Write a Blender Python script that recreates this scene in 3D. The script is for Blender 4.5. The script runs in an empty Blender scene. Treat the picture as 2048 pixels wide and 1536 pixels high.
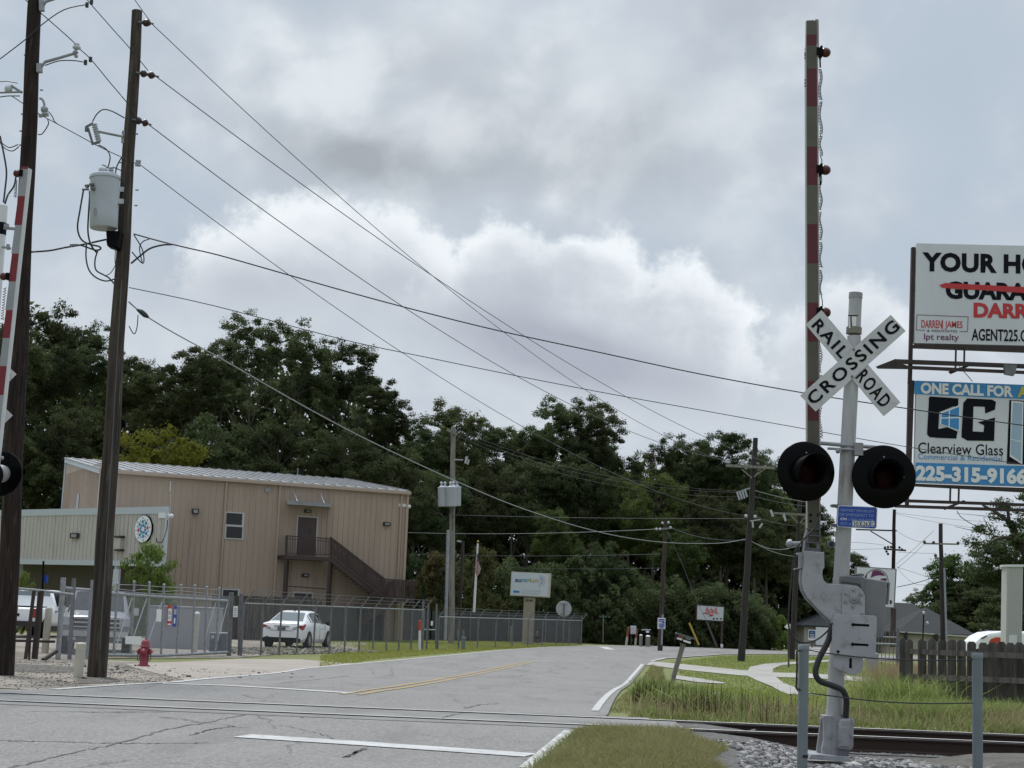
import bpy, math, random
import numpy as np
from mathutils import Vector, Matrix
R = math.radians
SC = bpy.context.scene
COL = SC.collection

# ------------------------------------------------------------------ camera
EYE = Vector((0.0, 0.0, 1.34))
FPX, PITCH, ROLL = 3080.0, R(8.45), R(2.2)
cp, sp = math.cos(PITCH), math.sin(PITCH)
F_ = Vector((0, cp, sp)); R0 = Vector((1, 0, 0)); U0 = Vector((0, -sp, cp))
R_ = R0 * math.cos(ROLL) + U0 * math.sin(ROLL)
U_ = U0 * math.cos(ROLL) - R0 * math.sin(ROLL)
camd = bpy.data.cameras.new('camera'); cam = bpy.data.objects.new('camera', camd); COL.objects.link(cam)
camd.sensor_width = 36.0; camd.lens = FPX / 2048 * 36
camd.clip_start = 0.1; camd.clip_end = 3000
m = Matrix((R_, U_, -F_)).transposed().to_4x4(); m.translation = EYE
cam.matrix_world = m
SC.camera = cam
SC.view_settings.view_transform = 'Standard'; SC.view_settings.look = 'None'
SC.view_settings.exposure = 0.16; SC.view_settings.gamma = 1.0

def ray(px, py):
    d = F_ * FPX + R_ * (px - 1024) + U_ * (768 - py)
    return d.normalized()
def P(px, py, Y):                       # the point seen at a pixel of the photo, Y metres ahead
    d = ray(px, py); return EYE + d * (Y / d.y)

# ------------------------------------------------------------------ node expression helper
class X:
    nt = None
    def __init__(s, sock): s.s = sock
    @staticmethod
    def m(op, *a, clamp=False):
        n = X.nt.nodes.new('ShaderNodeMath'); n.operation = op; n.use_clamp = clamp
        for i, v in enumerate(a):
            if isinstance(v, X): X.nt.links.new(v.s, n.inputs[i])
            else: n.inputs[i].default_value = v
        return X(n.outputs[0])
    def __add__(s, o): return X.m('ADD', s, o)
    __radd__ = __add__
    def __sub__(s, o): return X.m('SUBTRACT', s, o)
    def __rsub__(s, o): return X.m('SUBTRACT', o, s)
    def __mul__(s, o): return X.m('MULTIPLY', s, o)
    __rmul__ = __mul__
    def __truediv__(s, o): return X.m('DIVIDE', s, o)
    def max(s, o): return X.m('MAXIMUM', s, o)
    def min(s, o): return X.m('MINIMUM', s, o)
    def exp(s): return X.m('EXPONENT', s)
    def sat(s): return X.m('ADD', s, 0.0, clamp=True)
    def sstep(s, a, b):
        n = X.nt.nodes.new('ShaderNodeMapRange'); n.interpolation_type = 'SMOOTHSTEP'
        X.nt.links.new(s.s, n.inputs[0]); n.inputs[1].default_value = a; n.inputs[2].default_value = b
        return X(n.outputs[0])
def nmix(fac, a, b, blend='MIX'):
    n = X.nt.nodes.new('ShaderNodeMix'); n.data_type = 'RGBA'; n.blend_type = blend
    for i, v in ((0, fac), (6, a), (7, b)):
        if isinstance(v, X): X.nt.links.new(v.s, n.inputs[i])
        elif i == 0: n.inputs[0].default_value = v
        else: n.inputs[i].default_value = (v[0], v[1], v[2], 1)
    return X(n.outputs[2])
def nxyz(x, y, z):
    n = X.nt.nodes.new('ShaderNodeCombineXYZ')
    for i, v in enumerate((x, y, z)):
        if isinstance(v, X): X.nt.links.new(v.s, n.inputs[i])
        else: n.inputs[i].default_value = v
    return X(n.outputs[0])
def nnoise(vec, scale, detail=4, rough=0.5, dist=0.0, color=False):
    n = X.nt.nodes.new('ShaderNodeTexNoise'); n.inputs['Scale'].default_value = scale
    n.inputs['Detail'].default_value = detail; n.inputs['Roughness'].default_value = rough
    n.inputs['Distortion'].default_value = dist
    if vec is not None: X.nt.links.new(vec.s, n.inputs['Vector'])
    return X(n.outputs['Color' if color else 'Fac'])
def nsep(v):
    n = X.nt.nodes.new('ShaderNodeSeparateXYZ'); X.nt.links.new(v.s, n.inputs[0])
    return [X(o) for o in n.outputs]

# ------------------------------------------------------------------ sky: bright overcast with cumulus banks
SUN_EL, SUN_AZ = R(62), R(-35)          # azimuth from +Y towards +X; the sun sits behind the cloud layer, ahead to the left
w = bpy.data.worlds.new('World'); SC.world = w; w.use_nodes = True
nt = w.node_tree; nt.nodes.clear(); X.nt = nt
tc = nt.nodes.new('ShaderNodeTexCoord')
dx, dy, dz = nsep(X(tc.outputs['Generated']))
az = X.m('ARCTAN2', dx, dy); el = X.m('ARCSINE', dz)
def azel(px, py):
    d = ray(px, py); return math.atan2(d.x, d.y), math.asin(d.z)
K = 3080.0
# warped sky coordinates in about photo pixels (angle * K)
wu = az * K; wv = el * K
vec = nxyz(az * 10.0, el * 12.0, 0.0)
big = nnoise(vec, 0.9, 5, 0.52)
mid = nnoise(nxyz(az * 10.0 + 7.3, el * 14.0, 3.0), 2.0, 6, 0.55)
fine = nnoise(nxyz(az * 10.0 - 3.3, el * 11.0, 9.0), 4.5, 8, 0.62)
wob = nnoise(nxyz(az * 10.0 + 31.0, el * 10.0, 5.0), 3.0, 6, 0.6)
def blob(px, py, rx, ry, rot=0.0):
    a, e = azel(px, py); a *= K; e *= K
    c, s = math.cos(R(rot)), math.sin(R(rot))
    du = wu - a; dv = wv - e
    p = (du * c + dv * s) / rx; q = (dv * c - du * s) / ry
    return p * p + q * q
def soft(px, py, rx, ry, rot=0.0): return (blob(px, py, rx, ry, rot) * -1.0).exp()
# distance-like field of the cumulus bank (positive inside)
def lobe(px, py, rx, ry, rot=0.0): return 1.0 - X.m('SQRT', blob(px, py, rx, ry, rot))
bankA = lobe(640, 570, 280, 185, 4).max(lobe(500, 600, 140, 140)).max(lobe(800, 560, 170, 140, -20))
bankB = lobe(1150, 700, 390, 235, -12).max(lobe(1010, 580, 150, 130)).max(lobe(1330, 700, 210, 190, -25)).max(lobe(1160, 560, 160, 95, -5))
bankC = lobe(1700, 740, 190, 195).max(lobe(1850, 760, 160, 130))
fluff = (fine - 0.5) * 0.50 + (wob - 0.5) * 0.95
eA = (bankA + fluff); eB = (bankB + fluff); eC = (bankC + fluff)
def qv(py, px, ry): return (wv - azel(px, py)[1] * K) / ry
qA = qv(580, 640, 180); qB = qv(690, 1150, 230) + (wu - azel(1150, 690)[0] * K) * 0.0011; qC = qv(740, 1700, 190)
mA = eA.sstep(-0.08, 0.24) * (qA + (mid - 0.5)).sstep(-0.75, 0.1)
mB = eB.sstep(-0.07, 0.24) * (qB + (mid - 0.5)).sstep(-0.6, 0.1)
mC = eC.sstep(-0.1, 0.35) * (qC + (mid - 0.5)).sstep(-0.7, 0.3)
# open sky between the clouds: nishita plus thin grey veil
sk = nt.nodes.new('ShaderNodeTexSky'); sk.sky_type = 'NISHITA'; sk.sun_disc = False
sk.sun_elevation = SUN_EL; sk.sun_rotation = -SUN_AZ; sk.air_density = 1.2; sk.dust_density = 2.0
veil = nmix((big - 0.35) * 1.6, (4.3, 4.98, 5.75), (5.3, 5.78, 6.35))
base = nmix(0.93, X(sk.outputs[0]), veil)
# high soft layer
hi = (big.sstep(0.42, 0.70) * 0.5 + soft(1080, 110, 460, 190, 12) * 0.6 + soft(1080, 310, 480, 130, -3) * 0.6 + soft(600, 150, 300, 130) * 0.4).sat()
strk = nnoise(nxyz(az * 10.0 + el * 2.5 + 2.0, el * 12.0 - az * 3.0, 4.0), 1.25, 6, 0.5, 0.15)
hi = (hi * (0.35 + mid * 0.7 + strk * 0.7)).sat()
colr = nmix(hi, base, nmix(strk.sstep(0.38, 0.62), (5.0, 5.45, 6.05), (6.8, 7.25, 7.65)))
bright = (soft(1230, 150, 130, 100, 40) * 0.7 + soft(900, 40, 160, 70) * 0.5 + soft(860, 250, 90, 70, 40) * 0.35 + soft(1440, 230, 90, 60, 20) * 0.4 + soft(1760, 320, 70, 60, 40) * 0.25)
colr = nmix((bright * (0.2 + mid * 1.4)).sat() * 0.8, colr, (7.0, 7.4, 7.8))
# darker undersides of the high layer
dk = (soft(700, 315, 190, 62, -8) * 0.9 + soft(820, 350, 190, 50, 0) * 0.5 + soft(990, 255, 150, 75, 10) * 0.55 + soft(1280, 265, 130, 95, 25) * 0.75 + soft(1500, 60, 120, 130) * 0.35 + soft(860, 130, 150, 60) * 0.3 + soft(1160, 340, 220, 50) * 0.3)
dk = (dk * (0.25 + mid * 1.0 + (0.5 - strk) * 1.6 + (fine - 0.5) * 0.5)).sat()
colr = nmix(dk * 0.92, colr, (3.4, 3.72, 4.1))
# low haze of cloud towards the horizon
low = (wv * -1.0 + azel(1024, 520)[1] * K).sstep(0, 260) * (1.0 - (wu - azel(1750, 900)[0] * K).sstep(-60, 500) * 0.4)
colr = nmix(low * 0.9, colr, nmix((mid * 1.7 - 0.35).sat(), (4.9, 5.4, 6.1), (6.2, 6.65, 7.1)))
# cumulus: white crowns, greyer bellies that melt into the haze
top = (7.9, 8.35, 8.7); bot = (5.4, 5.8, 6.35)
def cum(colr, m, e, q, lo, hi_, amp=1.0):
    wh = ((1.0 - e.sstep(lo, hi_)) * 0.75 + (mid - 0.5) * 1.3 + (fine - 0.5) * 0.8 + (wob - 0.5) * 0.5 + q * 0.35).sat() * q.sstep(-0.4, 0.35)
    return nmix(m, colr, nmix(wh * amp, bot, top))
colr = cum(colr, mC, eC, qC, 0.05, 0.6, 0.75)
colr = cum(colr, mA, eA, qA, 0.15, 0.8, 0.95)
colr = cum(colr, mB, eB, qB, 0.08, 0.55)
dk2 = (soft(1060, 680, 210, 60, -14) * 0.95 + soft(1100, 740, 200, 50, -10) * 0.4 + soft(1060, 575, 70, 55) * 0.5 + soft(1290, 740, 220, 55, -14) * 0.55 + soft(480, 560, 170, 50) * 0.4 + soft(760, 560, 130, 40) * 0.2) * (0.35 + mid * 1.3)
colr = nmix(dk2.sat() * 0.9, colr, (3.7, 4.0, 4.7))
# unseen sky overhead brightened for light (an overcast zenith is brighter than its horizon)
boost = (1.0 + el.sstep(R(24), R(62)) * 1.45) * (0.80 + 0.20 * dy.sstep(-0.25, 0.35))     # unseen sky behind the camera dimmed to darken camera-facing sides
vm = nt.nodes.new('ShaderNodeVectorMath'); vm.operation = 'SCALE'
nt.links.new(colr.s, vm.inputs[0]); nt.links.new(boost.s, vm.inputs['Scale'])
bg = nt.nodes.new('ShaderNodeBackground'); bg.inputs['Strength'].default_value = 0.1
nt.links.new(vm.outputs[0], bg.inputs[0])
ow = nt.nodes.new('ShaderNodeOutputWorld'); nt.links.new(bg.outputs[0], ow.inputs[0])

sund = bpy.data.lights.new('sun', 'SUN'); sund.energy = 2.0; sund.angle = R(10); sund.color = (1.0, 0.96, 0.9)
suno = bpy.data.objects.new('sun', sund); COL.objects.link(suno)
sdir = Vector((math.sin(SUN_AZ) * math.cos(SUN_EL), math.cos(SUN_AZ) * math.cos(SUN_EL), math.sin(SUN_EL)))
suno.rotation_euler = sdir.to_track_quat('Z', 'Y').to_euler()

# ================================================================== tagging and mesh helpers
def tag(o, label=None, cat=None, group=None, kind=None):
    if label: o['label'] = label
    if cat: o['category'] = cat
    if group: o['group'] = group
    if kind: o['kind'] = kind
    return o
def thing(name, label, cat, loc, group=None):
    o = bpy.data.objects.new(name, None); COL.objects.link(o)
    o.location = loc; o.empty_display_size = 0.2
    return tag(o, label, cat, group)
def worg(o):
    v = Vector((0, 0, 0))
    while o is not None: v = v + o.location; o = o.parent
    return v

class MB:
    """collects shapes in world coordinates, then links them as ONE mesh object"""
    def __init__(s): s.v = []; s.f = []; s.sm = []; s.cut = []
    def mark(s):                                # what follows becomes an object of its own
        if s.v: s.cut.append((len(s.v), len(s.f)))
        return s
    def add(s, vs, fs, smooth=False):
        b = len(s.v); s.v += [tuple(v) for v in vs]
        s.f += [tuple(b + i for i in f) for f in fs]; s.sm += [smooth] * len(fs)
        return s
    def hexa(s, c8):
        return s.add(c8, [(0, 3, 2, 1), (4, 5, 6, 7), (0, 1, 5, 4), (1, 2, 6, 5), (2, 3, 7, 6), (3, 0, 4, 7)])
    def box(s, c, size, rz=0.0, mat=None):
        hx, hy, hz = size[0] / 2, size[1] / 2, size[2] / 2
        M4 = (mat if mat else Matrix.Rotation(rz, 3, 'Z'))
        c = Vector(c)
        return s.hexa([c + M4 @ Vector(p) for p in ((-hx, -hy, -hz), (hx, -hy, -hz), (hx, hy, -hz), (-hx, hy, -hz),
                                                   (-hx, -hy, hz), (hx, -hy, hz), (hx, hy, hz), (-hx, hy, hz))])
    def beam(s, a, b, w, h, up=(0, 0, 1)):
        a = Vector(a); b = Vector(b); d = (b - a).normalized(); up = Vector(up)
        if abs(d.dot(up)) > 0.98: up = Vector((0, 1, 0))
        x = d.cross(up).normalized(); y = x.cross(d).normalized()
        x *= w / 2; y *= h / 2
        return s.hexa([a - x - y, a + x - y, a + x + y, a - x + y, b - x - y, b + x - y, b + x + y, b - x + y])
    def tube(s, pts, r, n=8, cap=True, smooth=True):
        pts = [Vector(p) for p in pts]; k = len(pts)
        rs = r if isinstance(r, (list, tuple)) else [r] * k
        d0 = (pts[1] - pts[0]).normalized()
        up = Vector((0, 0, 1)) if abs(d0.z) < 0.9 else Vector((0, 1, 0))
        x = d0.cross(up).normalized()
        vs = []
        for i, p in enumerate(pts):
            d = (pts[min(i + 1, k - 1)] - pts[max(i - 1, 0)]).normalized()
            x = (x - d * x.dot(d)).normalized(); y = d.cross(x)
            for j in range(n):
                t = 2 * math.pi * j / n
                vs.append(p + (x * math.cos(t) + y * math.sin(t)) * rs[i])
        fs = [(i * n + j, i * n + (j + 1) % n, (i + 1) * n + (j + 1) % n, (i + 1) * n + j) for i in range(k - 1) for j in range(n)]
        s.add(vs, fs, smooth)
        if cap:
            s.add([vs[j] for j in range(n)], [tuple(range(n - 1, -1, -1))]); s.add(vs[-n:], [tuple(range(n))])
        return s
    def lathe(s, c, axis, prof, n=20, smooth=True, cap=True):
        c = Vector(c); a = Vector(axis).normalized()
        up = Vector((0, 0, 1)) if abs(a.z) < 0.9 else Vector((0, 1, 0))
        x = a.cross(up).normalized(); y = a.cross(x)
        vs = [c + a * h + (x * math.cos(2 * math.pi * j / n) + y * math.sin(2 * math.pi * j / n)) * r for r, h in prof for j in range(n)]
        k = len(prof)
        fs = [(i * n + j, (i + 1) * n + j, (i + 1) * n + (j + 1) % n, i * n + (j + 1) % n) for i in range(k - 1) for j in range(n)]
        s.add(vs, fs, smooth)
        if cap:
            if prof[0][0] > 1e-4: s.add(vs[:n], [tuple(range(n))])
            if prof[-1][0] > 1e-4: s.add(vs[-n:], [tuple(range(n - 1, -1, -1))])
        return s
    def plate(s, pts, off):
        """flat outline given as 3-D points, given thickness along vector off"""
        pts = [Vector(p) for p in pts]; off = Vector(off); n = len(pts)
        s.add(pts + [p + off for p in pts], [tuple(range(n)), tuple(range(2 * n - 1, n - 1, -1))] +
              [(i, i + n, (i + 1) % n + n, (i + 1) % n) for i in range(n)])
        return s
    def ball(s, c, r, n=12, sc=(1, 1, 1)):
        c = Vector(c); vs = []; fs = []; mrow = n // 2
        for i in range(mrow + 1):
            t = math.pi * i / mrow
            for j in range(n):
                u = 2 * math.pi * j / n
                vs.append(c + Vector((math.sin(t) * math.cos(u) * r * sc[0], math.sin(t) * math.sin(u) * r * sc[1], math.cos(t) * r * sc[2])))
        fs = [(i * n + j, (i + 1) * n + j, (i + 1) * n + (j + 1) % n, i * n + (j + 1) % n) for i in range(mrow) for j in range(n)]
        return s.add(vs, fs, True)
    def quad(s, a, b, c, d): return s.add([a, b, c, d], [(0, 1, 2, 3)])
    def build(s, name, mat, parent=None, loc=None, label=None, bevel=0.0):
        if s.cut:
            b = [(0, 0)] + s.cut + [(len(s.v), len(s.f))]; o = None
            for (v0, f0), (v1, f1) in zip(b, b[1:]):
                p = MB(); p.v = s.v[v0:v1]; p.f = [tuple(i - v0 for i in f) for f in s.f[f0:f1]]; p.sm = s.sm[f0:f1]
                if p.v: o = p.build(name, mat, parent, loc, label, bevel)
            return o
        org = worg(parent) if parent is not None else Vector(loc or (0, 0, 0))
        me = bpy.data.meshes.new(name)
        me.from_pydata([(v[0] - org.x, v[1] - org.y, v[2] - org.z) for v in s.v], [], s.f)
        me.polygons.foreach_set('use_smooth', s.sm); me.update()
        me.materials.append(mat)
        o = bpy.data.objects.new(name, me); COL.objects.link(o)
        if parent is not None: o.parent = parent
        else: o.location = org
        if label: o['label'] = label
        if bevel:
            bv = o.modifiers.new('bevel', 'BEVEL'); bv.width = bevel; bv.segments = 2; bv.limit_method = 'ANGLE'; bv.angle_limit = R(40)
        return o
def np_mesh(name, verts, quads, mat, tri=False):
    me = bpy.data.meshes.new(name); k = 3 if tri else 4
    me.vertices.add(len(verts)); me.vertices.foreach_set('co', np.asarray(verts, np.float32).ravel())
    q = np.asarray(quads, np.int32); me.loops.add(q.size); me.loops.foreach_set('vertex_index', q.ravel())
    me.polygons.add(len(q)); me.polygons.foreach_set('loop_start', np.arange(0, q.size, k, dtype=np.int32))
    me.update(calc_edges=True); me.materials.append(mat)
    return me
def np_obj(name, me, parent=None, loc=(0, 0, 0)):
    o = bpy.data.objects.new(name, me); COL.objects.link(o); o.location = loc
    if parent is not None: o.parent = parent
    return o

# lettering: built-in font turned into flat mesh, laid in the frame origin / right / up given as 3-D points
def text_geo(txt, bold=0.0, space=1.0):
    cu = bpy.data.curves.new('lettering', 'FONT'); cu.body = txt; cu.size = 1.0; cu.offset = bold; cu.resolution_u = 3; cu.space_character = space
    o = bpy.data.objects.new('lettering', cu); me = o.to_mesh()
    vs = np.array([v.co[:] for v in me.vertices]) if len(me.vertices) else np.zeros((0, 3)); fs = [tuple(p.vertices) for p in me.polygons]
    o.to_mesh_clear(); bpy.data.objects.remove(o); bpy.data.curves.remove(cu)
    return vs, fs
def put_text(mb, txt, a, b, up, bold=0.0, nudge=(0, -0.004, 0), space=1.0, sx=0.0):
    """baseline from point a to point b, letters rise by the vector up (height of a capital)"""
    vs, fs = text_geo(txt, bold, space)
    a = Vector(a); b = Vector(b); up = Vector(up); nd = Vector(nudge)
    x0, x1 = vs[:, 0].min(), vs[:, 0].max(); H = 0.70
    out = [a + (b - a) * ((v[0] - x0) / (x1 - x0)) + up * (v[1] / H) + nd for v in vs]
    mb.add(out, fs)

# ------------------------------------------------------------------ materials
def mat(name, col, rough=0.6, metal=0.0, col2=None, scale=3.0, amount=0.5, stretch=(1, 1, 1), bump=0.0, bscale=None, spec=0.5,
        col3=None, scale3=None, detail=5, coord='Object', rand=0.0, trans=0.0, alpha=1.0):
    ma = bpy.data.materials.new(name); ma.use_nodes = True
    nt = ma.node_tree; X.nt = nt; b = nt.nodes['Principled BSDF']
    b.inputs['Roughness'].default_value = rough; b.inputs['Metallic'].default_value = metal
    b.inputs['Specular IOR Level'].default_value = spec
    b.inputs['Base Color'].default_value = (*col, 1)
    tc = nt.nodes.new('ShaderNodeTexCoord'); v = X(tc.outputs[coord])
    mp = nt.nodes.new('ShaderNodeMapping'); mp.inputs['Scale'].default_value = stretch
    nt.links.new(v.s, mp.inputs['Vector']); v = X(mp.outputs[0])
    c = None
    if col2 is not None:
        f = nnoise(v, scale, detail, 0.6)
        c = nmix(f.sstep(0.5 - 0.28 / max(amount, .05) * .5, 0.5 + 0.28 / max(amount, .05) * .5), col, col2)
    if col3 is not None:
        g = nnoise(v, scale3 or scale * 5, 6, 0.65)
        c = nmix(g.sstep(0.52, 0.72) * 0.8, c if c is not None else col, col3)
    if rand > 0:
        oi = nt.nodes.new('ShaderNodeObjectInfo')
        hs = nt.nodes.new('ShaderNodeHueSaturation')
        r = X(oi.outputs['Random'])
        nt.links.new((r * rand * 2.0 + (1.0 - rand)).s, hs.inputs['Value'])
        nt.links.new((X.m('FRACT', r * 7.31) * 0.05 + 0.475).s, hs.inputs['Hue'])
        if c is not None: nt.links.new(c.s, hs.inputs['Color'])
        else: hs.inputs['Color'].default_value = (*col, 1)
        c = X(hs.outputs[0])
    if c is not None: nt.links.new(c.s, b.inputs['Base Color'])
    if bump > 0:
        bn = nt.nodes.new('ShaderNodeBump'); bn.inputs['Strength'].default_value = bump; bn.inputs['Distance'].default_value = 0.02
        h = nnoise(v, bscale or scale * 4, 6, 0.65); nt.links.new(h.s, bn.inputs['Height']); nt.links.new(bn.outputs[0], b.inputs['Normal'])
    if trans > 0:
        tr = nt.nodes.new('ShaderNodeBsdfTranslucent')
        if c is not None: nt.links.new(c.s, tr.inputs[0])
        else: tr.inputs[0].default_value = (*col, 1)
        mx = nt.nodes.new('ShaderNodeMixShader'); mx.inputs[0].default_value = trans
        nt.links.new(b.outputs[0], mx.inputs[1]); nt.links.new(tr.outputs[0], mx.inputs[2])
        nt.links.new(mx.outputs[0], nt.nodes['Material Output'].inputs[0])
    return ma

M = {}
M['galv'] = mat('galvanised', (0.36, 0.375, 0.39), 0.55, 0.35, (0.25, 0.26, 0.28), 8, 0.6)
M['galv_dark'] = mat('galvanised_dark', (0.12, 0.125, 0.135), 0.6, 0.2, (0.2, 0.2, 0.21), 6, 0.5)
M['mast'] = mat('aluminium_grey', (0.47, 0.47, 0.475), 0.55, 0.15, (0.32, 0.32, 0.325), 3.5, 0.6, (1.5, 1.5, .3), col3=(0.24, 0.19, 0.15), scale3=7, bump=0.1, bscale=50)
M['cast'] = mat('cast_grey', (0.36, 0.36, 0.375), 0.6, 0.1, (0.25, 0.25, 0.265), 5, 0.5, bump=0.25, bscale=40, col3=(0.17, 0.155, 0.14), scale3=11)
M['plate'] = mat('painted_plate', (0.42, 0.42, 0.45), 0.5, 0.1, (0.31, 0.31, 0.335), 3, 0.5, col3=(0.22, 0.205, 0.20), scale3=9, bump=0.1, bscale=60)
M['box'] = mat('mechanism_grey', (0.17, 0.17, 0.185), 0.5, 0.1, (0.22, 0.22, 0.23), 4, 0.5)
M['black'] = mat('black_gloss', (0.003, 0.003, 0.0038), 0.25, 0, None, spec=0.09)
M['blackm'] = mat('black_matt', (0.0045, 0.0045, 0.005), 0.6, spec=0.08)
M['rubber'] = mat('rubber', (0.018, 0.018, 0.02), 0.55)
M['lens'] = mat('red_lens', (0.012, 0.0008, 0.0007), 0.35, spec=0.06)
M['lens_dark'] = mat('dark_red_lens', (0.07, 0.006, 0.004), 0.12)
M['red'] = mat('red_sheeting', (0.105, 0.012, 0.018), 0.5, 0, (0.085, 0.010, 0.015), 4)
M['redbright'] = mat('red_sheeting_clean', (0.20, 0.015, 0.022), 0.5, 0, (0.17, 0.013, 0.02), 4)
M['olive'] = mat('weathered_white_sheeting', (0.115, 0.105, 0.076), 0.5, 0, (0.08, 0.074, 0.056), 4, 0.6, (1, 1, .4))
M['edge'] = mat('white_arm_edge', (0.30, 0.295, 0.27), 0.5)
M['collar'] = mat('olive_collar', (0.20, 0.19, 0.15), 0.6)
M['whitesheet'] = mat('white_sheeting', (0.66, 0.66, 0.66), 0.45, 0, (0.58, 0.58, 0.59), 3)
M['cross'] = mat('crossbuck_white', (0.62, 0.62, 0.63), 0.5, 0, (0.52, 0.52, 0.53), 3, 0.6, col3=(0.42, 0.41, 0.40), scale3=16)
M['letter'] = mat('black_lettering', (0.008, 0.009, 0.014), 0.7, spec=0.1)
M['letter_red'] = mat('red_lettering', (0.50, 0.03, 0.035), 0.5)
M['letter_white'] = mat('white_lettering', (0.78, 0.79, 0.81), 0.5)
M['letter_grey'] = mat('grey_lettering', (0.36, 0.40, 0.46), 0.5)
M['letter_blue'] = mat('blue_lettering', (0.02, 0.19, 0.46), 0.5)
M['letter_plum'] = mat('plum_lettering', (0.13, 0.02, 0.10), 0.5)
M['letter_yellow'] = mat('yellow_lettering', (0.55, 0.50, 0.06), 0.5)
M['letter_green'] = mat('green_lettering', (0.12, 0.32, 0.14), 0.5)
M['letter_teal'] = mat('teal_lettering', (0.02, 0.25, 0.36), 0.5)
M['signblue'] = mat('blue_sign', (0.015, 0.06, 0.36), 0.4)
M['billwhite'] = mat('billboard_vinyl', (0.68, 0.69, 0.73), 0.5, 0, (0.60, 0.61, 0.65), 0.7, 0.6, (1, 1, .35), bump=0.15, bscale=1.5)
M['billblue'] = mat('billboard_blue', (0.045, 0.25, 0.55), 0.5)
M['steel_dark'] = mat('dark_steel', (0.022, 0.018, 0.02), 0.6, 0.1, (0.05, 0.03, 0.025), 5, 0.5)
M['steel_brown'] = mat('brown_painted_steel', (0.050, 0.032, 0.030), 0.55)
M['rail_side'] = mat('rusty_rail', (0.045, 0.024, 0.017), 0.85, 0.0, (0.03, 0.02, 0.017), 9, 0.6)
M['rail_top'] = mat('polished_rail', (0.82, 0.81, 0.78), 0.38, 0.35)
M['wood_pole'] = mat('dark_pole_wood', (0.040, 0.027, 0.023), 0.9, 0, (0.016, 0.012, 0.012), 5, 0.7, (3, 3, 0.22), 0.6, 30, col3=(0.085, 0.065, 0.055), scale3=7, spec=0.2)
M['wood_pole2'] = mat('weathered_pole_wood', (0.085, 0.070, 0.056), 0.9, 0, (0.034, 0.027, 0.025), 4, 0.7, (3, 3, 0.18), 0.6, 30, col3=(0.155, 0.135, 0.10), scale3=6, spec=0.2)
M['wood_pole3'] = mat('black_pole_wood', (0.022, 0.019, 0.019), 0.85, 0, (0.045, 0.038, 0.034), 4, 0.6, (3, 3, 0.2))
M['wood_grey'] = mat('grey_fence_wood', (0.125, 0.115, 0.105), 0.9, 0, (0.045, 0.040, 0.038), 5, 0.7, (2, 2, 0.25), 0.5, 30, col3=(0.15, 0.135, 0.12), scale3=6)
M['wood_old'] = mat('silvered_post_wood', (0.27, 0.25, 0.22), 0.9, 0, (0.16, 0.15, 0.135), 5, 0.7, (2, 2, 0.25))
M['porcelain'] = mat('porcelain', (0.50, 0.52, 0.55), 0.3)
M['insul'] = mat('brown_insulator', (0.030, 0.012, 0.012), 0.25)
M['tank'] = mat('transformer_grey', (0.46, 0.49, 0.53), 0.45, 0, (0.41, 0.44, 0.48), 2)
M['wire'] = mat('wire_dark', (0.03, 0.032, 0.036), 0.6)
M['wire_light'] = mat('wire_aluminium', (0.30, 0.31, 0.32), 0.5, 0.3)
M['wire_mid'] = mat('wire_grey', (0.10, 0.105, 0.115), 0.5, 0.3)
M['concrete'] = mat('concrete', (0.42, 0.40, 0.37), 0.9, 0, (0.33, 0.32, 0.30), 1.2, 0.6, bump=0.2, bscale=20)
M['post_green'] = mat('grey_green_post', (0.19, 0.225, 0.235), 0.5, 0.1, (0.15, 0.18, 0.185), 4, 0.6, (1, 1, .4))
M['hydrant'] = mat('hydrant_red', (0.27, 0.035, 0.055), 0.55, 0, (0.20, 0.03, 0.045), 6, 0.6)
M['cream'] = mat('cream_paint', (0.56, 0.53, 0.43), 0.7, 0, (0.46, 0.43, 0.36), 5)
M['white'] = mat('white_paint', (0.72, 0.73, 0.74), 0.35)
M['carwhite'] = mat('car_white', (0.87, 0.88, 0.89), 0.22)
M['carsilver'] = mat('car_silver', (0.26, 0.27, 0.29), 0.25, 0.3)
M['glass'] = mat('dark_glass', (0.012, 0.014, 0.016), 0.06)
M['glass_grey'] = mat('grey_glass', (0.11, 0.135, 0.145), 0.08)
M['tyre'] = mat('tyre', (0.012, 0.012, 0.013), 0.8)
M['rim'] = mat('alloy_rim', (0.48, 0.49, 0.5), 0.35, 0.6)
M['chrome'] = mat('chrome', (0.72, 0.73, 0.74), 0.15, 0.9)
M['tail'] = mat('tail_lamp', (0.33, 0.02, 0.02), 0.15)
M['tan'] = mat('tan_metal_siding', (0.425, 0.33, 0.258), 0.6, 0, (0.35, 0.27, 0.21), 0.7, 0.6, (1, 1, 0.12), col3=(0.30, 0.235, 0.185), scale3=2.2)
M['tantrim'] = mat('tan_trim', (0.42, 0.325, 0.255), 0.55)
M['pale'] = mat('pale_metal_siding', (0.52, 0.485, 0.445), 0.6, 0, (0.43, 0.40, 0.365), 0.8, 0.6, (1, 1, 0.2), col3=(0.30, 0.285, 0.25), scale3=2.0)
M['paletrim'] = mat('pale_trim', (0.47, 0.51, 0.55), 0.5)
M['roofmetal'] = mat('galvalume_roof', (0.33, 0.335, 0.345), 0.5, 0.3, (0.22, 0.225, 0.235), 1.2, 0.6, (1, 1, 1))
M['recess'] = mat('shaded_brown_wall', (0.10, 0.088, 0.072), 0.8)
M['brown'] = mat('brown_steel_stair', (0.058, 0.036, 0.033), 0.6)
M['door'] = mat('brown_door', (0.075, 0.045, 0.043), 0.5)
M['frame'] = mat('window_frame', (0.50, 0.51, 0.50), 0.5)
M['shingle'] = mat('grey_shingles', (0.036, 0.041, 0.043), 0.9, 0, (0.024, 0.027, 0.029), 6, 0.6)
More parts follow.
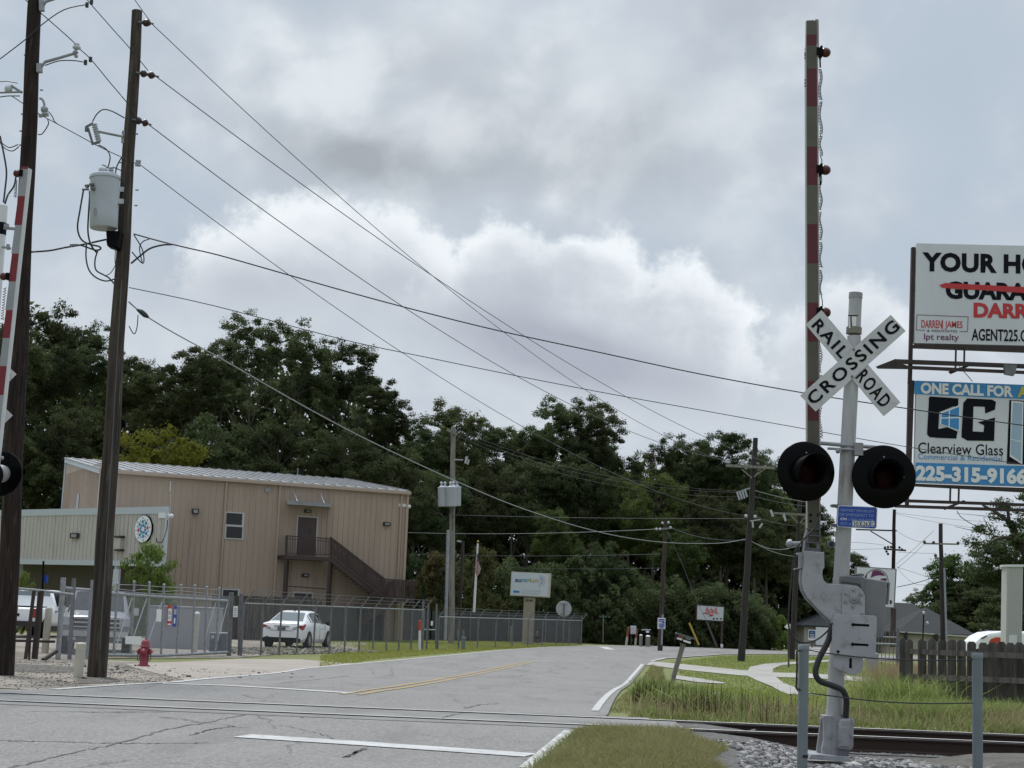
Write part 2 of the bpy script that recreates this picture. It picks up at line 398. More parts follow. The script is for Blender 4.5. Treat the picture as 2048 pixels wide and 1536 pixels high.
M['housewall'] = mat('cream_stucco', (0.42, 0.39, 0.34), 0.85, 0, (0.36, 0.335, 0.29), 2)
M['towerwall'] = mat('ribbed_white_metal', (0.50, 0.50, 0.48), 0.5)
M['stonepillar'] = mat('tan_stucco', (0.33, 0.29, 0.23), 0.9, 0, (0.27, 0.24, 0.19), 3)
M['reflect_grey'] = mat('bare_aluminium', (0.42, 0.435, 0.45), 0.5, 0.2)
M['orange'] = mat('orange_red', (0.50, 0.06, 0.025), 0.5)
M['brick'] = mat('faded_brick_red', (0.24, 0.075, 0.045), 0.7)
M['yellow'] = mat('yellow_guard', (0.42, 0.30, 0.04), 0.6)
M['screen'] = mat('mesh_screen', (0.045, 0.047, 0.048), 0.8, 0, (0.065, 0.067, 0.068), 2)
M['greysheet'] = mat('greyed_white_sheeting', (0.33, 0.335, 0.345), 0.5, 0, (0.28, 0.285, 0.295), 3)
M['boxgrey'] = mat('pale_grey_box', (0.30, 0.305, 0.33), 0.6)
M['boxblue'] = mat('slate_box', (0.07, 0.085, 0.11), 0.6)
M['bark'] = mat('bark', (0.085, 0.072, 0.06), 0.9, 0, (0.05, 0.043, 0.037), 4, 0.6, (2, 2, .4))
M['flag_red'] = mat('flag_red', (0.42, 0.03, 0.04), 0.8)
M['flag_white'] = mat('flag_white', (0.66, 0.66, 0.68), 0.8)
M['flag_blue'] = mat('flag_blue', (0.03, 0.04, 0.16), 0.8)
M['silverpaint'] = mat('silver_paint', (0.55, 0.56, 0.56), 0.4, 0.3)

# chain-link: a real wire diamond pattern, the gaps see-through
def chainlink(name, pitch=0.055, wire=0.17, col=(0.38, 0.39, 0.41)):
    ma = bpy.data.materials.new(name); ma.use_nodes = True; nt = ma.node_tree; X.nt = nt
    tc = nt.nodes.new('ShaderNodeTexCoord'); u, v, _ = nsep(X(tc.outputs['UV']))
    a = X.m('PINGPONG', (u + v) / pitch, 0.5); b = X.m('PINGPONG', (u - v) / pitch, 0.5)
    k = X.m('LESS_THAN', a.min(b), wire / 2)
    bs = nt.nodes['Principled BSDF']; bs.inputs['Base Color'].default_value = (*col, 1); bs.inputs['Roughness'].default_value = 0.6
    bs.inputs['Metallic'].default_value = 0.2
    tr = nt.nodes.new('ShaderNodeBsdfTransparent'); mx = nt.nodes.new('ShaderNodeMixShader')
    nt.links.new(k.s, mx.inputs[0]); nt.links.new(tr.outputs[0], mx.inputs[1]); nt.links.new(bs.outputs[0], mx.inputs[2])
    nt.links.new(mx.outputs[0], nt.nodes['Material Output'].inputs[0])
    return ma
M['link'] = chainlink('chain_link_wire', 0.06, 0.065, (0.28, 0.29, 0.31))
M['link_dense'] = chainlink('chain_link_wire_close', 0.05, 0.16, (0.38, 0.39, 0.42))

# foliage
def leafmat(name, c1, c2, c3, rand=0.18, trans=0.25):
    ma = bpy.data.materials.new(name); ma.use_nodes = True; nt = ma.node_tree; X.nt = nt; b = nt.nodes['Principled BSDF']
    g = nt.nodes.new('ShaderNodeNewGeometry'); tc = nt.nodes.new('ShaderNodeTexCoord'); oi = nt.nodes.new('ShaderNodeObjectInfo')
    isl = X(g.outputs['Random Per Island']); r = X(oi.outputs['Random'])
    cl = nnoise(X(tc.outputs['Object']), 0.45, 3, 0.5)
    c = nmix(isl, c1, c2); c = nmix(cl.sstep(0.45, 0.7) * 0.7, c, c3)
    hs = nt.nodes.new('ShaderNodeHueSaturation')
    nt.links.new((r * rand * 2.0 + (1.0 - rand)).s, hs.inputs['Value']); nt.links.new((X.m('FRACT', r * 5.7) * 0.04 + 0.48).s, hs.inputs['Hue'])
    nt.links.new(c.s, hs.inputs['Color']); nt.links.new(hs.outputs[0], b.inputs['Base Color'])
    b.inputs['Roughness'].default_value = 0.75; b.inputs['Specular IOR Level'].default_value = 0.08
    tr = nt.nodes.new('ShaderNodeBsdfTranslucent'); nt.links.new(hs.outputs[0], tr.inputs[0])
    mx = nt.nodes.new('ShaderNodeMixShader'); mx.inputs[0].default_value = trans
    nt.links.new(b.outputs[0], mx.inputs[1]); nt.links.new(tr.outputs[0], mx.inputs[2])
    nt.links.new(mx.outputs[0], nt.nodes['Material Output'].inputs[0]); return ma
M['leaf'] = leafmat('oak_leaves', (0.056, 0.080, 0.035), (0.100, 0.122, 0.056), (0.076, 0.098, 0.040), 0.26, 0.52)
M['leaf_green'] = leafmat('fresh_leaves', (0.062, 0.098, 0.032), (0.11, 0.15, 0.048), (0.08, 0.115, 0.036), 0.18, 0.5)
M['leaf_yellow'] = leafmat('yellow_green_leaves', (0.13, 0.15, 0.02), (0.21, 0.22, 0.035), (0.10, 0.12, 0.02), 0.1, 0.4)
M['leaf_olive'] = leafmat('olive_leaves', (0.075, 0.080, 0.034), (0.14, 0.125, 0.055), (0.10, 0.095, 0.04), 0.15, 0.4)
M['leaf_bright'] = leafmat('bright_shrub_leaves', (0.10, 0.15, 0.035), (0.19, 0.25, 0.07), (0.12, 0.17, 0.045), 0.1, 0.4)
M['grass'] = leafmat('grass_blades', (0.19, 0.205, 0.080), (0.33, 0.325, 0.155), (0.21, 0.22, 0.09), 0.0, 0.5)
M['weed'] = leafmat('tall_weed_blades', (0.17, 0.215, 0.06), (0.37, 0.40, 0.15), (0.23, 0.265, 0.08), 0.0, 0.5)
M['straw'] = leafmat('straw_blades', (0.26, 0.21, 0.12), (0.42, 0.35, 0.22), (0.30, 0.24, 0.14), 0.0, 0.5)
M['stem'] = leafmat('dry_stems', (0.05, 0.035, 0.02), (0.09, 0.06, 0.035), (0.06, 0.045, 0.02), 0.0, 0.1)
M['lawn_blade'] = leafmat('lawn_blades', (0.20, 0.245, 0.060), (0.34, 0.365, 0.11), (0.25, 0.28, 0.075), 0.0, 0.5)

# ================================================================== terrain
def sst(a, b, x):
    t = np.clip((np.asarray(x, float) - a) / (b - a), 0, 1); return t * t * (3 - 2 * t)
def zp(y): return -0.38 * sst(22.0, 43.0, y)
def zp1(y): return float(zp(y))
def G(px, py, off=0.0):                 # where a pixel's ray meets the terrain profile
    d = ray(px, py); t = 20.0
    for _ in range(60):
        y = t * d.y; z = zp1(y) + off
        t = (z - EYE.z) / d.z if d.z < -1e-6 else 400.0
    p = EYE + d * t; return p
def near_y(x): return 19.3 - 0.045 * x
def far_y(x): return 20.75 - 0.045 * x
rng = np.random.default_rng(7)
def zground(x, y):
    x = np.asarray(x, float); y = np.asarray(y, float)
    z = zp(y) - 0.014 + 0.005 * np.sin(x * 1.7 + 1.3 * np.sin(y * .6)) * np.cos(y * 1.3 + x * .4) - 0.8 * sst(104, 122, y) * sst(14, 26, x)
    tr = sst(2.6, 4.2, x) * (1 - sst(6.6, 7.2, x)) * sst(15.0, 18.3, y + 0.045 * x) * (1 - sst(21.0, 21.6, y + 0.045 * x))
    z = z - 0.19 * tr
    mound = sst(0.7, 1.2, x) * (1 - sst(2.0, 2.9, x)) * sst(12, 15, y) * (1 - sst(17.6, 18.9, y))
    return z + 0.05 * mound
def lines(parts):
    out = []
    for a, b, st in parts: out.append(np.arange(a, b, st))
    return np.unique(np.round(np.concatenate(out), 4))
gx = lines([(-700, -60, 20), (-60, -14, 2), (-14, 14, 0.3), (14, 60, 2), (60, 720, 20)])
gy = lines([(-40, 10, 2), (10, 26, 0.25), (26, 60, 1), (60, 140, 4), (140, 900, 20)])
XX, YY = np.meshgrid(gx, gy); ZZ = zground(XX, YY)
nx, ny = len(gx), len(gy)
idx = np.arange(nx * ny).reshape(ny, nx)
q = np.stack([idx[:-1, :-1], idx[:-1, 1:], idx[1:, 1:], idx[1:, :-1]], -1).reshape(-1, 4)
M['ground'] = mat('grassy_ground', (0.155, 0.18, 0.055), 0.95, 0, (0.165, 0.175, 0.065), 0.35, 0.5, bump=0.5, bscale=25, col3=(0.15, 0.13, 0.075), scale3=1.7)
o = np_obj('ground', np_mesh('ground', np.stack([XX, YY, ZZ], -1).reshape(-1, 3), q, M['ground'])); tag(o, 'grassy ground around the road and buildings', None, None, 'structure')

def resample(pl, n):
    pl = np.array(pl, float); d = np.r_[0, np.cumsum(np.linalg.norm(np.diff(pl, axis=0), axis=1))]
    t = np.linspace(0, d[-1], n); return np.stack([np.interp(t, d, pl[:, 0]), np.interp(t, d, pl[:, 1])], -1)
def sheet(name, A, B, off, ma, n=80, mcols=10, kind='structure', zf=None, label=None):
    a = resample(A, n); b = resample(B, n); t = np.linspace(0, 1, mcols + 1)[None, :, None]
    g = a[:, None] * (1 - t) + b[:, None] * t
    z = (zp(g[..., 1]) if zf is None else zf(g[..., 0], g[..., 1])) + off
    V = np.concatenate([g, z[..., None]], -1).reshape(-1, 3)
    ix = np.arange(n * (mcols + 1)).reshape(n, mcols + 1)
    qq = np.stack([ix[:-1, :-1], ix[:-1, 1:], ix[1:, 1:], ix[1:, :-1]], -1).reshape(-1, 4)
    V_ = V[qq[0]]; nrm = np.cross(V_[1] - V_[0], V_[2] - V_[0])
    if nrm[2] < 0: qq = qq[:, ::-1]
    o = np_obj(name, np_mesh(name, V, qq, ma)); tag(o, label, None, None, kind); return o
def gpl(pts): return [(G(*p).x, G(*p).y) for p in pts]

# asphalt: aggregate speckle, wheel-path wear, cracks
def asphalt(name):
    ma = bpy.data.materials.new(name); ma.use_nodes = True; nt = ma.node_tree; X.nt = nt; b = nt.nodes['Principled BSDF']
    tc = nt.nodes.new('ShaderNodeTexCoord'); v = X(tc.outputs['Object'])
    sp1 = nnoise(v, 42, 3, 0.75); sp2 = nnoise(v, 14, 4, 0.7); lg = nnoise(v, 0.35, 4, 0.55); sp3 = nnoise(nxyz(*nsep(v)), 26, 2, 0.8)
    c = nmix(sp1.sstep(0.33, 0.68), (0.137, 0.132, 0.126), (0.298, 0.288, 0.275))
    c = nmix(sp3.sstep(0.56, 0.66) * 0.55, c, (0.40, 0.395, 0.385))
    c = nmix(sp2.sstep(0.48, 0.68) * 0.45, c, (0.135, 0.134, 0.132))
    c = nmix(lg.sstep(0.42, 0.65) * 0.4, c, (0.267, 0.259, 0.248))
    st = nnoise(nxyz(*[a_ * k_ for a_, k_ in zip(nsep(v), (1.5, 0.22, 1))]), 1.0, 4, 0.6)
    c = nmix(st.sstep(0.50, 0.68) * 0.45, c, (0.15, 0.148, 0.145))
    c = nmix(nnoise(v, 3.2, 3, 0.6).sstep(0.64, 0.70) * 0.4, c, (0.125, 0.122, 0.12))
    mp = nt.nodes.new('ShaderNodeMapping'); mp.inputs['Rotation'].default_value = (0, 0, R(-14)); mp.inputs['Scale'].default_value = (1.0, 0.42, 1); nt.links.new(v.s, mp.inputs[0])
    wv_ = nnoise(v, 1.9, 5, 0.65, color=True)
    crack = None
    for sc_, off_, w0, m0 in ((0.42, 0.0, 0.008, 0.47), (0.9, 5.0, 0.006, 0.56)):
        ad = nt.nodes.new('ShaderNodeVectorMath'); ad.operation = 'MULTIPLY_ADD'; nt.links.new(wv_.s, ad.inputs[0]); ad.inputs[1].default_value = (.55, .3, 0); nt.links.new(mp.outputs[0], ad.inputs[2])
        a2 = nt.nodes.new('ShaderNodeVectorMath'); a2.operation = 'ADD'; nt.links.new(ad.outputs[0], a2.inputs[0]); a2.inputs[1].default_value = (off_, off_, 0)
        vo = nt.nodes.new('ShaderNodeTexVoronoi'); vo.feature = 'DISTANCE_TO_EDGE'; vo.inputs['Scale'].default_value = sc_; nt.links.new(a2.outputs[0], vo.inputs['Vector'])
        k = (1.0 - X(vo.outputs['Distance']).sstep(0.001, w0)) * nnoise(v, 0.45 + off_ * .1, 2).sstep(m0, m0 + .07)
        crack = k if crack is None else crack.max(k)
    c = nmix(crack * 0.6, c, (0.06, 0.059, 0.058))
    nt.links.new(c.s, b.inputs['Base Color']); b.inputs['Roughness'].default_value = 0.85; b.inputs['Specular IOR Level'].default_value = 0.3
    bn = nt.nodes.new('ShaderNodeBump'); bn.inputs['Strength'].default_value = 0.35; bn.inputs['Distance'].default_value = 0.01
    nt.links.new((sp1 - crack * 2.0).s, bn.inputs['Height']); nt.links.new(bn.outputs[0], b.inputs['Normal']); return ma
M['asphalt'] = asphalt('worn_asphalt')
M['asphalt_dark'] = mat('dark_asphalt_edge', (0.245, 0.24, 0.23), 0.9, 0, (0.17, 0.166, 0.16), 1.2, 0.6, bump=0.4, bscale=40, col3=(0.33, 0.325, 0.315), scale3=26)
M['gravel'] = mat('pale_gravel', (0.33, 0.295, 0.25), 0.95, 0, (0.13, 0.11, 0.09), 1.1, 0.6, bump=0.8, bscale=30, col3=(0.42, 0.385, 0.335), scale3=16)
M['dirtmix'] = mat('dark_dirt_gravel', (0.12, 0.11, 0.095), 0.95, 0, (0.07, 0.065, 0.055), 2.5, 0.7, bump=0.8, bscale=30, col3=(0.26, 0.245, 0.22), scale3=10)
M['apron'] = mat('beige_concrete', (0.36, 0.315, 0.275), 0.9, 0, (0.29, 0.255, 0.225), 0.5, 0.6, bump=0.2, bscale=20)
M['path'] = mat('path_concrete', (0.40, 0.385, 0.355), 0.9, 0, (0.31, 0.30, 0.275), 0.7, 0.6, bump=0.2, bscale=15, col3=(0.22, 0.21, 0.18), scale3=4)
M['ballast'] = mat('ballast_bed', (0.16, 0.155, 0.15), 0.95, 0, (0.07, 0.068, 0.065), 14, 0.8, bump=1.0, bscale=30, col3=(0.30, 0.295, 0.29), scale3=22)
M['paintwhite'] = mat('worn_white_paint', (0.56, 0.56, 0.55), 0.8, 0, (0.40, 0.40, 0.395), 2.5, 0.5, col3=(0.25, 0.248, 0.245), scale3=9)
M['paintyellow'] = mat('worn_yellow_paint', (0.44, 0.29, 0.085), 0.8, 0, (0.28, 0.235, 0.17), 2, 0.5, col3=(0.25, 0.247, 0.24), scale3=7)

Lpx = [(140, 1384), (350, 1366), (600, 1339), (890, 1312), (1000, 1301.5), (1100, 1294.5), (1180, 1291.5), (1300, 1292), (1450, 1297), (1560, 1302), (1700, 1308)]
Rpx = [(1190, 1424), (1230, 1380), (1285, 1329), (1302, 1323), (1330, 1317), (1440, 1309.5), (1560, 1308), (1700, 1314)]
Le = gpl(Lpx); Re = gpl(Rpx)
Lr = [(-9.5, -12), (-9.0, 21.0), (-6.6, 22.2)] + Le[1:] + [(70, 96)]
Rr = [(-0.9, -12), (0.32, 13.3), (0.92, 17.8), (1.5, 21.7)] + [(x + 0.14, y) for x, y in Re[1:3]] + Re[3:] + [(70, 84)]
sheet('road', Lr[2:], Rr[3:], 0.012, M['asphalt'], 120, 12, label='worn grey asphalt road curving to the right')
sheet('road', Lr[:3], Rr[:4], 0.012, M['asphalt'], 120, 12, label='near side of the asphalt road at the crossing')
def stripe(name, pl, wdt, ma, off=0.02, n=90):
    c = resample(pl, n); t = np.gradient(c, axis=0); t /= np.linalg.norm(t, axis=1)[:, None]; nn_ = np.stack([-t[:, 1], t[:, 0]], -1) * wdt / 2
    return sheet(name, c + nn_, c - nn_, off, ma, n, 1)
stripe('road_marking', Le[1:9], 0.15, M['paintwhite'])
stripe('road_marking', [(-6.35, 22.35)] + Le[1:2], 0.15, M['paintwhite'])
stripe('road_marking', Re[:3], 0.11, M['paintwhite'])
stripe('road_marking', Re[3:7], 0.15, M['paintwhite'])
stripe('road_marking', gpl([(1138, 1464), (1050, 1540)]) , 0.12, M['paintwhite'])
for off in (-0.13, 0.13):
    c = gpl([(700, 1391), (800, 1376), (900, 1357), (990, 1340), (1056, 1325)])
    c = resample(c, 60); t = np.gradient(c, axis=0); t /= np.linalg.norm(t, axis=1)[:, None]
    stripe('road_marking', c + np.stack([-t[:, 1], t[:, 0]], -1) * off, 0.11, M['paintyellow'])
stripe('road_marking', gpl([(325, 1369), (455, 1373), (560, 1379), (700, 1388)]), 0.34, M['paintwhite'])      # far stop line
stripe('road_marking', gpl([(484, 1475), (700, 1489), (860, 1500), (1062, 1514)]), 0.42, M['paintwhite'])    # near stop line
stripe('road_marking', gpl([(1205, 1294), (1222, 1300)]), 0.5, M['paintwhite'], 0.021)
stripe('road_marking', gpl([(1150, 1300), (1290, 1297)]), 0.10, M['paintwhite'], 0.022)

rc = random.Random(9)
def road_crack(px, wd):
    c = resample(gpl(px), 70); j = np.array([[rc.uniform(-.03, .03), rc.uniform(-.05, .05)] for _ in range(70)]); c = c + j
    w_ = .7 * wd * np.array([rc.uniform(.35, 1.3) for _ in range(70)])[:, None]; t = np.gradient(c, axis=0); t /= np.linalg.norm(t, axis=1)[:, None]; nn_ = np.stack([-t[:, 1], t[:, 0]], -1) * w_ / 2
    sheet('road_crack', c + nn_, c - nn_, .0165, M['crack'], 70, 1)
M['crack'] = mat('open_crack', (0.085, 0.083, 0.081), 0.95, 0, (0.16, 0.157, 0.153), 6, 0.6)
for px_, wd_ in (([(20, 1540), (120, 1515), (245, 1488), (330, 1462), (400, 1450), (490, 1432)], .05), ([(380, 1474), (415, 1463), (470, 1455)], .035), ([(0, 1484), (120, 1487), (240, 1490), (420, 1489)], .05), ([(866, 1444), (900, 1434), (935, 1427)], .07), ([(690, 1518), (715, 1506), (732, 1500)], .05), ([(930, 1418), (960, 1411), (1000, 1409)], .05),
                 ([(60, 1425), (200, 1427), (340, 1426)], .04), ([(600, 1437), (760, 1438), (900, 1444), (1020, 1450)], .05), ([(560, 1452), (640, 1470), (700, 1495)], .02), ([(560, 1368), (620, 1362), (700, 1352)], .05)):
    road_crack(px_, wd_)

# paving, gravel and paths
sheet('gravel_verge', gpl([(-60, 1372), (140, 1383), (350, 1367), (640, 1336)]), gpl([(-60, 1318), (140, 1316), (350, 1326), (600, 1326)]), -0.004, M['gravel'], 60, 12)
sheet('driveway', gpl([(375, 1362), (640, 1336), (720, 1328)]), gpl([(250, 1328), (480, 1318), (600, 1319)]), 0.004, M['apron'], 30, 8)
sheet('parking_lot', gpl([(-300, 1318), (140, 1316), (470, 1316), (640, 1302), (735, 1298)]), gpl([(-300, 1262), (140, 1268), (470, 1276), (640, 1281), (735, 1285)]), 0.002, M['gravel'], 40, 12)
sheet('sidewalk', gpl([(1296, 1322), (1370, 1329), (1480, 1340), (1545, 1345), (1640, 1348), (1760, 1357)]), gpl([(1285, 1329), (1370, 1340), (1480, 1351), (1545, 1354), (1640, 1357), (1760, 1366)]), 0.006, M['path'], 50, 3)
sheet('sidewalk', gpl([(1494, 1345), (1500, 1334), (1530, 1328), (1600, 1323), (1700, 1318)]), gpl([(1545, 1350), (1546, 1338), (1562, 1331), (1602, 1327), (1700, 1321)]), 0.010, M['path'], 40, 3)
sheet('sidewalk', gpl([(1494, 1352), (1515, 1362), (1545, 1374), (1575, 1389)]), gpl([(1550, 1353), (1567, 1367), (1590, 1375), (1640, 1392)]), 0.014, M['path'], 30, 3)
sheet('concrete_slab', gpl([(1345, 1350), (1395, 1357), (1450, 1366)]), gpl([(1350, 1358), (1395, 1365), (1445, 1368)]), 0.012, M['path'], 12, 2)
sheet('concrete_slab', gpl([(1402, 1383), (1440, 1386)]), gpl([(1410, 1389), (1448, 1392)]), 0.012, M['path'], 6, 2)
sheet('dirt_shade_patch', gpl([(20, 1342), (90, 1346), (150, 1344)]), gpl([(30, 1328), (95, 1330), (155, 1334)]), 0.003, M['dirtmix'], 20, 5)
sheet('dirt_shade_patch', gpl([(245, 1336), (290, 1338), (340, 1334)]), gpl([(250, 1332), (290, 1330), (335, 1331)]), 0.003, M['dirtmix'], 20, 5)  # shadow under the hydrant, painted as a dark sheet on the gravel
sheet('dirt_shade_patch', gpl([(150, 1368), (215, 1366), (240, 1362)]), gpl([(155, 1354), (200, 1352), (235, 1358)]), 0.003, M['dirtmix'], 20, 5)
# driveway by the house behind the mast
sheet('driveway', gpl([(1600, 1290), (1680, 1296)]), gpl([(1600, 1306), (1690, 1310)]), 0.008, M['path'], 10, 3)
# crossing: dark worn strip round the rails, and dirt / ballast beyond the paved part
sheet('crossing_surface', [(x, near_y(x) - 0.55) for x in (-9, 1.9)], [(x, near_y(x) - 0.09) for x in (-9, 1.9)], 0.017, M['asphalt_dark'], 30, 2)
sheet('crossing_surface', [(x, near_y(x) + 0.10) for x in (-9, 2.3)], [(x, far_y(x) - 0.09) for x in (-9, 2.3)], 0.016, M['asphalt_dark'], 30, 4)
sheet('crossing_surface', [(x, far_y(x) + 0.09) for x in (-9, 2.0)], [(x, far_y(x) + 0.5) for x in (-9, 2.0)], 0.017, M['asphalt_dark'], 30, 2)
zb = lambda x, y: np.asarray(zground(x, y))
sheet('railway_ballast', [(1.75, 12.0), (1.9, 17.8), (2.1, 18.9)], [(12, 12.0), (12, 16), (12, 18.4)], 0.010, M['ballast'], 60, 60, zf=zb)
sheet('railway_ballast', [(2.1, 18.9), (2.2, 21.1)], [(40, 17.1), (40, 19.6)], 0.011, M['ballast'], 30, 80, zf=zb)
dc = G(1960, 1500)
th = np.linspace(0, 2 * np.pi, 49)
sheet('dirt_crossing', [(dc.x + 0.02 * math.cos(t), 17.4 + 0.02 * math.sin(t)) for t in th], [(dc.x + 0.75 + 1.5 * math.cos(t) * (1 + .08 * math.sin(5 * t)), 17.3 + 2.0 * math.sin(t) * (1 + .06 * math.cos(4 * t))) for t in th], 0.11, M['dirtmix'], 49, 8,
      zf=lambda x, y: zground(x, y) - 0.10 * sst(0.6, 1.0, np.hypot((np.asarray(x) - dc.x - .75) / 1.5, (np.asarray(y) - 17.3) / 2.0)) + 0.03)
# sloping fill of dirt at the end of the paved crossing
sheet('dirt_fill', [(1.2, 18.3), (1.9, 18.95), (2.9, 19.03)], [(1.2, 17.6), (2.4, 17.9), (3.5, 18.55)], 0.0, M['dirtmix'], 24, 8,
      zf=lambda x, y: np.where(True, -0.005 - 0.16 * sst(2.4, 3.7, np.asarray(x) + (18.9 - np.asarray(y)) * 0.9), 0))

# rails: head, web, foot; each rail a thing of its own
def rail(yf, label):
    prof = [(-.075, -.185), (.075, -.185), (.075, -.172), (.012, -.155), (.010, -.05), (.036, -.038), (.036, -.006), (.030, 0.0), (-.030, 0.0), (-.036, -.006), (-.036, -.038), (-.010, -.05), (-.012, -.155), (-.075, -.172)]
    x0, x1 = -45.0, 60.0; lift = 0.028
    root = thing('rail', label, 'rail', (0, yf(0), 0), 'rails of the track')
    mb = MB(); n = len(prof)
    vs = [(x, yf(x) + a, b + lift) for x in (x0, x1) for a, b in prof]
    fs = [(i, i + n, (i + 1) % n + n, (i + 1) % n) for i in range(n) if i != 7]
    mb.add(vs, fs); mb.build('web_and_foot', M['rail_side'], root)
    t = MB(); t.add([(x0, yf(x0) - .030, lift + .0005), (x1, yf(x1) - .030, lift + .0005), (x1, yf(x1) + .030, lift + .0005), (x0, yf(x0) + .030, lift + .0005)], [(0, 1, 2, 3)])
    t.add([(x0, yf(x0) - .0365, lift - .016), (x1, yf(x1) - .0365, lift - .016), (x1, yf(x1) - .030, lift + .0004), (x0, yf(x0) - .030, lift + .0004)], [(0, 1, 2, 3)])
    t.build('running_surface', M['rail_top'], root)
rail(near_y, 'near steel rail with polished top and rusty side, closer to the stop line')
rail(far_y, 'far steel rail with polished top, next to the weeds beyond the track')

# ================================================================== railway crossing signal, right foreground
Y0 = 15.5
def pts(L, Y): return [P(x, y, Y) for x, y in L]
def zoom3(L): return [(1540 + a * .336, 1020 + b * .336) for a, b in L]
def zoomC(L): return [(1580 + a * .1692, 1080 + b * .1692) for a, b in L]
def screw(mb, px, py, Y, r, h, n=6): mb.lathe(P(px, py, Y), (0, -1, 0), [(r, 0), (r, h), (r * .8, h + .004)], n, False)
base = P(1665, 1512, Y0)
sig = thing('crossing_signal', 'grey crossing mast with crossbuck, two black flashers and upright red banded gate arm', 'crossing signal', base)
mb = MB(); mb.tube([P(1667, 1462, Y0), P(1699, 830, Y0), P(1706, 700, Y0)], [.083, .074, .072], 20); mb.build('mast', M['mast'], sig)
cap = MB(); cap.tube([P(1707.6, 668, Y0), P(1708.2, 655, Y0)], .079, 20); cap.build('mast_collar', M['collar'], sig)
top = MB(); top.tube([P(1708, 700, Y0), P(1708, 672, Y0)], [.070, .068], 20); top.tube([P(1708.3, 656, Y0), P(1711, 597, Y0)], .066, 20)
to = top.build('bell_housing', M['mast'], sig)
b2 = MB(); b2.tube([P(1711, 597, Y0), P(1711.6, 586, Y0)], .070, 20); b2.build('cap', M['cast'], to)
b3 = MB()
for (a, b, c, d, mm) in ((1696.5, 631, 1714, 657, 'w'),):
    b3.plate(pts([(1700, 631), (1713, 631), (1711.5, 656), (1698, 656)], Y0 - .070), (0, .01, 0))
b3.build('window', M['letter_white'], to)
b4 = MB(); b4.plate(pts([(1701, 631), (1703, 631), (1704, 655), (1701.5, 655)], Y0 - .0745), (0, .003, 0)); b4.plate(pts([(1696, 630), (1716, 630), (1716, 632), (1696, 632)], Y0 - .0745), (0, .003, 0))
b4.build('window_bar', M['blackm'], to)

# crossbuck: two blades with lettering
YC = Y0 - .085
def blade(corners, Y, words, name, mtext):
    p = pts(corners, Y); o = MB().plate(p, (0, .006, 0)).build(name, M['cross'], sig)
    u = ((p[1] - p[0]) + (p[2] - p[3])).normalized(); v = (p[0] - p[3]).normalized()
    if v.z < 0: v = -v
    t = MB()
    for s, x0, x1, y0, h in words:
        t.mark(); A = P(*x0, Y); B = P(*x1, Y)
        put_text(t, s, A, B, v * h, 0.022, (0, -.004, 0), 1.25)
    t.build('lettering', mtext, o); return o
# (corner order: top-left, top-right, bottom-right, bottom-left along the reading direction)
rr = blade([(1643, 620), (1801, 805), (1767.5, 832.5), (1611.5, 649)], YC, [
    ('RAIL', (1622.5, 652), (1682.5, 718), 0, .120), ('ROAD', (1711, 755), (1765, 817), 0, .138)], 'crossbuck_blade', M['letter'])
cr = blade([(1600.5, 791), (1781.5, 629.5), (1811.5, 662), (1631.5, 823)], YC - .012, [
    ('CROSSING', (1627, 811), (1801, 655.5), 0, .120)], 'crossbuck_blade', M['letter'])
sb = MB(); screw(sb, 1707.5, 699, YC - .012, .013, .006, 10); sb.mark(); screw(sb, 1704, 753, YC - .012, .013, .006, 10); sb.build('crossbuck_bolt', M['galv_dark'], sig)

# flasher crossarm and clamps
arm = MB(); arm.tube([P(1640, 886, Y0 - .06), P(1706, 892, Y0 - .06), P(1750, 894, Y0 - .06)], .021, 10); arm.tube([P(1655, 897, Y0 - .04), P(1700, 899, Y0 - .11), P(1740, 903, Y0 - .06)], .014, 8)
arm.box(P(1716, 899, Y0 - .09), (.085, .10, .13)); arm.tube([P(1674, 903, Y0 - .09), P(1680, 901, Y0 - .12)], .024, 8)
arm.tube([P(1690, 897.5, Y0 + .0), P(1689.7, 903, Y0)], .082, 18)
arm.build('flasher_crossarm', M['cast'], sig, bevel=.005)
def flasher(px, py, r, yaw):
    c = P(px, py, Y0 - .12); ax = Vector((math.sin(yaw), -math.cos(yaw), 0.0))
    root = MB(); root.lathe(c, ax, [(r, 0.0), (r, .004), (r - .012, .012), (.14, .014)], 48)
    f = root.build('flasher_background', M['black'], sig)
    h = MB(); h.lathe(c - ax * .14, ax, [(.05, 0), (.12, .03), (.135, .14)], 24); h.build('flasher_housing', M['blackm'], f)
    # visor: hollow half tube over the lens
    vs = []; fs = []; n = 28; up = Vector((0, 0, 1)); x = ax.cross(up).normalized()
    L = .34
    for j in range(n + 1):
        t = R(-55) + R(290) * j / n
        d = x * math.cos(t) + up * math.sin(t)
        ln = L * (0.35 + 0.65 * max(0, min(1, (math.sin(t) + 0.9) / 1.3)))
        for rad in (.145, .138):
            vs += [c + d * rad + ax * .012, c + d * (rad + .01) + ax * ln]
    for j in range(n):
        a = j * 4; b = a + 4
        fs += [(a, b, b + 1, a + 1), (a + 2, a + 3, b + 3, b + 2), (a + 1, b + 1, b + 3, a + 3)]
    v = MB().add(vs, fs, True); v.build('visor', M['blackm'], f)
    l = MB(); l.lathe(c + ax * .012, ax, [(.132, 0.0), (.125, .018), (.09, .034), (.045, .042), (0.001, .045)], 32); l.build('lens', M['lens'], f)
    s = MB(); q = c + Vector((0, 0, r * .62)) + ax * .012; s.lathe(q, ax, [(.009, 0), (.008, .006)], 8); s.lathe(c - x * r * .62 + ax * .012, ax, [(.006, 0), (.005, .005)], 8); s.build('screw', M['galv'], f)
    hook = MB(); hook.tube([c - ax * .02 + x * .0 + up * .1, P(px, 893, Y0 - .06)], .02, 8); hook.build('bracket', M['cast'], f)
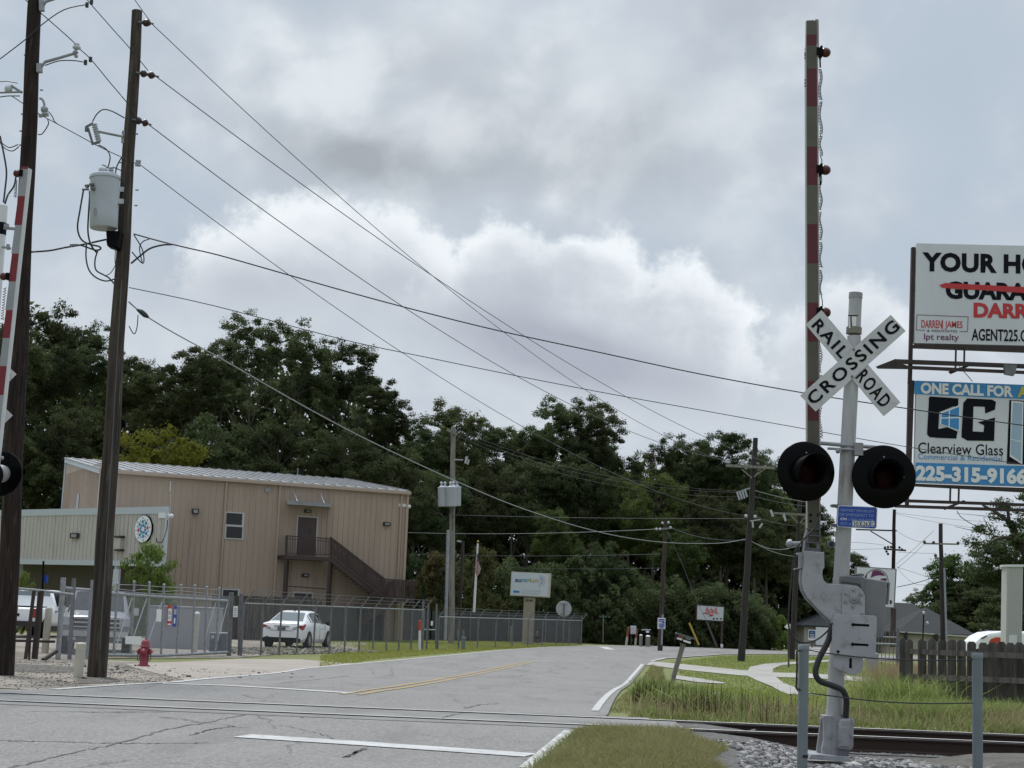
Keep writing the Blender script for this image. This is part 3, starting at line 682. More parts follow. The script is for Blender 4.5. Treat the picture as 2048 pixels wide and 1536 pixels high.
flasher(1611.5, 942.5, .300, R(8)); flasher(1767.5, 953.5, .318, R(-4))

# blue information plate
YS = Y0 - .11
ip = MB().plate(pts([(1679, 1010.5), (1752, 1014), (1755, 1018), (1753.5, 1055), (1750, 1058), (1676, 1054), (1674, 1050), (1676, 1013)], YS), (0, .004, 0)).build('information_plate', M['letter_white'], sig)
MB().plate(pts([(1680, 1012), (1751, 1015.3), (1753.6, 1018.5), (1752, 1054), (1749, 1056.6), (1677, 1052.7), (1675.2, 1049.5), (1677.2, 1014)], YS - .003), (0, .003, 0)).build('face', M['signblue'], ip)
t = MB(); up = Vector((.02, 0, 1)).normalized()
M['plate_text'] = mat('plate_lettering', (0.26, 0.33, 0.55), 0.5)
put_text(t, 'REPORT PROBLEM', P(1681.5, 1022.6, YS), P(1747, 1025.4, YS), up * .026, .008)
put_text(t, 'OR EMERGENCY TO', P(1678.5, 1031.4, YS), P(1747, 1034.4, YS), up * .028, .008)
put_text(t, '1-800-465-9239', P(1697.5, 1041.2, YS), P(1746, 1043.2, YS), up * .025, .004)
put_text(t, 'DOT #', P(1681, 1049.5, YS), P(1701.5, 1050.4, YS), up * .026, .004)
t.build('lettering', M['plate_text'], ip)
t = MB(); put_text(t, 'CN', P(1680.5, 1039.9, YS), P(1693, 1040.5, YS), up * .024, .02)
for a, b in ((1705.3, 1723), (1724.8, 1740.7), (1743.2, 1749)):
    t.plate(pts([(a, 1041.6), (b, 1042.3), (b - .5, 1053.4), (a - .5, 1052.7)], YS - .0045), (0, .001, 0))
t.build('lettering', M['letter_white'], ip)
t = MB()
for s, a, b in (('303', 1706.5, 1722), ('263', 1726, 1739.8), ('C', 1744.3, 1748)):
    put_text(t, s, P(a - .4, 1051.9, YS), P(b - .4, 1052.5, YS), up * .046, .012, (0, -.006, 0))
t.build('lettering', M['letter'], ip)
t = MB()
for y in (1011.5, 1050.5): t.beam(P(1661, y, YS + .02), P(1683, y + .6, YS + .02), .03, .022); t.beam(P(1664, y, YS + .03), P(1675, y + .6, YS + .03), .05, .03)
t.tube([P(1685.5, 1012.5, Y0), P(1685.4, 1016, Y0)], .080, 16); t.tube([P(1683.6, 1050, Y0), P(1683.4, 1054, Y0)], .082, 16)
t.build('plate_clamp', M['galv_dark'], sig)

# gate arm, raised upright: channel with red and weathered white bands
YA = Y0 + .22
def ax_(y): return 1613.0 + (y - 40) * (3.2 / 1050.0)      # left edge of the arm
def bands(name, y0, y1, ma, par=None):
    wl, wr = (ax_(y0), ax_(y0) + 20.5 + (y0 - 40) / 1050 * 2.5), (ax_(y1), ax_(y1) + 20.5 + (y1 - 40) / 1050 * 2.5)
    return MB().plate(pts([(wl[0], y0), (wl[1], y0), (wr[1], y1), (wr[0], y1)], YA - .001), (0, .003, 0)).build(name, ma, par)
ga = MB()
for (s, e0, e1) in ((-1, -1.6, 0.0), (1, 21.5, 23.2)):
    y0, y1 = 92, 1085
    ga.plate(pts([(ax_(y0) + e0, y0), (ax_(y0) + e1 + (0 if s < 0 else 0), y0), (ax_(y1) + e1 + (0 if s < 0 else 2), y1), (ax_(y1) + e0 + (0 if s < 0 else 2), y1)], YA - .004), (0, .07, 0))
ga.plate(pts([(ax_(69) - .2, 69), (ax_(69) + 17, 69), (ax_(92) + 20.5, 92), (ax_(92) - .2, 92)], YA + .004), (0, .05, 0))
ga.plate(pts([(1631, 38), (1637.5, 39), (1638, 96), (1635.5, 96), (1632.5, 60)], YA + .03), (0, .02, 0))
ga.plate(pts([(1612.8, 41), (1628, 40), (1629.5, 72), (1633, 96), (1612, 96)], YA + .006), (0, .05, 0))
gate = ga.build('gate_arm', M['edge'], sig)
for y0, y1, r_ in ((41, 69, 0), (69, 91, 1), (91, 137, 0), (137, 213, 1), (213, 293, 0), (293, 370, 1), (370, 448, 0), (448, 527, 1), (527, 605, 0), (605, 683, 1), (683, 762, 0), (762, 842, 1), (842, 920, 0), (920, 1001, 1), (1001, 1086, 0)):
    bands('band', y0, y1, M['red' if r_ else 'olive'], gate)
for ly in (105, 340, 625):
    l = MB(); c = P(1651, ly, YA + .03)
    l.ball(c, .057, 16, (1.0, .9, .95)); lo = l.build('arm_lamp', M['lens_dark'], gate)
    h = MB(); h.box(P(1637, ly, YA + .03), (.05, .09, .085)); h.box(P(1641.5, ly, YA + .03), (.02, .1, .12)); h.tube([P(1640, ly + 13, YA + .03), P(1640.5, ly + 30, YA + .03)], .009, 6); h.build('lamp_base', M['blackm'], gate)
def coil(y0, y1, turns, rad=.014):
    k = turns * 10; ptsl = []
    for i in range(k + 1):
        f = i / k; y = y0 + (y1 - y0) * f; xx = 1640 + 2.0 * math.sin(f * 7 + y0) + f * .8
        c = P(xx, y, YA + .03); a = 2 * math.pi * turns * f
        ptsl.append(c + Vector((math.cos(a) * rad, math.sin(a) * rad, 0)))
    return ptsl
cb = MB()
for y0, y1, n in ((138, 200, 22), (203, 268, 22), (272, 312, 13), (368, 420, 18), (424, 480, 17), (484, 535, 14), (540, 590, 16), (690, 745, 11), (750, 800, 12), (806, 876, 13)):
    cb.tube(coil(y0, y1, n), .0042, 5, True)
for a, b in (((1640, 268), (1641, 274)), ((1641, 312), (1644, 327)), ((1643, 352), (1642, 370)), ((1642, 590), (1645, 612)), ((1640, 640), (1639, 692)), ((1640, 876), (1641, 1000))):
    cb.tube([P(*a, YA + .03), P((a[0] + b[0]) / 2 + 1, (a[1] + b[1]) / 2, YA + .03), P(*b, YA + .03)], .005, 6)
cb.build('arm_cable', M['rubber'], gate)
nb = MB()
for y in (107, 111, 116, 160, 166, 172): nb.mark().tube([P(ax_(y) - 4.5, y, YA + .02), P(ax_(y) - 2.5, y, YA + .02)], .008, 6)
nb.build('bolt', M['blackm'], gate)
br = MB()                                         # bracket that holds the arm butt
YB = YA - .03
br.plate(pts(zoomC([(205, -300), (222, -300), (232, 140), (170, 140), (185, -40), (205, -120)]), YB + .03), (0, .12, 0))
br.plate(pts(zoomC([(345, -200), (362, -200), (362, 140), (345, 140)]), YB), (0, .12, 0))
for yy in (-140, -60, 20, 90): br.plate(pts(zoomC([(185, yy), (362, yy + 6), (362, yy + 18), (185, yy + 12)]), YB - .008), (0, .05, 0))
br.plate(pts(zoomC([(170, 90), (360, 96), (360, 140), (170, 136)]), YB - .004), (0, .06, 0))
br.tube([P(1655, 1086, YB), P(1668, 1088, YB)], .018, 8); br.lathe(P(1661, 1089.5, YB - .06), (0, -1, 0), [(.040, 0), (.040, .05), (.022, .05), (.022, .01)], 18)
br.build('arm_bracket', M['galv_dark'], sig)
kb = MB()
for x, y in ((1621, 1030), (1636.5, 1030), (1621, 1042.5), (1637, 1060)): kb.mark(); screw(kb, x, y, YA - .004, .014, .010, 8)
kb.build('bolt', M['blackm'], sig)

# support plate: broad goose-neck
YP = Y0 - .16
gp = zoomC([(163, 132), (405, 145), (408, 330), (388, 352), (384, 420), (400, 478), (440, 515), (700, 530), (790, 545), (835, 570), (862, 605), (880, 640), (888, 700), (885, 905), (500, 985), (480, 955), (330, 820), (215, 690), (160, 600), (140, 500), (150, 360), (162, 300)])
MB().plate(pts(gp, YP), (0, .035, 0)).build('gate_support_plate', M['plate'], sig, bevel=.006)
e = MB(); lip = zoomC([(128, 350), (118, 470), (135, 590), (190, 690), (300, 800), (395, 905), (470, 965)])
e.tube([P(x, y, YP + .05) for x, y in lip], .016, 6)
e.plate(pts(zoomC([(90, 150), (160, 140), (160, 330), (45, 350), (60, 335), (110, 325), (110, 185), (80, 165)]), YP + .03), (0, .05, 0))
e.tube([P(*zoomC([(20, 45)])[0], YP + .05), P(*zoomC([(130, 48)])[0], YP + .05)], .026, 10); e.lathe(P(*zoomC([(15, 45)])[0], YP + .05), (-1, 0, 0), [(.045, 0), (.045, .03), (.02, .05)], 12)
e.build('counter_bracket', M['galv'], sig)
pv = MB(); c1 = zoomC([(760, 690)])[0]
MB().plate(pts(zoomC([(615, 620), (660, 565), (760, 545), (835, 572), (884, 650), (884, 892), (612, 872)]), YP - .014), (0, .012, 0)).build('hub_plate', M['plate'], sig, bevel=.003)
pv.lathe(P(*c1, YP - .014), (0, -1, 0), [(.052, 0), (.052, .010), (.040, .014), (.018, .014), (.018, .022), (.012, .024)], 20)
pv.build('hub', M['cast'], sig); pv = MB()
for a, b in ((752, 588), (668, 632), (842, 640), (660, 728), (832, 738), (745, 785)): pv.mark(); screw(pv, *zoomC([(a, b)])[0], YP - .014, .017, .016, 6)
pv.mark(); screw(pv, *zoomC([(850, 872)])[0], YP - .014, .013, .012, 6)
pv.build('hub_bolt', M['cast'], sig)
# mechanism case behind
YM = Y0 + .02
case = zoomC([(590, 430), (640, 418), (860, 430), (885, 445), (1135, 485), (1150, 520), (1115, 1140), (1090, 1165), (900, 1150), (600, 900)])
MB().plate(pts(case, YM - .10), (0, .36, 0)).build('mechanism_case', M['box'], sig, bevel=.025)
lid = MB(); lid.plate(pts(zoomC([(595, 428), (875, 440), (880, 620), (845, 600), (830, 520), (610, 492), (600, 520), (588, 470)]), YM - .125), (0, .03, 0)); lid.build('case_lid', M['galv_dark'], sig, bevel=.004); lid = MB(); lid.tube([P(1772, 1166, YM - .05), P(1777, 1167, YM - .05), P(1779, 1168, YM - .05)], .02, 8); lid.tube([P(1777, 1168, YM - .05), P(1775, 1202, YM - .05), P(1774, 1208, YM - .06)], .014, 8); lid.build('case_latch', M['galv_dark'], sig); lid = MB(); lid.plate(pts(zoomC([(720, 412), (830, 395), (880, 402), (870, 430)]), YM - .08), (0, .1, 0)); lid.build('case_handle', M['galv_dark'], sig)
# square weight plate with two slots
YW = YP - .030
sqp = zoomC([(525, 880), (560, 872), (1005, 895), (1030, 920), (1015, 1395), (520, 1362), (497, 1340), (505, 930)])
MB().plate(pts(sqp, YW), (0, .028, 0)).build('weight_plate', M['plate'], sig, bevel=.006)
sl = MB()
for (x0, y0, x1, y1) in ((745, 1000, 935, 1010), (740, 1232, 925, 1242)):
    A = zoomC([(x0, y0 - 14), (x1, y1 - 13), (x1 + 4, y1 + 13), (x0, y0 + 14)]); sl.plate(pts(A, YW - .002), (0, .002, 0))
    screw(sl, *zoomC([(x0, y0)])[0], YW - .002, .016, .014, 8)
sl.mark(); screw(sl, *zoomC([(568, 1320)])[0], YW - .002, .014, .012, 8)
sl.build('slot_and_bolt', M['blackm'], sig)
lw = MB().plate(pts(zoomC([(510, 1350), (865, 1375), (865, 1490), (840, 1560), (780, 1590), (700, 1590), (650, 1570), (520, 1500)]), YP), (0, .03, 0)).build('lower_plate', M['plate'], sig, bevel=.004)
MB().plate(pts(zoomC([(703, 1395), (732, 1397), (730, 1515), (700, 1513)]), YP - .002), (0, .002, 0)).build('slot', M['blackm'], sig)
# hose and loose cable
hz = [(1664, 1248), (1657, 1280), (1638, 1318), (1631, 1345), (1640, 1362), (1664, 1371), (1684, 1380), (1692, 1395), (1693, 1412), (1691, 1434)]
def smooth(L, n=6):
    L = [Vector((*p, 0)) for p in L]; out = []
    for i in range(len(L) - 1):
        p0, p1, p2, p3 = L[max(i - 1, 0)], L[i], L[i + 1], L[min(i + 2, len(L) - 1)]
        for k in range(n):
            t = k / n; out.append(0.5 * ((2 * p1) + (p2 - p0) * t + (2 * p0 - 5 * p1 + 4 * p2 - p3) * t * t + (3 * p1 - p0 - 3 * p2 + p3) * t ** 3))
    return [(v.x, v.y) for v in out + [L[-1]]]
hp = smooth(hz); MB().tube([P(x, y, Y0 - .10 - .06 * math.sin(3.14 * i / len(hp))) for i, (x, y) in enumerate(hp)], .030, 14).build('conduit_hose', M['rubber'], sig)
lc = smooth([(1640, 1024), (1632, 1052), (1608, 1078), (1592, 1100), (1585, 1140), (1579, 1200), (1577, 1248), (1585, 1272), (1605, 1285), (1632, 1280), (1655, 1262), (1665, 1246)])
MB().tube([P(x, y, YP - .05) for x, y in lc], .0085, 8).build('loose_cable', M['rubber'], sig)
hk = smooth([(1648, 1036), (1649, 1021), (1653, 1021), (1653, 1030), (1650, 1036), (1647, 1030), (1649, 1024)])
MB().tube([P(x, y, YA) for x, y in hk], .004, 6).build('hook', M['galv'], sig)
# pedestal, junction case, foundation
def q4(x, y): return (1600 + x * .08854, 1400 + y * .08854)
pd = MB()
pd.plate(pts([q4(540, 355), q4(930, 360), q4(880, 1320), q4(500, 1250), q4(500, 1100), q4(540, 900)], Y0 - .10), (0, .20, 0))
pd.plate(pts([q4(470, 420), q4(545, 440), q4(500, 1210), q4(370, 1170)], Y0 - .02), (0, .03, 0))
pd.tube([P(*q4(505, 395), Y0 - .08), P(*q4(505, 420), Y0 - .08)], .02, 8)
pd.plate(pts([q4(720, 370), q4(735, 370), q4(690, 1320), q4(672, 1320)], Y0 - .106), (0, .01, 0))
pd.build('pedestal', M['cast'], sig, bevel=.006)
jb = MB(); jb.plate(pts([q4(935, 420), q4(1180, 430), q4(1225, 500), q4(1215, 1060), q4(1170, 1140), q4(860, 1110), q4(880, 560)], Y0 - .16), (0, .2, 0)); jb.build('junction_case', M['cast'], sig, bevel=.02)
jd = MB(); jd.plate(pts([q4(900, 600), q4(1140, 600), q4(1115, 1060), q4(880, 1050)], Y0 - .172), (0, .014, 0)); jd.plate(pts([q4(1165, 410), q4(1225, 430), q4(1240, 570), q4(1165, 545)], Y0 - .175), (0, .06, 0)); jd.build('case_cover', M['cast'], sig, bevel=.012)
jf = MB(); jf.plate(pts([q4(870, 1110), q4(1130, 1130), q4(1090, 1290), q4(870, 1280)], Y0 - .12), (0, .12, 0)); jf.tube([P(*q4(1010, 440), Y0 - .08), P(*q4(1025, 345), Y0 - .08)], [.045, .04], 14); jf.build('hose_fitting', M['galv_dark'], sig)
ft = MB(); ft.plate(pts([q4(250, 1225), q4(500, 1235), q4(1090, 1290), q4(1175, 1360), q4(1165, 1405), q4(190, 1340)], Y0 - .22), (0, .44, 0)); ft.build('base_flange', M['galv'], sig, bevel=.005)
cf = P(*q4(690, 1395), Y0)
MB().box((cf.x + .02, Y0 - .02, cf.z - .23), (.60, .62, .44)).build('foundation', M['concrete'], sig, bevel=.015)

# two guard posts with cables strung between them
def guard_post(px, pt, Y, label):
    t = P(px, pt, Y); b = Vector((t.x - .004, Y, float(zground(t.x, Y)) - .2))
    root = thing('guard_post', label, 'post', (b.x, b.y, b.z), 'guard posts in front of the signal')
    m_ = MB(); m_.tube([b, t - Vector((0, 0, .03))], .048, 18); m_.build('post', M['post_green'], root)
    c = MB(); c.tube([t - Vector((0, 0, .05)), t - Vector((0, 0, .006)), t], [.053, .053, .047], 18); c.build('cap', M['post_green'], root)
    band = MB()
    if px < 1700: band.tube([P(px - 1.8, 1509, Y), P(px - 1.9, 1515, Y)], .0495, 18); band.build('rust_band', M['rail_side'], root)
    return root
guard_post(1607.5, 1289, 14.35, 'grey green guard post left of the signal mast, with a rusty band low down')
guard_post(1954.5, 1306, 14.7, 'grey green guard post standing before the wooden picket fence')
def cable(label, L, Y0_, Y1_, r=.006):
    o = MB(); n = len(L); o.tube([P(x, y, Y0_ + (Y1_ - Y0_) * i / (n - 1)) for i, (x, y) in enumerate(L)], r, 6)
    ob = o.build('guard_cable', M['rubber'], None, P(*L[0], Y0_)); tag(ob, label, 'cable', 'cables strung between the guard posts')
cable('upper thin dark cable strung between the two grey green posts', smooth([(1599, 1302), (1612, 1300), (1660, 1307), (1750, 1317), (1850, 1321), (1946, 1319)]), 14.28, 14.64)
cable('lower thin dark cable strung between the two grey green posts', smooth([(1598, 1376), (1606, 1386), (1640, 1389), (1750, 1402), (1850, 1407), (1946, 1406)]), 14.28, 14.64)
cable('short black cable hanging down the left side of a guard post', smooth([(1599, 1301), (1594, 1304), (1594, 1330), (1593, 1368), (1592, 1374), (1597, 1382)]), 14.28, 14.28, .010)

# ================================================================== the other crossing signal, at the left edge of the view
YL = 22.6
lb = P(-66, 1388, YL)
ls = thing('crossing_signal', 'crossing signal seen from behind at the left edge, its slightly tilted gate arm raised', 'crossing signal', (lb.x, YL, lb.z))
MB().tube([P(-66, 1384, YL), P(4, 412, YL)], .085, 18).build('mast', M['white'], ls)
MB().tube([P(0, 470, YL), P(1.7, 446, YL)], .088, 18).build('mast_band', M['letter'], ls)
YG = YL - .25
f = lambda y: 49.0 - (y - 335) * (50.0 / 465.0)
g = MB(); g.plate(pts([(f(335) + 4, 334), (f(335) + 13, 338), (f(1100) + 13, 1100), (f(1100) + 4, 1100)], YG + .004), (0, .05, 0)); ga2 = g.build('gate_arm', M['whitesheet'], ls)
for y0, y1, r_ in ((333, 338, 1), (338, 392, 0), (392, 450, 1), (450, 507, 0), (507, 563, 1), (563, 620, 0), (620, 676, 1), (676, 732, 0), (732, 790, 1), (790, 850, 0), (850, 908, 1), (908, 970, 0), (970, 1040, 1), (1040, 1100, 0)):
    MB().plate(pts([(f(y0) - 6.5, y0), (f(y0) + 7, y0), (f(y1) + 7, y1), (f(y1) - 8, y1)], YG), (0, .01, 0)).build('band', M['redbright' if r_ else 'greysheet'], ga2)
for lx, ly in ((34, 347), (7, 553)):
    MB().ball(P(lx, ly, YG + .02), .058, 16).build('arm_lamp', M['lens_dark'], ga2)
    MB().box(P(lx + 9, ly, YG + .02), (.05, .08, .10)).build('lamp_base', M['blackm'], ga2)
cb = MB()
for y0, y1, x0, x1 in ((360, 395, 32, 30), (575, 640, 10, 4), (645, 700, 3, -1)):
    k = 120; cb.tube([P(x0 + (x1 - x0) * i / k, y0 + (y1 - y0) * i / k, YG + .03) + Vector((math.cos(i * .63) * .018, math.sin(i * .63) * .018, 0)) for i in range(k + 1)], .005, 5)
cb.build('arm_cable', M['rubber'], ga2)
x_ = MB(); x_.beam(P(8, 456, YL - .1), P(32, 458, YL - .1), .03, .04); x_.box(P(13, 452, YL - .1), (.06, .06, .06)); x_.mark().beam(P(4, 494, YL - .1), P(22, 497, YL - .1), .025, .03); x_.box(P(16, 494, YL - .1), (.04, .05, .08))
x_.build('arm_strut', M['galv'], ls)
# crossbuck, only its right tips reach into the picture
def blade2(a, b, wd, name, txt):
    A = P(*a, YL - .10); B = P(*b, YL - .10); u = (B - A).normalized(); v = Vector((-u.z, 0, u.x)); v *= wd / 2
    o = MB().plate([A - v, B - v, B + v, A + v], (0, .006, 0)).build(name, M['cross'], ls); return o, A, B, u, v
o1, A, B, u, v = blade2((-92, 853), (22, 738), .229, 'crossbuck_blade', '')
t = MB(); put_text(t, 'CROSSING', A + u * .08 - v * .55, B - u * .07 - v * .55, v * 1.1, .02, (0, -.004, 0), 1.2); t.build('lettering', M['letter'], o1)
o1, A, B, u, v = blade2((-88, 742), (14, 842), .229, 'crossbuck_blade', '')
t = MB(); put_text(t, 'RAIL ROAD', A + u * .08 - v * .55, B - u * .07 - v * .55, v * 1.1, .02, (0, -.004, 0), 1.1); t.build('lettering', M['letter'], o1)
c = P(6, 948, YL - .12); ax = Vector((.30, .95, 0)).normalized()
fb = MB().lathe(c, ax, [(.32, 0), (.32, .012), (.14, .016)], 40).build('flasher_background', M['black'], ls)
MB().lathe(c, -ax, [(.125, 0), (.13, .03), (.13, .08), (.105, .11), (.10, .15), (.06, .18)], 28).build('flasher_housing', M['greysheet'], fb)
MB().lathe(c + ax * .012, ax, [(.13, 0), (.13, .22), (.12, .22), (.12, .02)], 24, True, False).build('visor', M['blackm'], fb)
MB().ball(P(4, 916, YL - .3), .03, 10).build('cable_gland', M['greysheet'], fb)
MB().lathe(P(-17, 952, YL - .38), -ax, [(.20, 0), (.20, .012), (.12, .016)], 32).build('flasher_background', M['black'], ls)

# ================================================================== utility poles and wires
def SM(L, n=5): return smooth(L, n)
def wirepts(L, Ys, n=5):
    L2 = SM(L, n); k = len(L2)
    # depth changes evenly along the run
    return [P(x, y, Ys[0] + (Ys[1] - Ys[0]) * i / (k - 1)) for i, (x, y) in enumerate(L2)]
def span(A, B, mid, n=40):
    """hanging wire between two world points; sag chosen so it passes the pixel mid"""
    A = Vector(A); B = Vector(B); d = ray(*mid)
    # plan parameter where the pixel's ray crosses the vertical plane of the wire
    ex, ey = B.x - A.x, B.y - A.y
    den = d.x * ey - d.y * ex
    t = ((A.x - EYE.x) * ey - (A.y - EYE.y) * ex) / den
    q = EYE + d * t
    s = ((q.x - A.x) * ex + (q.y - A.y) * ey) / (ex * ex + ey * ey)
    s = min(max(s, .05), .95)
    sag = (q.z - (A.z + (B.z - A.z) * s)) / (4 * s * (1 - s))
    return [A + (B - A) * (i / n) + Vector((0, 0, 4 * sag * (i / n) * (1 - i / n))) for i in range(n + 1)]
def wire(label, p, r, ma='wire', group='wires strung between the utility poles', name='power_line', n=6, cat='wire'):
    o = MB().tube(p, r, n, True).build(name, M[ma], None, p[0]); return tag(o, label, cat, group)
def polepart(root, L, Y, rs, ma, n=16):
    p = [P(x, y, Y) for x, y in L]; p[0] = p[0] - Vector((0, 0, .35)) if p[0].z < 3 else p[0]
    # gentle irregularity of a real trunk
    a, b = p[0], p[-1]; k = 14; q = [a + (b - a) * i / k + Vector((.012 * math.sin(i * 1.7 + a.x), .0, 0)) for i in range(k + 1)]
    MB().tube(q, [rs[0] + (rs[1] - rs[0]) * i / k for i in range(k + 1)], n).build('pole', M[ma], root)
def insul(mb, a, b, r, n=3):
    a = Vector(a); b = Vector(b); d = b - a; prof = []
    for i in range(n):
        prof += [(r * .35, i / n), (r, (i + .35) / n), (r * .9, (i + .65) / n), (r * .35, (i + .95) / n)]
    mb.lathe(a, d, [(x, h * d.length) for x, h in prof], 14)

# ---- tall dark pole at the left edge
Y1 = 27.2
p1 = thing('utility_pole', 'tall dark brown utility pole at the left edge, standing behind the tilted gate arm', 'utility pole', P(9, 1352, Y1), 'wooden utility poles')
polepart(p1, [(9, 1352), (39, 700), (70, 10), (79, -190)], Y1, (.185, .115), 'wood_pole')
b = MB(); b.beam(P(79, 128, Y1 - .1), P(79, 145, Y1 - .1), .09, .10); b.tube([P(82, 134, Y1 - .1), P(90, 124, Y1 - .1), P(148, 107, Y1 - .1)], .030, 8); b.tube([P(148, 107, Y1 - .1), P(154, 102, Y1 - .1)], .045, 8); b.lathe(P(152, 112, Y1 - .1), (0, 1, 0), [(.035, -.02), (.035, .02)], 10)
b.build('standoff_bracket', M['galv'], p1)
i_ = MB(); i_.lathe(P(153, 99, Y1 - .1), (0, 0, 1), [(.04, 0), (.075, .02), (.075, .05), (.04, .07), (.055, .09), (.03, .12)], 14); i_.build('insulator', M['porcelain'], p1)
b = MB(); b.beam(P(83, -10, Y1 - .1), P(84, 22, Y1 - .1), .08, .09); b.tube([P(84, 14, Y1 - .1), P(92, 3, Y1 - .1), P(150, -16, Y1 - .1)], .030, 8); b.build('standoff_bracket', M['galv'], p1)
b = MB(); b.tube([P(44, 185, Y1 - .1), P(22, 171, Y1 - .1)], .026, 8); b.tube([P(0, 185, Y1 - .1), P(41, 184, Y1 - .1)], .020, 8); b.tube([P(0, 163, Y1 - .1), P(14, 162, Y1 - .1), P(35, 166, Y1 - .1)], .012, 6); b.build('standoff_bracket', M['galv'], p1)
i_ = MB(); i_.ball(P(17, 178, Y1 - .1), .075, 12, (1, 1, 1.0)); i_.build('insulator', M['porcelain'], p1)
b = MB(); b.tube(wirepts([(79, 197), (84, 198), (88, 206), (89, 214)], (Y1 - .1, Y1 - .1), 3), .022, 7); b.ball(P(89, 219, Y1 - .1), .07, 10); b.ball(P(90, 228, Y1 - .1), .055, 10); b.beam(P(78, 232, Y1 - .1), P(97, 229, Y1 - .1), .06, .05); b.build('dead_end_clamp', M['galv'], p1)
b = MB()
for x, y in ((48, 110), (42, 228), (39, 262), (80, 180), (38, 290)): b.mark().tube([P(x, y, Y1 - .05), P(x + 6, y, Y1 - .05)], .014, 6)
b.build('pole_step', M['galv_dark'], p1)
jw = MB()
for L in ([(0, 118), (52, 78), (83, 50), (127, 20), (173, 9)], [(90, 131), (117, 122), (145, 121), (167, 124)], [(0, 194), (16, 192), (40, 192)], [(97, 223), (104, 232), (109, 243), (114, 247)], [(95, 239), (97, 248), (85, 267), (76, 269)], [(0, 283), (18, 295), (36, 289)], [(0, 285), (10, 297), (25, 302), (38, 293)]):
    jw.mark().tube(wirepts(L, (Y1 - .15, Y1 - .15), 4), .010, 6)
for L in ([(0, 272), (8, 310), (13, 345), (10, 380), (7, 405)], [(32, 352), (28, 372), (16, 390), (10, 408)]):
    jw.mark().tube(wirepts(L, (Y1 - .3, Y1 - .3), 5), .016, 7)
jw.build('jumper_wire', M['wire'], p1)
cl = MB()
for x, y in ((174, 10), (183, 4), (171, 125), (181, 119)): cl.mark().box(P(x, y, Y1 - .1), (.05, .05, .09))
cl.build('wire_clamp', M['wire'], p1)

# ---- second pole with the grey transformer
Y2 = 28.0
p2 = thing('utility_pole', 'brown utility pole carrying a single large grey transformer can, right of the dark pole', 'utility pole', P(194, 1357, Y2), 'wooden utility poles')
polepart(p2, [(194, 1357), (275, 22)], Y2, (.178, .098), 'wood_pole2')
for L, nn in (([(284, 45), (303, 47)], 1), ([(280, 146), (311, 152)], 2), ([(272, 240), (297, 248)], 2)):
    i_ = MB(); A = P(*L[0], Y2 - .1); B = P(*L[1], Y2 - .1); insul(i_, A, B, .072, nn); i_.build('insulator', M['insul'], p2)
    h = MB(); h.tube([P(L[0][0] - 8, L[0][1] - 1, Y2 - .1), A], .018, 6); h.mark().tube([B, B + (B - A) * .22], .02, 6); h.build('insulator_hook', M['galv_dark'], p2)
s_ = MB(); s_.beam(P(271, 326, Y2 - .1), P(281, 327, Y2 - .1), .03, .12); s_.lathe(P(278, 331, Y2 - .1), (0, 0, 1), [(.035, 0), (.022, .02), (.022, .05), (.035, .07)], 10); s_.build('spool_bracket', M['galv'], p2)
# fused cutout
c_ = MB(); insul(c_, P(198, 284, Y2 - .15), P(188, 247, Y2 - .15), .055, 8); cut = c_.build('cutout', M['tank'], p2)
f_ = MB(); f_.tube([P(176, 256, Y2 - .15), P(186, 289, Y2 - .15)], .022, 8); f_.beam(P(172, 254, Y2 - .15), P(187, 246, Y2 - .15), .035, .035); f_.beam(P(183, 288, Y2 - .15), P(200, 284, Y2 - .15), .04, .04); f_.box(P(173, 258, Y2 - .15), (.05, .05, .1)); f_.build('fuse_holder', M['galv_dark'], cut)
f_ = MB(); f_.tube([P(198, 263, Y2 - .15), P(212, 266, Y2 - .1), P(247, 273, Y2 - .1)], .028, 8); f_.beam(P(248, 262, Y2 - .06), P(246, 286, Y2 - .06), .06, .05); f_.build('cutout_bracket', M['galv'], cut)
# transformer can
tc_ = P(208, 412, Y2 - .30); ta = (P(210, 352, Y2 - .3) - P(207.5, 457, Y2 - .3)); tl = ta.length; tb = P(207.5, 457, Y2 - .3)
t_ = MB(); t_.lathe(tb, ta, [(.240, 0), (.252, .02), (.255, tl * .25), (.268, tl - .06)], 32); tr = t_.build('transformer', M['tank'], p2)
t_ = MB(); t_.lathe(tb + ta * (1 - .06 / tl), ta, [(.282, 0), (.282, .05), (.24, .085), (.05, .10)], 32); t_.build('lid', M['tank'], tr)
t_ = MB(); insul(t_, P(207, 354, Y2 - .4), P(206, 343, Y2 - .4), .075, 2); t_.lathe(P(206, 347, Y2 - .4), (-.05, 0, 1), [(.055, 0), (.085, .03), (.08, .09), (.03, .11)], 14); t_.build('bushing', M['porcelain'], tr)
t_ = MB(); insul(t_, P(222, 355, Y2 - .4), P(222, 334, Y2 - .4), .055, 5); t_.build('arrester', M['tank'], tr)
t_ = MB()
for y in (378, 402): t_.beam(P(234, y, Y2 - .3), P(247, y + 1, Y2 - .08), .06, .09)
t_.build('mounting_bracket', M['tank'], tr)
t_ = MB()
for x, y in ((177, 373), (186, 370), (189, 378)): t_.lathe(P(x, y, Y2 - .52), (-.5, -.8, 0), [(.03, 0), (.045, .03), (.02, .08)], 8)
t_.beam(P(164, 379, Y2 - .55), P(178, 379, Y2 - .5), .03, .03); t_.build('secondary_terminal', M['galv_dark'], tr)
t_ = MB(); t_.plate(pts([(187, 416), (191.5, 416), (191.5, 431), (187, 431)], Y2 - .562), (0, .003, 0)); t_.build('nameplate', M['galv'], tr)
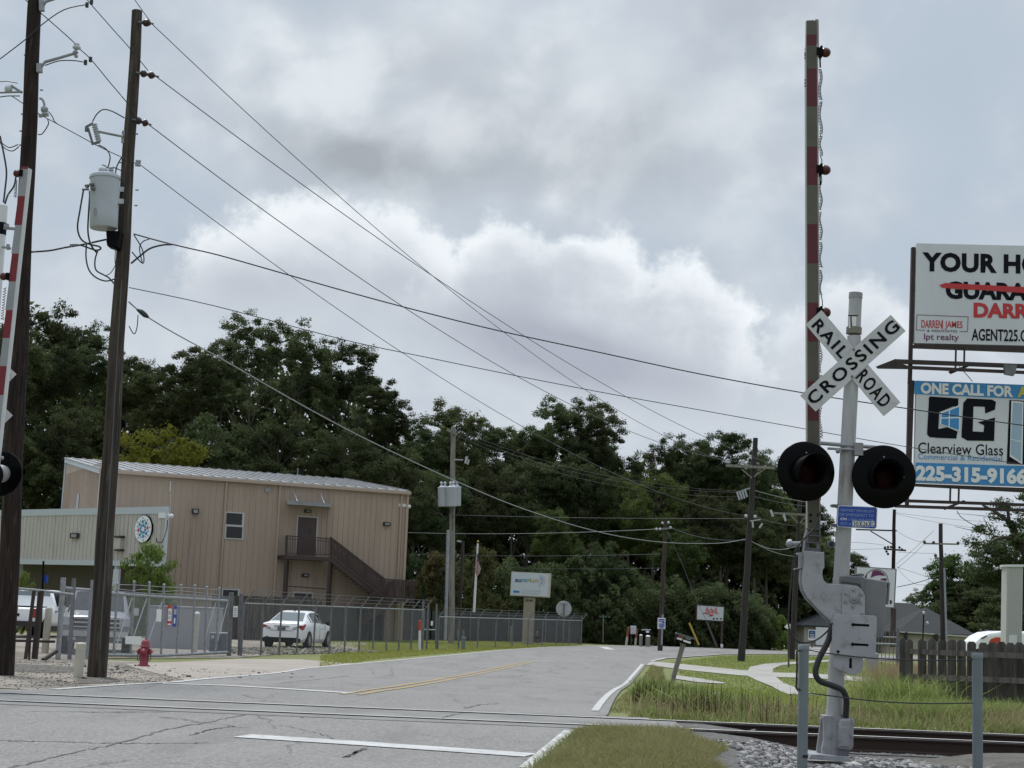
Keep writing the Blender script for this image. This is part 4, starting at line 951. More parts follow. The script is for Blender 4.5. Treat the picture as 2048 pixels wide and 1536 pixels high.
t_ = MB(); t_.plate(pts([(212, 461), (241, 462), (236, 494), (231, 497), (214, 491)], Y2 - .35), (0, .25, 0)); t_.plate(pts([(212, 478), (236, 479), (234, 493), (214, 490)], Y2 - .40), (0, .05, 0)); t_.build('splice_box', M['blackm'], p2)
jw = MB()
for L, r in (([(185, 243), (194, 228), (207, 219), (225, 223), (249, 236)], .012), ([(197, 290), (212, 298), (220, 312), (218, 328), (215, 336)], .012), ([(243, 315), (233, 335), (228, 365), (212, 390), (193, 398), (180, 390), (179, 382)], .012), ([(193, 398), (212, 400), (230, 405), (243, 412)], .012), ([(204, 330), (209, 331), (215, 336)], .010), ([(225, 334), (233, 337), (242, 341)], .010),
             ([(167, 380), (160, 420), (155, 455), (162, 478), (178, 488), (198, 493), (201, 498), (190, 500), (160, 490), (140, 490)], .016), ([(180, 386), (177, 430), (176, 465), (182, 490), (194, 506)], .016),
             ([(173, 487), (172, 515), (178, 540), (192, 555), (212, 562), (232, 557)], .014), ([(196, 500), (190, 520), (192, 540), (208, 550), (218, 556), (231, 571)], .014), ([(231, 498), (230, 520), (231, 530)], .008), ([(231, 530), (222, 545), (211, 552)], .008),
             ([(268, 470), (285, 500), (286, 527), (264, 504)], .012), ([(262, 527), (280, 512), (300, 497), (325, 490), (345, 489)], .018), ([(258, 652), (268, 668), (274, 655), (276, 630)], .010), ([(226, 600), (225, 620), (226, 634)], .008), ([(300, 478), (286, 483), (279, 497), (285, 527)], .010)):
    jw.mark().tube(wirepts(L, (Y2 - .35, Y2 - .30), 4), r, 6)
jw.build('jumper_wire', M['wire'], p2)
st = MB()
for x, y in ((263, 51), (270, 268), (271, 380), (269, 411), (252, 276), (239, 325)): st.mark().tube([P(x, y, Y2 - .06), P(x + 6, y, Y2 - .06)], .014, 6)
st.build('pole_step', M['galv_dark'], p2)
gw = MB(); gw.tube([P(243, 560, Y2 - .2), P(222, 930, Y2 - .2), P(200, 1300, Y2 - .2)], .010, 5); gw.build('ground_wire', M['wire_mid'], p2)
sb_ = MB(); sb_.tube([P(274, 619, Y2 - .3), P(283, 624, Y2 - .3), P(290, 630, Y2 - .3), P(297, 635, Y2 - .3)], [.02, .05, .05, .02], 10); sb_.build('cable_splice', M['wire'], p2)

# ---- dark pole beyond the bend
Y3 = 69.0
p3 = thing('utility_pole', 'black utility pole with a wooden crossarm, standing on the lawn before the dark trees', 'utility pole', P(1482, 1319, Y3), 'wooden utility poles')
polepart(p3, [(1482, 1319), (1511, 876)], Y3, (.17, .11), 'wood_pole3', 10)
b = MB(); b.beam(P(1452, 931, Y3 - .2), P(1550, 936, Y3 - .2), .10, .12); b.beam(P(1483, 938, Y3 - .2), P(1504, 956, Y3 - .2), .04, .05); b.beam(P(1530, 938, Y3 - .2), P(1508, 953, Y3 - .2), .04, .05); b.build('crossarm', M['wood_old'], p3)
b = MB()
for x, y in ((1456, 927), (1487, 928), (1547, 931)): b.lathe(P(x, y, Y3 - .2), (0, 0, 1), [(.05, 0), (.09, .05), (.05, .12), (.07, .16), (.03, .2)], 8)
for x, y in ((1492, 1032), (1510, 1033)): b.ball(P(x, y, Y3 - .2), .08, 8)
b.build('insulator', M['porcelain'], p3)
b = MB()
for x, y, x2, y2 in ((1474, 984, 1479, 1000), (1479, 982, 1484, 998), (1484, 980, 1489, 997), (1489, 978, 1494, 994), (1506, 1055, 1505, 1043), (1519, 1056, 1525, 1047)):
    b.mark().tube([P(x, y, Y3 - .25), P(x2, y2, Y3 - .25)], .045, 7)
b.mark().beam(P(1473, 985, Y3 - .2), P(1500, 976, Y3 - .2), .05, .05); b.mark().beam(P(1500, 1042, Y3 - .2), P(1521, 1039, Y3 - .2), .05, .05); b.build('cutout', M['reflect_grey'], p3)

# ---- pole with paired transformers behind the fence
Y4 = 82.0
p4 = thing('utility_pole', 'grey utility pole with a cluster of three pale transformer cans halfway up, behind the fence', 'utility pole', P(903, 1286, Y4), 'wooden utility poles')
polepart(p4, [(903, 1286), (906.5, 853)], Y4, (.17, .12), 'wood_old', 10)
for k, (x, y) in enumerate(((887, 994), (903, 994), (911, 993))):
    Yk = Y4 - .35 - (.25 if k == 1 else 0); a = P(x, y + 19, Yk); bb = P(x, y - 19, Yk)
    tt = MB().lathe(a, bb - a, [(.27, 0), (.29, .05), (.30, (bb - a).length - .04), (.32, (bb - a).length), (.2, (bb - a).length + .06)], 18).build('transformer', M['tank'], p4)
    m_ = MB()
    for dx_ in ((-4, 3) if k != 1 else (-2,)): insul(m_, P(x + dx_, y - 20, Yk), P(x + dx_, y - 31, Yk), .085, 2)
    m_.build('bushing', M['porcelain'], tt)
b = MB(); b.beam(P(893, 859, Y4 - .15), P(914, 869, Y4 - .15), .10, .12); b.build('crossarm', M['wood_old'], p4)
b = MB(); b.beam(P(909, 919, Y4 - .2), P(926, 920, Y4 - .2), .06, .06); b.tube([P(931, 927, Y4 - .2), P(934, 913, Y4 - .2)], .07, 8); b.mark().tube([P(935, 929, Y4 - .2), P(938, 919, Y4 - .2)], .05, 8); b.build('cutout', M['reflect_grey'], p4)
b = MB()
for L in ([(873, 985), (872, 1010), (880, 1028), (896, 1033), (903, 1015)], [(919, 1015), (916, 1028), (905, 1036)], [(905, 1000), (906, 1030), (905, 1060)]): b.mark().tube(wirepts(L, (Y4 - .6, Y4 - .5), 3), .02, 5)
b.build('jumper_wire', M['wire'], p4)
cd = MB().tube([P(890.5, 1280, 80.5), P(896.5, 1060, 80.5)], .085, 12).build('riser_pole', M['galv'], None, P(890.5, 1280, 80.5)); tag(cd, 'slim grey steel pole standing just left of the transformer cluster pole', 'pole')
lp = thing('street_lamp', 'thin dark lamp pole with a small head, right of the transformer cluster pole', 'lamp', P(918, 1270, 88))
MB().tube([P(918, 1270, 88), P(926, 1082, 88)], .09, 8).build('pole', M['steel_dark'], lp)
MB().plate(pts([(914, 1080), (927, 1082), (927, 1086), (914, 1083)], 88), (0, .3, 0)).build('lamp_head', M['reflect_grey'], lp)

# ---- pole at the wood's edge with a white and blue sign
Y5 = 84.0
p5 = thing('utility_pole', 'thin brown utility pole at the edge of the wood, above a white and blue notice', 'utility pole', P(1320, 1291, Y5), 'wooden utility poles')
polepart(p5, [(1320, 1291), (1331.5, 1040)], Y5, (.14, .10), 'wood_pole2', 8)
b = MB(); b.beam(P(1311, 1059, Y5 - .15), P(1345, 1056, Y5 - .15), .09, .09); b.build('crossarm', M['wood_old'], p5)
b = MB()
for x, y in ((1325, 1046), (1337, 1045), (1313, 1058), (1320, 1058), (1341, 1055)): b.ball(P(x, y, Y5 - .25), .07, 8)
b.build('insulator', M['porcelain'], p5)
# ---- pole behind the signal, and two far poles on the right
Y6 = 76.0
p6 = thing('utility_pole', 'brown utility pole half hidden behind the crossing gate, with a small crossarm', 'utility pole', P(1583, 1318, Y6), 'wooden utility poles')
polepart(p6, [(1583, 1318), (1600, 1000)], Y6, (.15, .11), 'wood_pole3', 8)
b = MB(); b.beam(P(1548, 1026, Y6 - .2), P(1616, 1030, Y6 - .2), .09, .10); b.beam(P(1580, 1030, Y6 - .2), P(1597, 1046, Y6 - .2), .04, .05); b.beam(P(1612, 1032, Y6 - .2), P(1600, 1046, Y6 - .2), .04, .05); b.build('crossarm', M['wood_old'], p6)
b = MB()
for x, y, x2, y2 in ((1541, 1020, 1546, 1033), (1567, 1028, 1571, 1042)): b.mark().tube([P(x, y, Y6 - .3), P(x2, y2, Y6 - .3)], .055, 7)
b.build('cutout', M['porcelain'], p6)
Y7 = 112.0
p7 = thing('utility_pole', 'far thin utility pole with a one sided braced crossarm behind the white and purple sign', 'utility pole', P(1785, 1284, Y7), 'wooden utility poles')
polepart(p7, [(1785, 1284), (1788.5, 1019)], Y7, (.17, .12), 'wood_pole', 8)
b = MB(); b.beam(P(1712, 1059, Y7), P(1793, 1061.5, Y7), .10, .10); b.beam(P(1741, 1062, Y7), P(1786, 1089, Y7), .07, .07); b.build('crossarm', M['wood_pole'], p7)
b = MB(); b.beam(P(1768, 1098, Y7 - .2), P(1812, 1101, Y7 - .2), .10, .12)
for x, y in ((1770, 1095), (1776, 1094), (1782, 1094), (1799, 1095), (1804, 1099), (1773, 1103), (1776, 1108)): b.ball(P(x, y, Y7 - .3), .10, 8)
b.build('insulator', M['steel_dark'], p7)
Y8 = 100.0
p8 = thing('utility_pole', 'far dark utility pole with a plain level crossarm, in front of the right hand trees', 'utility pole', P(1886, 1284, Y8), 'wooden utility poles')
polepart(p8, [(1886, 1284), (1881, 1047)], Y8, (.17, .13), 'wood_pole3', 8)
b = MB(); b.beam(P(1847, 1087, Y8 - .1), P(1918, 1088.5, Y8 - .1), .09, .10); b.beam(P(1880, 1124, Y8 - .2), P(1871, 1114, Y8 - .2), .05, .06); b.build('crossarm', M['wood_old'], p8)
b = MB()
for x, y in ((1849, 1084), (1867, 1085), (1916, 1086), (1871, 1111)): b.ball(P(x, y, Y8 - .1), .11, 8)
b.build('insulator', M['steel_brown'], p8)
MB().tube([P(1893, 1284, Y8 - .25), P(1888.5, 1136, Y8 - .25)], .07, 10).build('riser_conduit', M['galv'], p8)

# ---- wires
wire('thin wire from the topmost insulator of the transformer pole, crossing the whole sky', span(P(303, 47, Y2), P(1455, 924, Y3), (846, 536)), .0085, 'wire_mid')
wire('thin wire from the double insulator of the transformer pole, crossing the first thin wire', span(P(312, 153, Y2), P(1547, 929, Y3), (864, 551)), .0095, 'wire_mid')
wire('thin wire from the lowest insulator beside the cutout, running down across the cloud', span(P(297, 249, Y2), P(1487, 925, Y3), (804, 612)), .0095, 'wire_mid')
wire('thin wire from the spool bracket above the transformer can, running down to the black pole', span(P(281, 330, Y2), P(1495, 1032, Y3), (804, 705)), .008, 'wire_mid')
wire('thick twisted black cable sagging from beside the transformer across to the billboard', wirepts([(268, 468), (300, 477), (330, 485), (380, 497), (440, 511), (560, 545), (700, 585), (850, 625), (1000, 662), (1200, 705), (1400, 748), (1620, 788), (1800, 815), (2048, 851), (2300, 882)], (Y2 - .2, 37), 4), .0135, 'wire')
wire('plain dark cable below the twisted cable, running from the pole to the lower billboard', wirepts([(258, 575), (430, 612), (690, 680), (850, 714), (1000, 745), (1200, 784), (1400, 820), (1600, 856), (1810, 893), (2048, 929), (2300, 962)], (Y2, 37), 4), .0085, 'wire')
wire('pale grey cable drooping low from the splice on the brown pole to the black pole', wirepts([(258, 604), (275, 619), (300, 637), (350, 667), (440, 716), (530, 768), (620, 819), (710, 867), (800, 911), (900, 957), (1000, 1000), (1080, 1029), (1160, 1054), (1240, 1073), (1330, 1085), (1420, 1087), (1460, 1084), (1492, 1078)], (Y2, Y3), 3), .015, 'wire_light')
wire('wire running from above the frame to the double insulator of the transformer pole', wirepts([(165, -14), (178, 4), (220, 52), (260, 97), (296, 141)], (Y1 - .1, Y2 + .1)), .009, 'wire')
wire('wire leaving the standoff insulator of the dark pole towards the brown pole', wirepts([(40, -10), (57, 5), (100, 42), (147, 84), (153, 93), (165, 103), (183, 120), (220, 165), (253, 204), (276, 236)], (Y1 - .1, Y2 - .1)), .009, 'wire')
wire('wire coming in from the top edge to the highest insulator', wirepts([(258, -20), (270, 0), (284, 20), (300, 42)], (Y2 - 2, Y2)), .008, 'wire_mid')
wire('neutral wire running from the dark pole past the fused cutout to the brown pole', wirepts([(22, 191), (77, 227), (113, 247), (150, 267), (200, 294), (245, 315), (274, 328)], (Y1, Y2)), .0085, 'wire_mid')
wire('thick black service cable between the two left poles, below the transformer can', wirepts([(62, 504), (100, 501), (130, 495), (160, 490), (185, 485), (212, 479)], (Y1, Y2 - .3)), .018, 'wire')
G2 = 'far wires in front of the dark trees'
wire('upper of three faint wires falling from the top of the transformer cluster pole', span(P(912, 858, Y4), P(1493, 983, Y3), (1140, 935)), .008, 'wire', G2)
wire('middle of three faint wires falling from the top of the transformer cluster pole', span(P(912, 864, Y4), P(1480, 985, Y3), (1100, 932)), .008, 'wire', G2)
wire('lowest of three faint wires falling from the top of the transformer cluster pole', span(P(895, 862, Y4), P(1478, 994, Y3), (1100, 941)), .008, 'wire', G2)
wire('faint level wire from below the transformer cluster to the black pole', span(P(912, 1030, Y4), P(1490, 1037, Y3), (1200, 1036)), .011, 'wire_mid', G2)
wire('faint level wire just right of the building, ending at the thin pole', span(P(812, 1065, 100), P(1316, 1058, Y5), (1060, 1067)), .014, 'wire_light', G2)
wire('faint lower wire behind the flagpole, ending at the thin pole', span(P(812, 1108, 100), P(1322, 1108, Y5), (1060, 1112)), .011, 'wire_mid', G2)
wire('lowest faint wire just above the white company sign', span(P(1010, 1135, 98), P(1322, 1136, Y5), (1160, 1138)), .010, 'wire_mid', G2)
wire('faint wire from the thin pole to the black pole', span(P(1343, 1056, Y5), P(1493, 1080, Y3), (1400, 1074)), .011, 'wire_mid', G2)
wire('slanting guy wire dropping from the thin pole to the script sign', wirepts([(1334, 1062), (1365, 1130), (1392, 1198), (1412, 1240), (1432, 1290)], (Y5, Y5 - 2)), .012, 'wire_mid', G2)
wire('pale cable from the black pole sagging to the right behind the gate', span(P(1502, 1082, Y3), P(1598, 1090, Y6), (1560, 1099)), .016, 'wire_light', G2)
wire('lower pale cable from the black pole to the pole behind the gate', span(P(1502, 1082, Y3), P(1594, 1113, Y6), (1545, 1103)), .014, 'wire_light', G2)
wire('faint wire from the black pole crossarm level towards the gate', span(P(1506, 980, Y3), P(1612, 1004, Y6), (1555, 993)), .013, 'wire_light', G2)
wire('second faint wire from the black pole towards the gate', span(P(1506, 992, Y3), P(1612, 1012, Y6), (1555, 1004)), .011, 'wire_mid', G2)
wire('green tinged wire from the black pole to the pole behind the gate', span(P(1511, 1034, Y3), P(1594, 1052, Y6), (1550, 1045)), .011, 'wire_mid', G2)
G3 = 'thin far wires in the gap of sky on the right'
for lab, a, b, mid in (('upper far wire from the one sided pole towards the right edge', (1790, 1025), (2100, 1048), (1935, 1041)), ('second far wire, passing just above the plain crossarm pole', (1790, 1027), (2100, 1068), (1900, 1049)),
                  ('far wire from the one sided crossarm to the plain crossarm', (1793, 1061), (1849, 1085), (1820, 1077)), ('level far wire left of the one sided pole, below its crossarm', (1690, 1099), (1768, 1097), (1730, 1098.5)),
                  ('far wire climbing from the white and purple sign to the plain crossarm', (1793, 1128), (1867, 1062), (1830, 1096)), ('far wire climbing to the plain crossarm tip', (1796, 1135), (1849, 1087), (1822, 1113)), ('far wire between the two poles above the house roof', (1795, 1104), (1873, 1107), (1835, 1106)),
                  ('thicker far cable dipping above the house roof', (1794, 1174), (1882, 1150), (1835, 1165)), ('far wire sloping down from the insulator cluster', (1794, 1134), (1862, 1156), (1825, 1144)), ('far wire from the cluster looping down', (1793, 1132), (1862, 1166), (1815, 1158)), ('far wire from the plain pole to the right hand tree', (1918, 1087), (2060, 1072), (1980, 1082)), ('far wire below the one sided crossarm, towards the signal mast', (1690, 1084), (1768, 1090), (1730, 1086))):
    wire(lab, span(P(*a, Y7 if a[0] < 1800 else Y8), P(*b, Y8 if b[0] > 1800 else Y7), mid, 16), .012 if 'thicker' not in lab else .025, 'wire_mid', G3)

# ================================================================== tan metal building
ER = P(815, 985, 84.0); d_ = ray(203, 940); EL = EYE + d_ * ((ER.z - EYE.z) / d_.z)
bu = Vector((EL.x - ER.x, EL.y - ER.y, 0)); BL = bu.length; bu.normalize(); bn = Vector((bu.y, -bu.x, 0)); bn = bn if bn.y > 0 else -bn
BZ, BD, BR = ER.z, 10.2, ER.z + 1.27
ZG = -0.45
def bp(a, b, z): return Vector((ER.x, ER.y, 0)) + bu * a + bn * b + Vector((0, 0, z))
def onplane(px, py, o, n, off=0.0):      # pixel onto a vertical wall plane, off metres in front of it
    d = ray(px, py); q = o - n * off; return EYE + d * ((q - EYE).dot(n) / d.dot(n))
def W(px, py, off=0.0): return onplane(px, py, bp(0, 0, 0), bn, off)
def wrect(mb, x0, y0, x1, y1, off, th, w=None):
    w = w or W
    A = w(x0, y0, off); C = w(x1, y1, off); uu = (-bu if w is W else -au)
    wd = (C - A).dot(uu); B = A + uu * wd; D = A + Vector((0, 0, C.z - A.z)); Cc = B + Vector((0, 0, C.z - A.z))
    mb.plate([A, B, Cc, D], (bn if w is W else an) * th)
bld = thing('metal_building', 'large tan ribbed metal building with a pale low sloped roof and an outside stair', 'building', bp(BL / 2, 0, ZG))
wm = MB(); wm.hexa([bp(0, 0, ZG), bp(BL, 0, ZG), bp(BL, BD, ZG), bp(0, BD, ZG), bp(0, 0, BZ), bp(BL, 0, BZ), bp(BL, BD, BR), bp(0, BD, BR)])
a = 0.2
while a < BL: wm.box(bp(a, -.012, (BZ + ZG) / 2), (.07, .03, BZ - ZG - .02), math.atan2(bu.y, bu.x)); a += .305
b = 0.3
while b < BD: wm.box(bp(BL + .012, b, (BZ + ZG) / 2 + .4), (.03, .07, BZ - ZG), math.atan2(bu.y, bu.x)); b += .305
wm.build('wall', M['tan'], bld)
rf = MB(); ov = .12
rf.plate([bp(-ov, -ov, BZ + .02), bp(BL + ov, -ov, BZ + .02), bp(BL + ov, BD + .1, BR + .05), bp(-ov, BD + .1, BR + .05)], (0, 0, .06))
a = 0.0
while a <= BL: rf.beam(bp(a, -ov, BZ + .10), bp(a, BD + .1, BR + .13), .05, .06); a += .6
roof = rf.build('roof', M['roofmetal'], bld)
g_ = MB(); g_.box(bp(BL / 2, -.14, BZ - .05), (BL + .3, .14, .17), math.atan2(bu.y, bu.x)); g_.build('gutter', M['tantrim'], bld, bevel=.02)
g_ = MB(); g_.beam(bp(BL + .05, -.06, BZ - .07), bp(BL + .05, BD + .1, BR - .04), .06, .26); g_.mark().beam(bp(BL + .03, BD, ZG), bp(BL + .03, BD, BR), .08, .10); g_.build('rake_trim', M['paletrim'], bld)
g_ = MB(); g_.box(bp(-.01, -.01, (BZ + ZG) / 2), (.14, .14, BZ - ZG), math.atan2(bu.y, bu.x)); g_.mark().box(bp(BL + .01, -.01, (BZ + ZG) / 2), (.12, .12, BZ - ZG), math.atan2(bu.y, bu.x)); g_.build('corner_trim', M['tantrim'], bld)
for x, y in ((454, 964), (561, 971), (804, 990)):
    t = W(x, y, .07); m_ = MB(); m_.beam(t, Vector((t.x, t.y, ZG)), .10, .10); m_.build('downspout', M['tantrim'], bld)
def window(x0, y0, x1, y1, mid=True):
    f = MB()
    A, B = (x0, y0), (x1, y1)
    f2 = MB(); wrect(f2, x0, y0, x1, y1, .05, .06); fr = f2.build('window', M['frame'], bld)
    ym = (y0 + y1) / 2
    for (a, b) in (((x0 + 2.5, y0 + 2.5), (x1 - 2.5, ym - 1)), ((x0 + 2.5, ym + 1.2), (x1 - 2.5, y1 - 2.5))):
        p = MB(); wrect(p, a[0], a[1], b[0], b[1], .056, .004); p.build('pane', M['glass'], fr)
window(451, 1023, 486, 1079.5)
window(444, 1177, 477, 1230)
gw_ = MB(); g0 = bp(BL + .03, BD * .52, 0); A = onplane(157, 989, g0, Vector((bu.x, bu.y, 0))); gw_.box((A.x, A.y, A.z - .5), (.04, .62, 1.1), math.atan2(bu.y, bu.x)); gw_.build('window', M['glass'], bld)
dr = MB(); wrect(dr, 594.5, 1031, 632.5, 1111, .03, .03); dfo = dr.build('door_frame', M['frame'], bld)
dr = MB(); wrect(dr, 597, 1033.5, 630, 1111, .045, .03); dr.build('door', M['door'], dfo)
dr = MB(); wrect(dr, 618, 1058, 622, 1067, .05, .01); dr.build('door_window', M['glass'], dfo)
dr = MB(); wrect(dr, 586.5, 1183, 622, 1262, .03, .03); dfo = dr.build('door_frame', M['frame'], bld)
dr = MB(); wrect(dr, 589, 1185.5, 619.5, 1262, .045, .03); dr.build('door', M['door'], dfo)
cn = MB(); A = W(574, 1009, .0); B = W(662, 1015.5, .0)
z1 = (A.z + B.z) / 2
pA = W(574, 1006, 1.1); pB = W(664, 1013, 1.1)
cn.plate([A + Vector((0, 0, z1 - A.z)), B + Vector((0, 0, z1 - B.z)), Vector((pB.x, pB.y, z1 - .05)), Vector((pA.x, pA.y, z1 - .05))], (0, 0, .20)); cn.build('canopy', M['roofmetal'], bld)
cn = MB()
for x0, y0, x1, y1 in ((588, 985, 596, 1006), (641, 988, 650, 1010)): cn.mark().tube([W(x0, y0, .05), W(x1, y1, .9)], .03, 6)
cn.build('canopy_tie', M['tank'], bld)
for x0, y0, x1, y1 in ((611, 1019, 622, 1026), (768.5, 1044, 781, 1052), (606, 1147, 618, 1154), (385.5, 1017, 398, 1028)):
    l = MB(); wrect(l, x0, y0, x1, y1, .16, .16); lo = l.build('wall_lamp', M['steel_dark'], bld)
    l = MB(); wrect(l, x0 + 2.2, y0 + 2, x1 - 2.2, y1 - 2, .17, .01); l.build('lamp_glass', M['galv'], lo)
l = MB(); wrect(l, 530.5, 975.5, 540, 985, .06, .06); l.build('vent', M['galv'], bld)
l = MB(); wrect(l, 798, 1007, 813, 1014, .05, .05); q = W(818, 1012, .05); l.tube([W(811, 1010, .05), q], .03, 6); l.ball(q - Vector((0, 0, .03)), .11, 10); l.build('security_camera', M['white'], bld)
l = MB(); l.tube([W(595, 1000, .0) + Vector((0, 0, 0)), W(593, 976, .0), W(596, 936, -.3)], .018, 5); l.build('antenna', M['galv'], bld)
l = MB(); l.tube([W(340, 983, .06), W(341, 962, .06)], .03, 6); l.mark().tube([W(341, 985, .05), W(341, 1030, .03)], .012, 5); l.build('wifi_antenna', M['white'], bld)
# outside stair of brown steel
stair = thing('steel_stair', 'brown steel outside stair with landings and railings on the tan building', 'stair', W(620, 1240, .6))
OF = 1.25
def rect3(mb, x0, y0, x1, y1, off, th): wrect(mb, x0, y0, x1, y1, off, th)
l = MB(); rect3(l, 570, 1110, 663, 1122.5, OF, OF - .05); l.build('landing', M['brown'], stair)
l = MB()
for x, yb in ((571.5, 1122), (659, 1124)):
    t = W(x, yb, OF - .06); l.mark().beam(t, Vector((t.x, t.y, ZG)), .12, .12)
    t = W(x + 5, yb, .2); l.mark().beam(t, Vector((t.x, t.y, ZG)), .10, .10)
l.mark().beam(W(573, 1172, OF - .06), W(652, 1178, OF - .06), .06, .06)
l.build('post', M['brown'], stair)
def railing(name, p0, p1, q0, q1, off, step=3.2):
    """rail between pixel pairs: top line p0-p1, foot line q0-q1, all in a plane off metres before the wall"""
    m_ = MB(); A, B, C, D = W(*p0, off), W(*p1, off), W(*q0, off), W(*q1, off)
    m_.beam(A, B, .05, .05); m_.beam(A + (C - A) * .16, B + (D - B) * .16, .035, .035); m_.beam(A + (C - A) * .92, B + (D - B) * .92, .035, .035)
    n = max(2, int(abs(p1[0] - p0[0]) / step))
    for i in range(n + 1):
        f = i / n; r = .026 if i % max(1, n // 3) == 0 else .012
        m_.beam(A + (B - A) * f, C + (D - C) * f, r * 2, r * 2)
    return m_.build(name, M['brown'], stair)
railing('railing', (572, 1071.5), (660, 1077), (571, 1110), (661, 1112), OF)
m_ = MB(); A = W(572, 1071.5, OF); B = W(574, 1072, .1); C = W(571, 1110, OF); D = W(573, 1110, .1)
m_.beam(A, B, .05, .05)
for i in range(9): f = i / 8; m_.beam(A + (B - A) * f, C + (D - C) * f, .03, .03)
m_.build('side_railing', M['brown'], stair)
railing('stair_railing', (661, 1077), (766, 1158), (662, 1114), (764, 1196), OF, 2.6)
railing('stair_railing', (661, 1074), (770, 1158), (664, 1110), (768, 1192), .25, 2.6)
m_ = MB()
for off in (OF, .25): m_.mark().plate([W(661, 1112, off), W(664, 1126, off), W(767, 1207, off), W(767, 1196, off)], bn * .05)
m_.build('stringer', M['brown'], stair)
m_ = MB()
for i in range(15):
    f = (i + .5) / 15; A = W(663 + 103 * f, 1117 + 82 * f, OF - .04); m_.box(A + bn * .48, (.27, .95, .035), math.atan2(bu.y, bu.x))
m_.build('tread', M['brown'], stair)
l = MB(); rect3(l, 766, 1194, 829, 1206, OF + 1.2, OF + 1.1); l.build('landing', M['brown'], stair)
railing('railing', (768, 1158), (829, 1162), (767, 1194), (829, 1197), OF + 1.2, 2.6)
railing('railing', (770, 1158), (829, 1162), (769, 1194), (829, 1197), .2, 2.6)
m_ = MB(); A = W(829, 1162, OF + 1.2); B = W(827, 1160, .2); C = W(829, 1197, OF + 1.2); D = W(827, 1196, .2)
m_.beam(A, B, .05, .05)
for i in range(22): f = i / 21; m_.beam(A + (B - A) * f, C + (D - C) * f, .03, .03)
m_.build('side_railing', M['brown'], stair)
railing('stair_railing', (785, 1162), (700, 1218), (783, 1196), (700, 1254), OF + 1.25, 2.6)
m_ = MB(); m_.plate([W(783, 1200, OF + 1.2), W(783, 1214, OF + 1.2), W(690, 1272, OF + 1.2), W(690, 1258, OF + 1.2)], bn * .05); m_.build('stringer', M['brown'], stair)
l = MB()
for x, off in ((768, OF + 1.1), (826, OF + 1.1), (826, .3)):
    t = W(x, 1205, off); l.mark().beam(t, Vector((t.x, t.y, ZG)), .12, .12)
l.build('post', M['brown'], stair)

# ---- pale annex in front
AR = P(337, 1013, 70.0); d_ = ray(38, 1019.5); AL = EYE + d_ * ((AR.z - EYE.z) / d_.z)
au = Vector((AL.x - AR.x, AL.y - AR.y, 0)); ALn = au.length; au.normalize(); an = Vector((au.y, -au.x, 0)); an = an if an.y > 0 else -an
AZ = AR.z
av = Vector((-.245, .97, 0)).normalized()
def ap(a, b, z): return Vector((AR.x, AR.y, 0)) + au * a + av * b + Vector((0, 0, z))
def A_(px, py, off=0.0): return onplane(px, py, ap(0, 0, 0), an, off)
arot = math.atan2(au.y, au.x)
anx = thing('building_annex', 'pale ribbed metal annex with a round dotted emblem, in front of the tan building', 'building', ap(ALn / 2, 0, ZG))
AB = A_(200, 1125).z
w_ = MB(); w_.hexa([ap(0, 0, AB), ap(ALn + 3, 0, AB), ap(ALn + 3, 8.6, AB), ap(0, 8.6, AB), ap(0, 0, AZ - .3), ap(ALn + 3, 0, AZ - .3), ap(ALn + 3, 8.6, AZ - .3), ap(0, 8.6, AZ - .3)])
a = .15
while a < ALn + 3: w_.box(ap(a, -.012, (AZ + AB) / 2 - .15), (.06, .03, AZ - AB - .32), arot); a += .305
w_.build('wall', M['pale'], anx)
f_ = MB(); f_.hexa([ap(-.06, -.06, AZ - .32), ap(ALn + 3, -.06, AZ - .32), ap(ALn + 3, 8.6, AZ - .32), ap(-.06, 8.6, AZ - .32), ap(-.06, -.06, AZ), ap(ALn + 3, -.06, AZ), ap(ALn + 3, 8.6, AZ), ap(-.06, 8.6, AZ)]); f_.build('parapet', M['paletrim'], anx)
f_ = MB(); f_.box(ap(ALn / 2 + 1.5, -.06, AB - .02), (ALn + 3.1, .14, .24), arot); f_.box(ap(.03, -.05, (AZ + AB) / 2 - .1), (.16, .10, AZ - AB), arot); f_.build('fascia', M['paletrim'], anx)
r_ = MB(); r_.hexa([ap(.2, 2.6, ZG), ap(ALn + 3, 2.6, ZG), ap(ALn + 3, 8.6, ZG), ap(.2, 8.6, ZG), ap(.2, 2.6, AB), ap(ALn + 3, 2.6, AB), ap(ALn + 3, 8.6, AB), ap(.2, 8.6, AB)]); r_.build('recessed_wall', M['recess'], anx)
r_ = MB()
for x in (40, 236): q = A_(x, 1130, -.1); r_.mark().box((q.x, q.y, (AB + ZG) / 2), (.22, .22, AB - ZG), arot)
r_.build('canopy_post', M['paletrim'], anx)
r_ = MB(); q = A_(233, 1155, .1); r_.box((q.x, q.y, q.z - .1), (.40, .12, .95), arot); r_.build('white_panel', M['paletrim'], anx)
r_ = MB()
for x, wd in ((100, .8), (165, .9)): q = A_(x, 1190, -2.55); r_.mark().box((q.x, q.y, .7), (wd, .05, 2.2), arot)
r_.build('door', M['glass'], anx)
l = MB(); wrect(l, 140, 1066, 154.5, 1076.5, .14, .14, A_); lo = l.build('wall_lamp', M['steel_dark'], anx)
l = MB(); wrect(l, 142.5, 1068.5, 152, 1074.5, .15, .01, A_); l.build('lamp_glass', M['galv'], lo)
l = MB(); wrect(l, 228, 1071.5, 241.5, 1075, .25, .25, A_); l.mark(); wrect(l, 228, 1098.5, 240, 1102, .25, .25, A_); l.build('bracket', M['steel_dark'], anx)
l = MB(); wrect(l, 227, 1076, 239.5, 1098, .2, .2, A_); l.build('downlight_box', M['pale'], anx)
